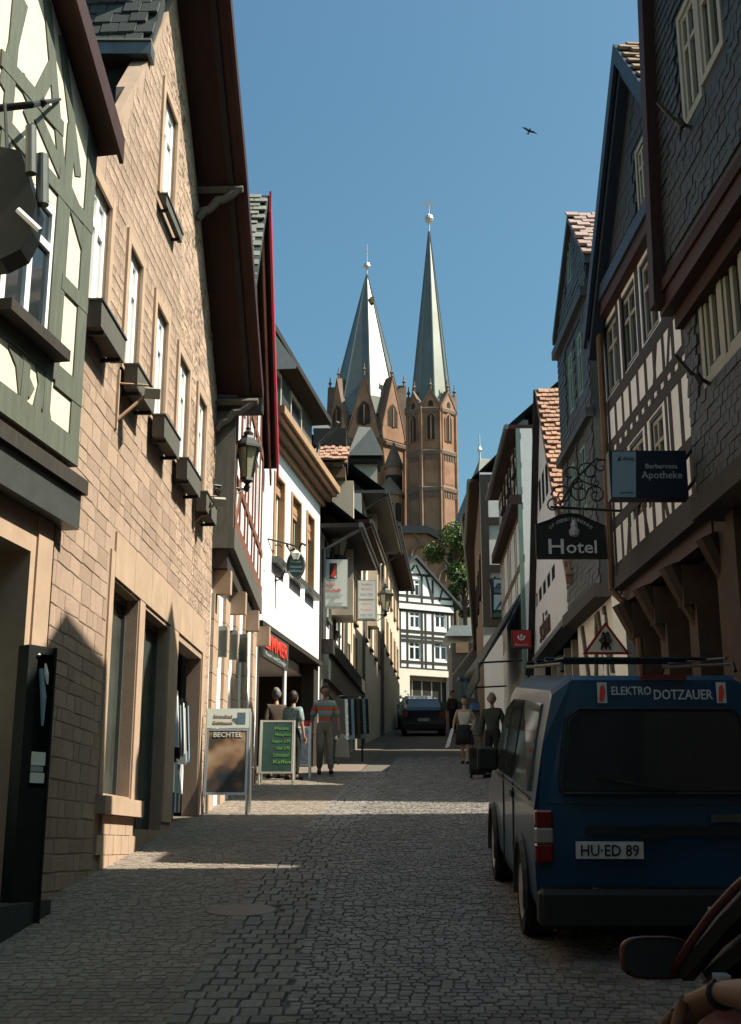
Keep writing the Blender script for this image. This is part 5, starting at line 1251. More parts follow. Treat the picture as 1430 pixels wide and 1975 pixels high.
# black ornamental object hanging at the top left
t = thing('hanging_lamp', at(30, 480, 7.6), 'large black cylindrical-armed shop lamp hanging at the top left corner', 'lamp')
Y = 7.6
def cyl_at(u, v0, v1, rpx, m, nm, dY=0): 
    a, b = at(u, v0, Y + dY), at(u, v1, Y + dY); M().tube([b, a], rpx / FPX * Y, 16).out(nm, m, t, smooth=False)
cyl_at(60, 245, 335, 12, metal_g, 'tube'); cyl_at(82, 300, 395, 14, metal_g, 'tube', .1)
body_ = [(-40, 275), (40, 290), (70, 390), (60, 440), (40, 480), (0, 500), (-40, 505)]
P_ = [at(u, v, Y + .02) for u, v in body_]; n = len(P_)
M().add([tuple(p) for p in P_] + [(p.x, p.y + .22, p.z) for p in P_], [tuple(range(n)), tuple(range(2 * n - 1, n - 1, -1))] + [(i, (i + 1) % n, (i + 1) % n + n, i + n) for i in range(n)]).out('housing', iron, t)
M().tube([at(35, 405, Y - .03), at(78, 445, Y - .03)], .022, 6).out('white_rod', white, t)
M().tube([at(10, 200, Y + .1), at(14, 290, Y + .1)], .012, 6).out('chain', iron, t)
M().tube([at(-60, 215, Y + .1), at(60, 202, Y + .2), F1.W(F1.s(112, 192), .02, F1.z(112, 192))], [.03, .026, .014], 8).out('rod', iron, t)
M().lathe([(.0, -.05), (.035, 0), (.0, .05)], at(83, 198, 8.2), 8).out('knob', iron, t)

# wall display case on the left
t = thing('display_case', FW.W(FW.s(75, 1700), .2, gz(0, 9.4)), 'tall black glazed display case with white and blue goods against the stone wall', 'display case')
sA, sB = FW.s(52, 1240, .2), FW.s(104, 1262, .22)
Yk = 9.55
FK = Fac((FW.W(0, .32, 0)[0] - .11, Yk), (FW.W(0, .32, 0)[0] + .17 - .11, Yk + .02), 1)
xk = at(52, 1300, Yk).x; xk1 = at(104, 1300, Yk + .25).x
FK = Fac((at(72, 1300, Yk).x, Yk), (at(104, 1300, Yk + .12).x, Yk + .12), 1); kL = FK.L
zt_k = at(85, 1250, Yk).z; zb_k = gz(0, Yk)
M().box(FK, -.085, -.0, zb_k, zt_k + .02, -.14, -.005).box(FK, kL, kL + .02, zb_k, zt_k + .02, -.14, -.0).box(FK, 0, kL, zb_k, zb_k + 1.0, -.14, -.01).box(FK, 0, kL, zt_k - .04, zt_k + .02, -.14, -.01).box(FK, 0, kL, zb_k, zt_k, -.16, -.14).out('case', iron, t)
M().box(FK, 0, kL, zb_k + 1.0, zt_k - .04, -.03, -.02).out('glass_door', glass, t) if False else None
for (v0, v1, m_, w) in ((1450, 1476, sign_w, .9), (1490, 1510, sign_w, .9), (1478, 1488, grey_p, .8)):
    a, b = at(88, v1, Yk + .05), at(88, v0, Yk + .05); M().box(FK, kL * .06, kL * w, a.z, b.z, -.1, -.012).out('box_of_goods', m_, t)
a, b = at(82, 1400, Yk), at(80, 1290, Yk); M().tube([a, (a + b) / 2 + Vector((.012, 0, 0)), b], [.010, .024, .018], 8).out('hanging_goods', sign_lb, t)
a, b = at(92, 1320, Yk), at(88, 1280, Yk); M().tube([a, (a + b) / 2, b], [.006, .020, .008], 8).out('hanging_goods', sign_w, t)
M().lathe([(0, -.014), (.014, 0), (0, .014)], at(76, 1263, Yk), 8).out('spot_lamp', sign_w, t)
st_ = thing('step', FW.W(-2.9, .3, gz(0, 9.5)), 'low dark stone step below the display case at the left edge', 'step')
M().add([FW.W(FW.atY(7.0), 0, gz(0, 7) - .1), FW.W(FW.atY(10.1), 0, gz(0, 10.1) - .1), FW.W(FW.atY(10.1), .24, gz(0, 10.1) - .1), FW.W(FW.atY(7.0), .24, gz(0, 7) - .1), FW.W(FW.atY(7.0), 0, gz(0, 10) + .12), FW.W(FW.atY(10.1), 0, gz(0, 10) + .12), FW.W(FW.atY(10.1), .24, gz(0, 10) + .12), FW.W(FW.atY(7.0), .24, gz(0, 10) + .12)], [(0, 1, 2, 3), (7, 6, 5, 4), (0, 4, 5, 1), (1, 5, 6, 2), (2, 6, 7, 3), (3, 7, 4, 0)]).out('tread', slate_d, st_)

# A-boards
def a_board(name, x, y, w, h, label, m, frame, hdr=None, leg=.3):
    g = gz(x, y); t = thing(name, (x, y, g), label, 'sign board', 'sign boards on the left pavement')
    lean = .10
    for sgn in (-1, 1):
        mm = M(); mm.tube([(x - w / 2, y + sgn * .25, gz(x, y + sgn * .25)), (x - w / 2, y + sgn * .02, g + h)], .022, 6).tube([(x + w / 2, y + sgn * .25, gz(x, y + sgn * .25)), (x + w / 2, y + sgn * .02, g + h)], .022, 6)
        mm.out('leg_frame', frame, t)
    z0 = g + leg
    yy = lambda z: y - .25 + (z - g) / h * .23 - .012
    def pan(xa, xb, za, zb_, off, mm_, nm): 
        return M().add([(xa, yy(za) - off, za), (xb, yy(za) - off, za), (xb, yy(zb_) - off, zb_), (xa, yy(zb_) - off, zb_), (xa, yy(za) - off + .01, za), (xb, yy(za) - off + .01, za), (xb, yy(zb_) - off + .01, zb_), (xa, yy(zb_) - off + .01, zb_)], [(0, 1, 2, 3), (7, 6, 5, 4), (0, 4, 5, 1), (1, 5, 6, 2), (2, 6, 7, 3), (3, 7, 4, 0)]).out(nm, mm_, t)
    f = .035
    pan(x - w / 2, x + w / 2, z0, z0 + f, .006, frame, 'frame'); pan(x - w / 2, x + w / 2, g + h - f - (hdr[0] if hdr else 0), g + h - (hdr[0] if hdr else 0), .006, frame, 'frame')
    for sx in (-1, 1): pan(x + sx * w / 2 - (f if sx > 0 else 0), x + sx * w / 2 + (0 if sx > 0 else f), z0 + f, g + h - f - (hdr[0] if hdr else 0), .006, frame, 'frame')
    o = pan(x - w / 2 + f, x + w / 2 - f, z0 + f, g + h - f - (hdr[0] if hdr else 0), 0, m, 'poster')
    if hdr: pan(x - w / 2 - .01, x + w / 2 + .01, g + h - hdr[0] + .004, g + h + .04, .008, hdr[1], 'header')
    return t, yy
def blot(name, cols, scale):
    m = bpy.data.materials.new(name); m.use_nodes = True; n = m.node_tree; b = n.nodes['Principled BSDF']; b.inputs['Roughness'].default_value = .35
    tc = n.nodes.new('ShaderNodeTexCoord'); nz = n.nodes.new('ShaderNodeTexNoise'); nz.inputs['Scale'].default_value = scale; nz.inputs['Detail'].default_value = 2
    cr = n.nodes.new('ShaderNodeValToRGB'); cr.color_ramp.elements.remove(cr.color_ramp.elements[0])
    cr.color_ramp.elements[0].position = cols[0][0]; cr.color_ramp.elements[0].color = (*cols[0][1], 1)
    for p_, c_ in cols[1:]: e_ = cr.color_ramp.elements.new(p_); e_.color = (*c_, 1)
    n.links.new(tc.outputs['Object'], nz.inputs['Vector']); n.links.new(nz.outputs['Fac'], cr.inputs[0]); n.links.new(cr.outputs[0], b.inputs['Base Color']); return m
poster = blot('poster_print', [(.3, (.02, .03, .03)), (.45, (.09, .06, .04)), (.55, (.30, .17, .09)), (.7, (.50, .38, .25))], 2.6)
g0 = ground_at(400, 1570)
t, yy = a_board('sign_board', -2.0, 17.75, .60, 1.43, 'large advertising board with brown picture poster nearest the stone house', poster, alu, (.24, sign_w), .27)
zz_ = gz(0, 17.75) + 1.1; text(None, 'BECHTEL', t, sign_w, (-2.0, yy(zz_) - .003, zz_), (1, 0, 0), (0, .16, 1), .07, .004, width=.40)
zz_ = gz(0, 17.75) + 1.36; text(None, 'Strandbad', t, tan_t, (-2.08, yy(zz_) - .010, zz_), (1, 0, 0), (0, .16, 1), .05, .003, width=.26)
zz_ = gz(0, 17.75) + 1.27; text(None, 'Gelnhausen', t, tan_t, (-2.08, yy(zz_) - .010, zz_), (1, 0, 0), (0, .16, 1), .05, .003, width=.28)
zz_ = gz(0, 17.75) + 1.33; M().wbox((-1.82, yy(zz_) - .02, zz_), (.12, .008, .16)).out('emblem', sign_lb, t)
t, yy = a_board('sign_board', -1.74, 23.6, .62, 1.17, 'dark green chalk menu board in a white frame', sign_gn, beige_f, None, .18)
chalk = mat('chalk_green', (.10, .30, .06), .8, .3, 8)
for i, s_ in enumerate(('Heute', 'Mittagstisch', 'Suppe 3,50', 'Salat 5,90', 'Schnitzel', 'Kaffee')):
    z_ = gz(0, 23.6) + 1.02 - i * .125; text(None, s_, t, chalk, (-1.66 + .03 * (i % 2), yy(z_) - .004, z_), (1, 0, 0), (0, .196, 1), .07, .003, width=.26 + .04 * (i % 3))
poster2 = blot('magazine_print', [(.3, (.25, .30, .38)), (.5, (.55, .58, .6)), (.65, (.30, .20, .15)), (.8, (.7, .7, .7))], 5)
t, yy = a_board('sign_board', -1.42, 25.3, .42, 1.08, 'white framed news board with a red top strip behind the menu board', poster2, white, (.07, sign_rd), .22)
# clothes rack inside the far opening of the stone house
t = thing('clothes_rack', FW.W(4.7, -.05, gz(0, 16.7)), 'rack of black and white clothes standing in the far opening of the stone house', 'clothes rack')
gg = gz(0, 16.9); M().tube([FW.W(4.2, -.25, gg), FW.W(4.2, -.25, gg + 1.75), FW.W(5.1, -.25, gg + 1.75), FW.W(5.1, -.25, gg)], .02, 6).out('frame', alu, t)
cl = [white, black_p, sign_lb, black_p, white, grey_p, black_p, sign_lb]
for k in range(8):
    s = 4.28 + k * .11; zt = gg + 1.68 - (k % 3) * .05; M().add([FW.W(s, -.4, zt - .08), FW.W(s + .02, -.25, zt), FW.W(s, -.08, zt - .08), FW.W(s + .03, -.04, zt - .75 - .1 * (k % 2)), FW.W(s - .02, -.44, zt - .7)] + [FW.W(s + .06, n_ - .3, z_) for n_, z_ in ((-.1, zt - .08), (.05, zt), (.22, zt - .08), (.26, zt - .75), (-.14, zt - .7))], [(0, 1, 2, 3, 4), (9, 8, 7, 6, 5)] + [(i, (i + 1) % 5, (i + 1) % 5 + 5, i + 5) for i in range(5)]).out('garment', cl[k], t)
for k in range(6):
    s = 4.3 + k * .14; M().box(FW, s, s + .11, gg + .12 + .25 * (k % 2), gg + .55 + .2 * (k % 3), -.35, -.12).out('garment', cl[(k * 3 + 1) % 8], t)
# ================================================================ vehicles
van_blue = mat('van_blue_paint', (.004, .048, .105), .36, .06, 2, spec=.4, coat=.2)
car_navy = mat('dark_blue_paint_car', (.008, .016, .035), .25, .06, 2, spec=.6, coat=.6)
car_red = mat('red_car_paint', (.085, .009, .007), .4, .08, 2, spec=.4, coat=.1)
car_light = mat('pale_blue_car_paint', (.22, .30, .36), .3, .05, 2, spec=.6, coat=.5)
rubber = mat('black_rubber', (.012, .012, .012), .85, .15, 8)
plastic = mat('black_plastic', (.018, .018, .018), .55, .1, 8)
tail_red = mat('tail_lamp_red', (.16, .010, .006), .25, .1, 6, spec=.6)
tail_clear = mat('tail_lamp_clear', (.30, .27, .24), .2, .1, 6, spec=.6)
plate_m = mat('number_plate', (.62, .62, .60), .4, .03, 6)
def slope_mat(x, y, yaw=0):
    m = Matrix.Translation(Vector((x, y, gz(x, y)))) @ Matrix.Rotation(math.atan(.12), 4, 'X') @ Matrix.Rotation(yaw, 4, 'Z'); return m
def motor(name, label, x, y, yaw, W, prof, tumble, paint, wheels, glass_q, lamps, plate=None, rear_tilt=.1, belt=.95, extra=None, wr=.31, group=None, cat='car', roofz=None):
    """prof: stations (y, top height); local y forward, rear at 0"""
    T = slope_mat(x, y, yaw); t = thing(name, T.translation, label, cat, group)
    g = lambda p: T @ Vector(p)
    def sec(yy, h, first=False, last=False):
        hw = W / 2; pts = [(.90 * hw, .20), (.985 * hw, .36), (hw, .62), (hw, min(belt, h * .85))]
        if h > belt + .2: pts += [(hw - tumble * .45, belt + (h - belt) * .5), (hw - tumble * .92, h - .10), (hw - tumble - .12, h)]
        else: pts += [(hw * .96, h * .93), (hw * .90, h * .975), (hw * .78, h)]
        full = [(a, b) for a, b in pts] + [(-a, b) for a, b in reversed(pts)]
        out = []
        for a, b in full:
            off = 0
            if first: off = (rear_tilt * max(0, (b - belt)) / .8 + .05 * (abs(a) / hw) ** 4 + (.03 if b < .3 else 0))
            if last: off = -(.10 * (abs(a) / hw) ** 3 + .12 * max(0, b - .6))
            out.append(g((a, yy + off, b)))
        return out
    mm = M(); k = 14
    secs = [sec(yy, h, i == 0, i == len(prof) - 1) for i, (yy, h) in enumerate(prof)]
    for s in secs: mm.v += [tuple(p) for p in s]
    for i in range(len(secs) - 1):
        for j in range(k): mm.f.append((i * k + j, i * k + (j + 1) % k, (i + 1) * k + (j + 1) % k, (i + 1) * k + j))
    mm.f.append(tuple(range(k))); mm.f.append(tuple((len(secs) - 1) * k + j for j in range(k - 1, -1, -1)))
    b = mm.out('body', paint, t, bevel=.015)
    def gbox(c, s, nm, m, par=t, bev=0, rx=0):
        q = M().wbox((0, 0, 0), s, 0, rx); q.v = [tuple(g(Vector(c) + Vector(v))) for v in q.v]; return q.out(nm, m, par, bevel=bev)
    for (wy) in wheels:
        for sx in (-1, 1):
            cx_ = sx * (W / 2 - .09)
            q = M().lathe([(wr * .62, -.09), (wr * .93, -.10), (wr, -.07), (wr, .07), (wr * .93, .10), (wr * .62, .09)], (0, 0, 0), 20, 0, 'X'); q.v = [tuple(g(Vector(v) + Vector((cx_, wy, wr)))) for v in q.v]; w = q.out('wheel', rubber, t)
            q = M().lathe([(wr * .64, -.06), (wr * .62, .06 + .02), (wr * .5, .07), (wr * .18, .085), (.02, .09)] if sx > 0 else [(.02, -.09), (wr * .18, -.085), (wr * .5, -.07), (wr * .62, -.08), (wr * .64, .06)], (0, 0, 0), 16, 0, 'X'); q.v = [tuple(g(Vector(v) + Vector((cx_ + sx * .02, wy, wr)))) for v in q.v]; q.out('rim', alu, w)
            q = M().tube([g((sx * (W / 2 + .004), wy + (wr + .05) * math.cos(R(a)), wr + (wr + .05) * math.sin(R(a)))) for a in range(-10, 191, 20)], .035, 6); q.out('wheel_arch', plastic, t)
    for nm, m, pts, par in glass_q:          # thin panels given by local corner points
        n = len(pts); P_ = [Vector(p) for p in pts]; nn = (P_[1] - P_[0]).cross(P_[2] - P_[0]).normalized()
        q = M().add([g(p + nn * .012) for p in P_] + [g(p - nn * .03) for p in P_], [tuple(range(n)), tuple(range(2 * n - 1, n - 1, -1))] + [(i, (i + 1) % n, (i + 1) % n + n, i + n) for i in range(n)]); q.out(nm, m, t)
    for c_, s_, m_, nm in lamps: gbox(c_, s_, nm, m_, t, .012)
    if plate:
        o = gbox(plate[1], (.43, .02, .105), 'number_plate', plate_m)
        text(None, plate[0], o, black_p, g(Vector(plate[1]) + Vector((.0, -.016, 0))), g((1, 0, 0)) - g((0, 0, 0)), g((0, 0, 1)) - g((0, 0, 0)), .072, .004, width=.37)
    return t, g, gbox
W = 1.62
rw = lambda x, z, o=0: (x, .10 * max(0, z - .95) / .8 + o, z)
blk_seat = mat('grey_seat_cloth', (.05, .05, .055), .9, .2, 8)
van, vg, vbox = motor('van', 'dark blue electrician van with roof rails parked on the right', 1.87, 8.35, R(-1.2), W,
    [(0, 1.78), (.18, 1.81), (2.6, 1.84), (3.0, 1.78), (3.45, 1.15), (4.05, .98), (4.22, .72)], .15, van_blue, (.88, 3.45),
    [('rear_window', glass, [rw(-.60, 1.07, -.004), rw(.57, 1.07, -.004), rw(.58, 1.12, -.004), rw(.53, 1.53, -.004), rw(.48, 1.57, -.004), rw(-.50, 1.57, -.004), rw(-.56, 1.52, -.004), rw(-.61, 1.12, -.004)], 0),
     ('side_window', glass_g, [(-W / 2 - .002, .35, 1.04), (-W / 2 + .115, .45, 1.62), (-W / 2 + .105, 1.45, 1.64), (-W / 2 - .002, 1.45, 1.04)], 0),
     ('side_window', glass_g, [(-W / 2 - .002, 1.60, 1.04), (-W / 2 + .11, 1.60, 1.64), (-W / 2 + .11, 2.30, 1.64), (-W / 2 - .002, 2.30, 1.04)], 0),
     ('side_window', glass_g, [(-W / 2 - .002, 2.40, 1.04), (-W / 2 + .11, 2.40, 1.64), (-W / 2 + .09, 2.90, 1.55), (-W / 2 - .002, 3.25, 1.04)], 0)],
    [((-.755, .015, .895), (.115, .10, .11), tail_red, 'tail_lamp'), ((-.755, .013, .79), (.115, .10, .10), tail_clear, 'tail_lamp'), ((-.755, .015, .68), (.115, .10, .12), tail_red, 'tail_lamp'),
     ((.755, .015, .895), (.115, .10, .11), tail_red, 'tail_lamp'), ((.755, .013, .79), (.115, .10, .10), tail_clear, 'tail_lamp'), ((.755, .015, .68), (.115, .10, .12), tail_red, 'tail_lamp')],
    ('HU·ED 89', (-.34, -.022, .70)), cat='van')
vbox((0, .02, .34), (1.60, .20, .24), 'bumper', plastic, van, .03)
vbox((.04, -.006, .82), (1.05, .02, .06), 'handle_strip', plastic)
vbox((0, -.006, .985), (1.45, .01, .006), 'seam', plastic)
vbox((.0, -.004, .47), (1.46, .012, .008), 'seam', plastic)
vbox((0, -.035, .40), (1.30, .01, .02), 'bumper_strip', metal_g)
vbox((-.06, -.03, .79), (.16, .03, .03), 'tailgate_handle', plastic)
q = M().tube([vg(rw(.1, 1.075, -.03)), vg(rw(-.08, 1.10, -.035)), vg(rw(-.42, 1.16, -.03))], .009, 5); q.out('wiper', plastic, van)
for sx in (-1, 1): vbox((sx * .30, 1.1, 1.22), (.42, .14, .5), 'seat', blk_seat)
q = M().wbox((0, 0, 0), (.2, .01, .05)); q.v = [tuple(vg(Vector(v) + Vector((.42, -.006, .90)))) for v in q.v]; q.out('badge', metal_g, van)
vbox((0, -.01, .47), (.004, .01, .01), 'seam', plastic) if False else None
mm = M()
wpts = [(-.62, 1.05), (.59, 1.05), (.605, 1.12), (.55, 1.54), (.49, 1.59), (-.51, 1.59), (-.585, 1.53), (-.635, 1.12)]
q = M().tube([vg(rw(a, z, -.012)) for a, z in wpts + [wpts[0]]], .014, 5); q.out('window_seal', plastic, van)
u = Vector(vg((1, 0, 0)) - vg((0, 0, 0))); n_up = Vector(vg(rw(0, 1.75))) - Vector(vg(rw(0, 1.6)))
text(None, 'ELEKTRO', van, white_p, vg(rw(-.155, 1.71, -.024)), u, n_up, .055, .004, width=.26)
text(None, 'DOTZAUER', van, white_p, vg(rw(.185, 1.685, -.024)), u, n_up, .065, .004, width=.385)
for xx in (-.345, .435):
    q = M().add([vg(rw(xx + a, z, -.016)) for a, z in ((-.032, 1.63), (.032, 1.63), (.032, 1.765), (-.032, 1.765))], [(0, 1, 2, 3)]).out('emblem', white_p, van)
    q = M().add([vg(rw(xx + a, z, -.020)) for a, z in ((-.022, 1.64), (.004, 1.64), (.022, 1.70), (.010, 1.755), (-.012, 1.735))], [(0, 1, 2, 3, 4)]).out('emblem', red_p, van)
vbox((.06, .095, 1.80), (.30, .05, .03), 'brake_lamp', tail_red)
text(None, 'Meisterbetrieb', van, grey_p, vg((-.30, -.008, .455)), u, n_up, .022, .003, width=.30)
for sx in (-1, 1):
    q = M().tube([vg((sx * .58, .25, 1.84)), vg((sx * .58, .30, 1.89)), vg((sx * .58, 2.5, 1.91)), vg((sx * .58, 2.6, 1.85))], .014, 6); q.out('roof_rail', iron, van)
for yy_ in (.9, 1.5, 2.2):
    q = M().tube([vg((-.62, yy_, 1.94)), vg((.62, yy_, 1.94))], .014, 6); q.out('roof_bar', iron, van)
q = M().tube([vg((-.55, .35, 1.93)), vg((-.55, 2.6, 1.94))], .010, 6); q.tube([vg((.55, .35, 1.93)), vg((.55, 2.6, 1.94))], .010, 6); q.out('roof_bar', iron, van)
vbox((-.90, 2.95, 1.12), (.18, .10, .20), 'wing_mirror', plastic, van, .02)
vbox((-W / 2 - .012, 1.55, .93), (.02, .18, .04), 'door_handle', plastic)
q = M().tube([vg((-W / 2 - .004, 1.5, .3)), vg((-W / 2 - .004, 1.5, 1.02))], .006, 4); q.out('door_seam', plastic, van)
q = M().tube([vg((-W / 2 - .004, 2.36, .3)), vg((-W / 2 - .004, 2.36, 1.02))], .006, 4); q.out('door_seam', plastic, van)
q = M().tube([vg((-W / 2 - .006, .3, .99)), vg((-W / 2 - .006, 3.2, .99))], .008, 4); q.out('side_strip', plastic, van)
# seats and things seen through the back window
# dark hatchback up the street
prof_c = [(0, .98), (.06, 1.10), (.50, 1.42), (1.6, 1.45), (2.3, 1.36), (2.95, .98), (3.7, .85), (3.9, .62)]
W = 1.66
p = ground_at(818, 1420)
hatch, hg, hbox = motor('parked_car', 'dark blue hatchback parked beside the tall shaded wall up the street', p.x, p.y, R(-1), W, prof_c, .14, car_navy, (.7, 3.05),
    [('rear_window', glass_g, [(-.55, .10, 1.04), (.55, .10, 1.04), (.46, .42, 1.36), (-.46, .42, 1.36)], 0)],
    [((-.70, .02, .82), (.18, .12, .20), tail_red, 'tail_lamp'), ((.70, .02, .82), (.18, .12, .20), tail_red, 'tail_lamp')], ('MKK·T 41', (0, -.03, .62)), rear_tilt=.0, belt=.95)
hbox((0, .0, .38), (1.62, .14, .22), 'bumper', plastic, hatch, .02)
car2, cg, cbox = motor('parked_car', 'pale blue car showing only its roof above the dark hatchback', p.x + .15, p.y + 7.0, R(1), W, [(a, b * 1.03) for a, b in prof_c], .14, car_light, (.7, 3.05),
    [('rear_window', glass_g, [(-.55, .10, 1.06), (.55, .10, 1.06), (.46, .42, 1.40), (-.46, .42, 1.40)], 0)],
    [((-.70, .02, .82), (.18, .12, .20), tail_red, 'tail_lamp'), ((.70, .02, .82), (.18, .12, .20), tail_red, 'tail_lamp')], None, rear_tilt=.0, belt=.95)

# red one-box car at the lower right, seen from behind its driver's door
rc = thing('red_car', (1.5, 2.2, gz(0, 2.2)), 'red car cut by the lower right corner, its dark wing mirror sticking out', 'car')
X0 = .75
g2 = lambda h, y: gz(0, y) + h
mm = M(); st = [(.3, .95), (1.0, .98), (2.4, .99), (2.9, .985), (3.15, .975), (3.35, .95), (3.5, .90), (3.62, .82), (3.72, .70), (3.80, .58), (3.86, .45)]
k = 8
for y_, h in st:
    inn = 0 if y_ < 3.6 else (y_ - 3.6) * .5
    for (dx, hh) in ((.06, .22), (.0, .40), (-.035, .62), (.0, h * .93), (.05, h)): mm.v.append((X0 + dx + inn, y_, g2(hh, y_)))
    for (dx, hh) in ((-.05, h), (0, h * .93), (-.06, .22)): mm.v.append((X0 + 1.5 + dx - inn, y_, g2(hh, y_)))
for i in range(len(st) - 1):
    for j in range(k): mm.f.append((i * k + j, i * k + (j + 1) % k, (i + 1) * k + (j + 1) % k, (i + 1) * k + j))
mm.f.append(tuple(range(k))); mm.f.append(tuple((len(st) - 1) * k + j for j in range(k)))
mm.out('body', car_red, rc, smooth=True)
A0, A1 = at(1211, 1872, 3.40), at(1432, 1662, 2.62)
A0.x = X0 + .03; A1.x = X0 + .05
M().tube([A0, A0 * .75 + A1 * .25 + Vector((-.003, 0, .012)), (A0 + A1) / 2 + Vector((-.005, .0, .018)), A0 * .25 + A1 * .75 + Vector((-.003, 0, .014)), A1, A1 + Vector((.03, -.5, .06)), A1 + Vector((.04, -1.2, .03)), (X0 + .05, .6, g2(1.2, .6)), (X0 + .03, .35, g2(.95, .35))], .011, 10).out('door_frame', car_red, rc)
M().tube([A0 + Vector((.03, -.02, 0)), (A0 + A1) / 2 + Vector((.035, -.02, .01)), A1 + Vector((.03, -.03, -.01)), A1 + Vector((.05, -.5, .03))], .028, 6).out('window_seal', plastic, rc)
M().tube([(X0 + .12, A0.y - .05, A0.z), A1 + Vector((.10, -.10, -.03)), A1 + Vector((.1, -.6, .02))], .03, 6).out('pillar', plastic, rc)
zr = A1.z
M().add([(X0 + .06, 2.55, zr + .03), (X0 + 1.44, 2.55, zr + .03), (X0 + 1.42, .8, zr - .03), (X0 + .08, .8, zr - .03), (X0 + .06, 2.55, zr + .06), (X0 + 1.44, 2.55, zr + .06), (X0 + 1.42, .8, zr + .01), (X0 + .08, .8, zr + .01)], [(0, 1, 2, 3), (7, 6, 5, 4), (0, 4, 5, 1), (1, 5, 6, 2), (2, 6, 7, 3), (3, 7, 4, 0)]).out('roof', car_red, rc)
M().add([(X0 + .10, 3.40, A0.z - .03), (X0 + 1.40, 3.40, A0.z - .03), (X0 + 1.36, 2.6, zr + .02), (X0 + .14, 2.6, zr + .02)], [(0, 1, 2, 3)]).out('windscreen', glass, rc)
M().wbox((X0 + .75, 1.9, g2(.62, 1.9)), (1.3, 2.6, .5)).out('cabin', dark_in, rc)
M().wbox((X0 + .75, 3.1, g2(.95, 3.1)), (1.3, .5, .14), 0, .12).out('dashboard', plastic, rc)
mp = at(1275, 1771, 3.2); M().wbox((X0 + .10, 3.22, mp.z), (.035, .012, .05), 0, .3).out('window_glint', beige_f, rc)  # pale block standing in for a white reflection in the door window
ma, mb_ = at(1201, 1890, 3.38), at(1335, 1806, 3.38)
mc = (ma + mb_) / 2; hx, hz = (mb_.x - ma.x) / 2, (mb_.z - ma.z) / 2
prof_m = []
N = 18
sup = lambda a, rx_, rz_: (rx_ * math.copysign(abs(math.cos(a)) ** .6, math.cos(a)), rz_ * math.copysign(abs(math.sin(a)) ** .6, math.sin(a)))
mm = M()
for (yy_, f) in ((-.0, .93), (.0, 1.0), (.03, 1.0), (.09, .85), (.13, .5)):
    for i in range(N):
        a, b = sup(2 * math.pi * i / N, hx * f, hz * f); mm.v.append((mc.x + a, mc.y + yy_, mc.z + b))
for r_ in range(4):
    for i in range(N): mm.f.append((r_ * N + i, r_ * N + (i + 1) % N, (r_ + 1) * N + (i + 1) % N, (r_ + 1) * N + i))
mm.f.append(tuple(4 * N + i for i in range(N)))
wm = mm.out('wing_mirror', car_red, rc, smooth=True)
mm = M()
for yy_ in (.004, .02):
    for i in range(N):
        a, b = sup(2 * math.pi * i / N, hx * .92, hz * .90); mm.v.append((mc.x + a, mc.y + yy_, mc.z + b))
mm.f += [tuple(range(N)), tuple(range(2 * N - 1, N - 1, -1))] + [(i, (i + 1) % N, (i + 1) % N + N, i + N) for i in range(N)]
mm.out('mirror_glass', plastic, wm)
M().tube([(mc.x + hx * .8, mc.y + .05, mc.z - .01), (X0 + .06, mc.y + .06, mc.z - .03)], .03, 8).out('mirror_arm', plastic, wm)

# ================================================================ people
skin = mat('skin', (.42, .25, .17), .55, .08, 6, spec=.35)
skin_d = mat('tanned_skin', (.25, .145, .10), .55, .08, 6, spec=.35)
hair_d = mat('dark_hair', (.02, .014, .010), .6, .3, 30)
hair_g = mat('grey_hair', (.16, .15, .13), .6, .3, 30)
def stripes():
    m = bpy.data.materials.new('striped_shirt'); m.use_nodes = True; n = m.node_tree; b = n.nodes['Principled BSDF']; b.inputs['Roughness'].default_value = .85
    tc = n.nodes.new('ShaderNodeTexCoord'); sx = n.nodes.new('ShaderNodeSeparateXYZ'); mo = n.nodes.new('ShaderNodeMath'); mo.operation = 'FRACT'; mu = n.nodes.new('ShaderNodeMath'); mu.operation = 'MULTIPLY'; mu.inputs[1].default_value = 4.6
    cr = n.nodes.new('ShaderNodeValToRGB'); cr.color_ramp.interpolation = 'CONSTANT'; e = cr.color_ramp.elements
    e[0].position = 0; e[0].color = (.50, .10, .05, 1); e[1].position = .34; e[1].color = (.20, .16, .07, 1)
    for p_, c_ in ((.5, (.10, .30, .34, 1)), (.72, (.42, .26, .10, 1)), (.85, (.20, .30, .42, 1))): x = e.new(p_); x.color = c_
    n.links.new(tc.outputs['Object'], sx.inputs[0]); n.links.new(sx.outputs['Z'], mu.inputs[0]); n.links.new(mu.outputs[0], mo.inputs[0]); n.links.new(mo.outputs[0], cr.inputs[0]); n.links.new(cr.outputs[0], b.inputs['Base Color']); return m
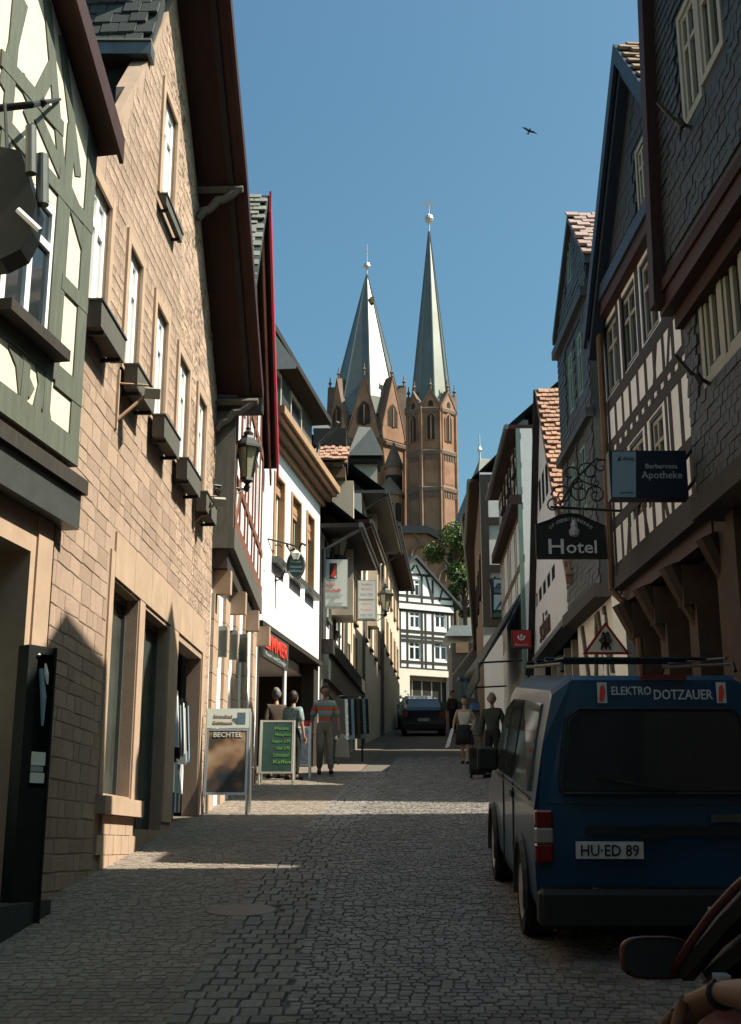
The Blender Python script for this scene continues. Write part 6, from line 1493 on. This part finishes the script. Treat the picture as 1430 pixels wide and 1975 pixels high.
def skinned(name, verts, edges, m, parent, T, sub=2, root=0, addm=None):
    """skin modifier over a skeleton; verts: (x,y,z,r)"""
    me = bpy.data.meshes.new(name); me.from_pydata([v[:3] for v in verts], edges, [])
    o = bpy.data.objects.new(name, me)
    sk = o.modifiers.new('s', 'SKIN'); sk.use_smooth_shade = True
    for i, v in enumerate(verts):
        d = me.skin_vertices[0].data[i]; rr = v[3]; d.radius = rr if isinstance(rr, tuple) else (rr, rr); d.use_root = (i == root)
    sb_ = o.modifiers.new('u', 'SUBSURF'); sb_.levels = sub; sb_.render_levels = sub
    nm = evaluated_mesh(o); bpy.data.objects.remove(o)
    if addm:
        bm = bmesh.new(); bm.from_mesh(nm)
        for V_, F_ in addm:
            vs = [bm.verts.new(v) for v in V_]
            for f in F_:
                try: bm.faces.new([vs[i] for i in f])
                except Exception: pass
        bm.to_mesh(nm); bm.free()
    base = BASE[parent]
    for v in nm.vertices: v.co = T @ v.co - base
    for p in nm.polygons: p.use_smooth = True
    nm.materials.clear(); nm.materials.append(m)
    x = bpy.data.objects.new(name, nm); link(x, parent); return x
def head_mesh(c, s=1.0, tilt=0):
    bm = bmesh.new(); bmesh.ops.create_uvsphere(bm, u_segments=20, v_segments=14, radius=1)
    for v in bm.verts:
        x, y, z = v.co; 
        j = 1 - .28 * max(0, -z) ** 1.3
        fx = .077 * j; fy = .096 * (1 - .16 * max(0, -z)); fz = .122
        nx_, ny_, nz_ = x * fx, y * fy, z * fz
        if y < -.85 and -.32 < z < .12 and abs(x) < .25: ny_ -= .022 * (1 - abs(z + .12) / .4)      # nose
        if y < -.6 and .08 < z < .30 and .15 < abs(x) < .55: ny_ += .010                             # eye sockets
        if y < -.55 and z < -.62: ny_ -= .012                                                        # chin
        if abs(x) > .93 and abs(y) < .3 and abs(z) < .3: nx_ *= 1.13                                 # ears
        v.co = (nx_, ny_, nz_)
    bm.verts.index_update(); V_ = [tuple(Vector(c) + v.co * s) for v in bm.verts]; F_ = [tuple(v.index for v in f.verts) for f in bm.faces]; bm.free(); return V_, F_
def hand_fingers(w, d, side=1, s=1.0):
    """five tapered fingers leaving the palm: w wrist point, d hand direction"""
    out = []; w = Vector(w); d = Vector(d).normalized(); sd = d.cross(Vector((0, 1, 0)))
    if sd.length < .1: sd = Vector((1, 0, 0))
    sd.normalize(); pn_ = sd.cross(d)
    for i, L in enumerate((.066, .078, .074, .058)):
        o_ = (i - 1.5) * .019; b = w + d * .085 * s + sd * o_ * s; a1 = b + (d * .5 * L + pn_ * .008) * s; a2 = b + (d * .95 * L + pn_ * .026) * s
        q = M().tube([b - d * .02, b, a1, a2], [.0085 * s, .009 * s, .008 * s, .006 * s], 6); out.append((q.v, q.f))
    b = w + d * .03 * s + sd * .03 * side * s; q = M().tube([b, b + (d * .03 + sd * .02 * side) * s, b + (d * .062 + sd * .022 * side + pn_ * .01) * s], [.011 * s, .010 * s, .007 * s], 6); out.append((q.v, q.f))
    return out
def person(label, x, y, rz, H, J, look, group=None):
    """J overrides joints; look: dict of materials"""
    t = thing('person', (x, y, gz(x, y)), label, 'person', group)
    s = H / 1.75; T = Matrix.Translation((x, y, gz(x, y))) @ Matrix.Rotation(rz, 4, 'Z') @ Matrix.Scale(s, 4)
    P_ = dict(pelvis=(0, 0, .95), waist=(0, 0, 1.10), chest=(0, -.01, 1.30), neck=(0, 0, 1.47), head=(0, -.02, 1.56),
              shl=(-.17, 0, 1.40), ell=(-.235, .03, 1.13), wrl=(-.24, -.05, .88), shr=(.17, 0, 1.40), elr=(.235, .03, 1.13), wrr=(.24, -.05, .88),
              hil=(-.085, 0, .90), knl=(-.10, -.02, .50), anl=(-.10, .02, .09), tol=(-.11, -.14, .03), hir=(.085, 0, .90), knr=(.10, -.02, .50), anr=(.10, .02, .09), tor=(.11, -.14, .03))
    P_.update(J)
    rad = dict(pelvis=(.135, .10), waist=(.12, .09), chest=(.15, .10), neck=.05, head=.05, shl=.058, ell=.040, wrl=.026, shr=.058, elr=.040, wrr=.026, hil=.085, knl=.058, anl=.040, tol=.032, hir=.085, knr=.058, anr=.040, tor=.032)
    wf = look.get('fem', 1.0)
    def build(nm, chain, m, grow, fat=1.0, extra=None, addm=None, sub=2):
        names = []; [names.append(a) for e in chain for a in e if a not in names]
        vs = []
        for a in names:
            r_ = rad[a]; r_ = (r_[0] * wf * fat + grow, r_[1] * wf * fat + grow) if isinstance(r_, tuple) else (r_ + grow, r_ + grow)
            vs.append((*P_[a], r_))
        return skinned(nm, vs, [(names.index(a), names.index(b)) for a, b in chain], m, t, T, sub, 0, addm)
    for k_ in ('l', 'r'):
        w = Vector(P_['wr' + k_]); e = Vector(P_['el' + k_]); P_['ha' + k_] = tuple(w + (w - e).normalized() * .075); rad['ha' + k_] = (.036, .018)
    chain = [('pelvis', 'waist'), ('waist', 'chest'), ('chest', 'neck'), ('neck', 'head')] + [(a + k_, b + k_) for k_ in 'lr' for a, b in (('sh', 'el'), ('el', 'wr'), ('wr', 'ha'), ('hi', 'kn'), ('kn', 'an'), ('an', 'to'))] + [('chest', 'shl'), ('chest', 'shr'), ('pelvis', 'hil'), ('pelvis', 'hir')]
    hc_ = Vector(P_['head']) + Vector((0, -.01, .09)); adds = [head_mesh(hc_, 1)]
    for k_, sd in (('l', -1), ('r', 1)):
        w = Vector(P_['wr' + k_]); adds += hand_fingers(w, w - Vector(P_['el' + k_]), sd)
    build('body', chain, look.get('skin', skin), 0, .78, addm=adds)
    P_['collar'] = tuple(Vector(P_['chest']) * .12 + Vector(P_['neck']) * .88); rad['collar'] = .052; P_['hem'] = tuple(Vector(P_['pelvis']) - Vector((0, 0, .06))); rad['hem'] = (.14 * wf, .105 * wf)
    up = [('hem', 'waist'), ('waist', 'chest'), ('chest', 'collar'), ('chest', 'shl'), ('chest', 'shr')]
    if look.get('sleeve', 1): up += [('shl', 'ell'), ('shr', 'elr')]
    if look.get('sleeve', 1) == 2: up += [('ell', 'wrl'), ('elr', 'wrr')]
    build('shirt', up, look['shirt'], .024)
    if 'trousers' in look: build('trousers', [('waist', 'pelvis'), ('pelvis', 'hil'), ('pelvis', 'hir'), ('hil', 'knl'), ('knl', 'anl'), ('hir', 'knr'), ('knr', 'anr')], look['trousers'], .024)
    if 'skirt' in look:
        q = M().lathe([(.17, 1.02), (.20, .9), (.23, .7), (.25, .52), (.235, .52), (.15, .9)], (0, 0, 0), 16); q.v = [tuple(T @ Vector((v[0], v[1] * .75, v[2]))) for v in q.v]; q.out('skirt', look['skirt'], t, smooth=True)
    for k_ in 'lr':
        a, b = Vector(P_['an' + k_]), Vector(P_['to' + k_]); a = a + Vector((0, .05, -.04))
        q = M().tube([a, (a + b) / 2 + Vector((0, 0, .01)), b + Vector((0, -.05, .005))], [.042, .048, .034], 8); q.v = [tuple(T @ Vector((v[0], v[1], max(v[2], .0)))) for v in q.v]; q.out('shoe', look.get('shoes', hair_d), t, smooth=True)
    Vh, Fh = head_mesh(hc_ + Vector((0, .014, .014)), 1.17); hr_ = random.Random(int(x * 100)); Vh = [tuple(Vector(v) + Vector((hr_.gauss(0, .004), hr_.gauss(0, .004), hr_.gauss(0, .004)))) for v in Vh]; keep = [i for i, v in enumerate(Vh) if (v[2] - hc_.z) > .038 or ((v[1] - hc_.y) > .0 and (v[2] - hc_.z) > -.07 - look.get('long', 0))]
    ks_ = set(keep); q = M(); q.v = [tuple(T @ Vector(v)) for v in Vh]; q.f = [f for f in Fh if all(i in ks_ for i in f)]; q.out('hair', look['hair'], t, smooth=True)
    for sx in (-1, 1):
        q = M().lathe([(0, -.009), (.011, 0), (0, .009)], hc_ + Vector((sx * .030, -.083, .012)), 6); q.v = [tuple(T @ Vector(v)) for v in q.v]; q.out('eye', black_p, t)
    q = M().wbox(hc_ + Vector((0, -.086, -.055)), (.045, .010, .010)); q.v = [tuple(T @ Vector(v)) for v in q.v]; q.out('mouth', sign_rd, t)
    return t, T
linen = mat('khaki_trousers', (.20, .18, .13), .85, .1, 8); blk = mat('black_cloth', (.014, .014, .014), .85, .2, 8); offw = mat('off_white_top', (.50, .47, .36), .85, .08, 8)
teal = mat('patterned_top', (.12, .20, .20), .85, .5, 22, col2=(.34, .42, .40)); brn = mat('brown_jacket', (.07, .05, .035), .85, .2, 8); dgr = mat('dark_green_coat', (.035, .042, .03), .85, .2, 8)
person('man in a striped short-sleeved shirt and pale trousers walking downhill', -.94, 26.0, R(6), 1.82,
       dict(knl=(-.10, -.08, .50), anl=(-.10, .10, .13), tol=(-.11, -.04, .03), knr=(.10, -.10, .50), anr=(.11, -.16, .09), tor=(.12, -.32, .03), ell=(-.25, .08, 1.13), wrl=(-.25, .02, .88), elr=(.25, -.02, 1.13), wrr=(.27, -.12, .88)),
       dict(shirt=stripes(), trousers=linen, hair=hair_d, skin=skin_d))
b = thing('shopping_bag', (-.52, 25.9, gz(0, 26) + .45), 'pale plastic bag hanging from the hand of the man in stripes', 'bag')
c = Vector((-.58, 25.85, gz(0, 26) + .62))
M().add([c + Vector(v) for v in ((-.15, -.05, -.28), (.16, -.05, -.30), (.14, -.04, .02), (.03, -.02, .20), (-.03, -.02, .20), (-.13, -.04, .02), (-.15, .06, -.28), (.16, .06, -.30), (.14, .05, .02), (.03, .02, .20), (-.03, .02, .20), (-.13, .05, .02))], [(0, 1, 2, 3, 4, 5), (11, 10, 9, 8, 7, 6)] + [(i, (i + 1) % 6, (i + 1) % 6 + 6, i + 6) for i in range(6)]).out('bag', beige_f, b, bevel=.02)
person('woman in a teal patterned top standing behind the menu board', -1.52, 24.6, R(150), 1.68, dict(elr=(.24, -.06, 1.14), wrr=(.16, -.22, 1.05)), dict(shirt=teal, trousers=blk, hair=hair_d, fem=.92, long=.06))
person('person in a brown jacket facing the shop beside the woman in teal', -1.88, 25.0, R(200), 1.74, dict(), dict(shirt=brn, trousers=blk, hair=hair_g, sleeve=2))
person('woman in an off-white sleeveless top and black skirt walking uphill side', 2.22, 29.7, R(-5), 1.58,
       dict(knl=(-.07, -.02, .50), anl=(-.06, .08, .13), tol=(-.07, -.04, .04), knr=(.07, -.08, .50), anr=(.06, -.08, .09), tor=(.07, -.24, .03), ell=(-.26, .05, 1.15), wrl=(-.30, .0, .92), elr=(.27, .05, 1.14), wrr=(.22, -.12, .98)),
       dict(shirt=offw, skirt=blk, hair=hair_d, fem=.92, sleeve=0, long=.05))
b = thing('shopping_bag', (1.93, 29.6, gz(0, 29.6) + .5), 'slim white bag held by the woman in the off-white top', 'bag')
c = Vector((1.87, 29.65, gz(0, 29.65) + .60)); M().add([c + Vector(v) for v in ((-.12, -.03, -.22), (-.02, -.03, -.18), (.10, -.03, .24), (.03, -.03, .24), (-.12, .03, -.22), (-.02, .03, -.18), (.10, .03, .24), (.03, .03, .24))], [(0, 1, 2, 3), (7, 6, 5, 4)] + [(i, (i + 1) % 4, (i + 1) % 4 + 4, i + 4) for i in range(4)]).out('bag', white, b)
person('person in dark clothes beside the van pulling a black case', 2.45, 25.2, R(-20), 1.64, dict(elr=(.25, .05, 1.14), wrl=(-.28, .02, .86)), dict(shirt=dgr, trousers=blk, hair=hair_g, sleeve=2, skin=skin_d))
b = thing('wheeled_case', (2.13, 25.0, gz(0, 25)), 'black wheeled case standing beside the dark clothed person', 'case')
c = Vector((2.12, 25.0, gz(0, 25))); M().wbox(c + Vector((0, 0, .34)), (.34, .22, .52)).out('shell', blk, b, bevel=.03); M().wbox(c + Vector((0, -.12, .26)), (.26, .03, .22)).out('pocket', plastic, b, bevel=.01)
M().tube([c + Vector((-.10, .08, .6)), c + Vector((-.10, .08, .85)), c + Vector((.10, .08, .85)), c + Vector((.10, .08, .6))], .012, 6).out('handle', iron, b)
for sx in (-.13, .13): M().lathe([(.05, -.02), (.05, .02)], c + Vector((sx, .06, .05)), 10, 0, 'X').out('wheel', rubber, b)
person('distant dark haired person beyond the shelter at the top of the street', 3.4, 52, R(30), 1.7, dict(), dict(shirt=brn, trousers=blk, hair=hair_d, sleeve=2))
# driver with bent arm out of the red car window
t = thing('person', (X0 + .42, 2.0, g2(.5, 2.0)), 'driver with one forearm and hand resting out of the red car window', 'person')
el = Vector((X0 + .06, 2.30, 1.46)); wr = Vector((X0 - .025, 2.76, 1.425)); hd = Vector((X0 - .055, 2.87, 1.385)); kn = Vector((X0 - .075, 2.93, 1.345))
bod = [(X0 + .42, 1.95, .95, (.16, .12)), (X0 + .42, 1.93, 1.25, (.16, .11)), (X0 + .40, 1.95, 1.52, (.06, .06)), (X0 + .40, 1.98, 1.60, .05), (X0 + .22, 1.97, 1.46, .06), (*el, .048), (*(el + (wr - el) * .35), .047), (*wr, (.030, .024)), (*hd, (.038, .020)), (*(kn - (kn - hd) * .3), (.034, .016)), (X0 + .62, 1.97, 1.46, .06), (X0 + .68, 2.2, 1.25, .045), (X0 + .55, 2.5, 1.3, .03), (X0 + .34, 2.3, .85, .085), (X0 + .34, 2.75, .8, .06), (X0 + .52, 2.3, .85, .085), (X0 + .52, 2.75, .8, .06)]
ed = [(0, 1), (1, 2), (2, 3), (1, 4), (4, 5), (5, 6), (6, 7), (7, 8), (8, 9), (1, 10), (10, 11), (11, 12), (0, 13), (13, 14), (0, 15), (15, 16)]
adds = [head_mesh((X0 + .40, 2.02, 1.70), 1)]
dh = (kn - hd).normalized(); sd = Vector((.15, .55, -.35)).normalized(); sd = (sd - dh * sd.dot(dh)).normalized(); pnn = dh.cross(sd)
if pnn.x < 0: pnn = -pnn
for i, L in enumerate((.070, .082, .078, .062)):
    b0 = kn + sd * (i - 1.5) * .0195; dd = (Vector((-.22, .42, -.80)) + sd * (i - 1.5) * .06).normalized()
    a1 = b0 + (dh * .5 + dd * .5).normalized() * L * .42; a2 = a1 + dd * L * .34; a3 = a2 + (dd + Vector((.25, -.1, -.4))).normalized() * L * .30
    q = M().tube([b0 - dh * .045, b0 - dh * .01, b0 + dh * .012, a1, a2, a3 - (a3 - a2) * .3, a3], [.009, .0115, .0115, .0105, .0095, .0085, .004], 10); adds.append((q.v, q.f))
b0 = hd - sd * .030; q = M().tube([b0 - dh * .03, b0 + Vector((-.004, -.004, -.018)), b0 + Vector((-.012, .004, -.045)), b0 + Vector((-.013, .018, -.068)), b0 + Vector((-.011, .024, -.076))], [.013, .0135, .012, .010, .005], 10); adds.append((q.v, q.f))
skinned('body', bod, ed, skin_d, t, Matrix.Identity(4), 2, 0, adds)
skinned('shirt', [(X0 + .42, 1.95, .95, (.19, .15)), (X0 + .42, 1.93, 1.25, (.19, .14)), (X0 + .22, 1.97, 1.46, .085), (*(Vector((X0 + .22, 1.97, 1.46)) * .5 + el * .5), .075), (X0 + .62, 1.97, 1.46, .085), (X0 + .68, 2.2, 1.25, .06)], [(0, 1), (1, 2), (2, 3), (1, 4), (4, 5)], blk, t, Matrix.Identity(4))
Vh, Fh = head_mesh((X0 + .40, 2.01, 1.715), 1.1); q = M(); q.v = Vh; q.f = [f for f in Fh if all(Vh[i][2] > 1.74 or Vh[i][1] < 2.0 for i in f)]; q.out('hair', hair_d, t, smooth=True)
wd = (wr - el).normalized(); ws = wd.cross(Vector((0, 0, 1))).normalized(); wu = ws.cross(wd)
wc_ = wr - wd * .02
M().tube([wc_ + (ws * math.cos(R(a)) * .033 + wu * math.sin(R(a)) * .029) for a in range(0, 361, 30)], .006, 6).out('watch_strap', black_p, t)
M().wbox(wc_ + wu * .032, (.03, .034, .010), 0, .1).out('watch', alu, t)

# ================================================================ far small things
t = thing('bus_shelter', at(905, 1350, 72), 'pale steel framed shelter with a white sign at the end of the street', 'shelter')
a, b = at(888, 1350, 72), at(930, 1308, 72)
for p_, q_ in (((a.x, a.z), (a.x, b.z)), ((b.x, a.z), (b.x, b.z)), ((a.x, b.z), (b.x, b.z)), ((b.x, b.z), ((a.x + b.x) / 2, (a.z + b.z) / 2 - .1)), (((a.x * .75 + b.x * .25), a.z), ((a.x * .75 + b.x * .25), b.z))):
    M().tube([(p_[0], 72, p_[1] - (.6 if p_[1] == a.z else 0)), (q_[0], 72, q_[1])], .05, 6).out('frame_bar', copper, t)
M().wbox((( a.x + b.x) / 2, 72.8, b.z + .05), (b.x - a.x + .1, 1.8, .08)).out('roof', zinc, t)
s_ = at(908, 1338, 71.8); M().wbox(s_, (.42, .08, .5)).out('sign_panel', sign_w, t)
t = thing('market_stall', at(930, 1420, 44), 'small stall with pale blue top and beige sides on the right', 'stall')
a, b = at(911, 1418, 44), at(953, 1364, 44); zb_ = gz(0, 44)
M().wbox(((a.x + b.x) / 2, 44.4, (zb_ + b.z) / 2), (b.x - a.x - .1, .8, b.z - zb_)).out('counter', beige_f, t)
M().wbox(((a.x + b.x) / 2, 44.3, b.z + .0), (b.x - a.x, 1.1, .26)).out('top', blue_p, t)
M().wbox(((a.x + b.x) / 2 - .15, 43.97, zb_ + .5), (.18, .04, .55)).out('poster', copper, t); M().wbox(((a.x + b.x) / 2 + .2, 43.97, zb_ + .45), (.25, .04, .6)).out('poster', sign_lb, t)
t = thing('low_wall', at(872, 1400, 62), 'low terrace wall in green and orange tones right of the hatchback', 'wall')
a, b = at(850, 1400, 62), at(890, 1352, 62); zb_ = gz(0, 62)
M().wbox(((a.x + b.x) / 2, 62.3, zb_ + .35), (b.x - a.x, .6, .9)).out('base', tan_t, t); M().wbox(((a.x + b.x) / 2, 62.3, zb_ + 1.0), (b.x - a.x + .1, .7, .4)).out('planter', sign_gn, t)
t = thing('flower_tubs', at(778, 1370, 60), 'white flowering tubs at the foot of the cream house corner', 'flower tub')
flower = mat('white_petals', (.75, .75, .76), .8, .1, 9); rr = random.Random(5)
c = at(778, 1372, 60); zb_ = gz(0, 60)
M().lathe([(.30, zb_), (.40, zb_ + .5), (.34, zb_ + .5)], (c.x, 60, 0), 10).out('tub', slate_d, t)
mm = M()
for i in range(150):
    p_ = Vector((c.x + rr.gauss(0, .25), 60 + rr.gauss(0, .2), zb_ + .95 + rr.gauss(0, .28))); a_v = Vector((rr.gauss(0, 1), rr.gauss(0, 1), rr.gauss(0, 1))).normalized() * .07; b_v = a_v.cross(Vector((rr.gauss(0, 1), rr.gauss(0, 1), 1))).normalized() * .07
    mm.quad(p_ - a_v, p_ + b_v, p_ + a_v, p_ - b_v)
mm.out('blossoms', flower, t, kind='stuff')
mm = M()
for i in range(150):
    p_ = Vector((c.x + rr.gauss(0, .25), 60.1 + rr.gauss(0, .2), zb_ + .8 + rr.gauss(0, .25))); a_v = Vector((rr.gauss(0, 1), rr.gauss(0, 1), rr.gauss(0, 1))).normalized() * .09; b_v = a_v.cross(Vector((rr.gauss(0, 1), rr.gauss(0, 1), 1))).normalized() * .06
    mm.quad(p_ - a_v, p_ + b_v, p_ + a_v, p_ - b_v)
mm.out('leaves', leaf_b, t, kind='stuff')
# clothes rail outside the wooden shopfront
t = thing('clothes_rack', (-.35, 29.6, gz(0, 29.6)), 'rail of dark and teal clothes outside the wooden shopfront behind the man', 'clothes rack')
gg = gz(0, 29.6)
M().tube([(-.75, 29.6, gg), (-.75, 29.6, gg + 1.6), (-.2, 30.8, gg + 1.75), (-.2, 30.8, gg)], .025, 6).out('frame', iron, t)
for k in range(9):
    f = k / 8; q_ = Vector((-.75 + .55 * f, 29.6 + 1.2 * f, gg + 1.55 + .15 * f)); M().wbox(q_ - Vector((0, 0, .45 + .05 * (k % 2))), (.34, .06, .85 + .1 * (k % 2)), .2, 0, 0, .8).out('garment', [blk, teal, blk, sign_lb, blk, brn, blk, teal, blk][k], t)
# bird
p0 = at(1021, 253, 40); t = thing('bird', p0, 'dark bird gliding in the blue sky upper right', 'bird')
w1, w2 = at(1006, 245, 39.8), at(1038, 259, 40.2)
mm = M(); mm.tube([p0 + Vector((-.03, .16, .03)), p0 + Vector((-.01, .07, 0)), p0, p0 + Vector((.02, -.12, .0)), p0 + Vector((.03, -.17, .01))], [.01, .035, .042, .03, .008], 8); mm.out('body', black_p, t, smooth=True)
for w in (w1, w2):
    m_ = (p0 + w) / 2 + Vector((0, -.02, .02)); M().add([p0 + Vector((0, -.06, .01)), m_ + Vector((0, -.05, 0)), w, m_ + Vector((0, .06, -.01)), p0 + Vector((0, .07, 0)), p0 + Vector((0, 0, .03)), m_ + Vector((0, 0, .018))], [(0, 1, 6, 5), (5, 6, 3, 4), (1, 2, 6), (6, 2, 3), (0, 4, 3, 1), (1, 3, 2)]).out('wing', black_p, t)
M().add([p0 + Vector((-.01, .12, 0)), p0 + Vector((-.08, .24, .04)), p0 + Vector((.03, .25, .0)), p0 + Vector((-.01, .18, .02))], [(0, 1, 3), (0, 3, 2), (0, 1, 2)]).out('tail', black_p, t)

bpy.data.scenes.remove(TMP)
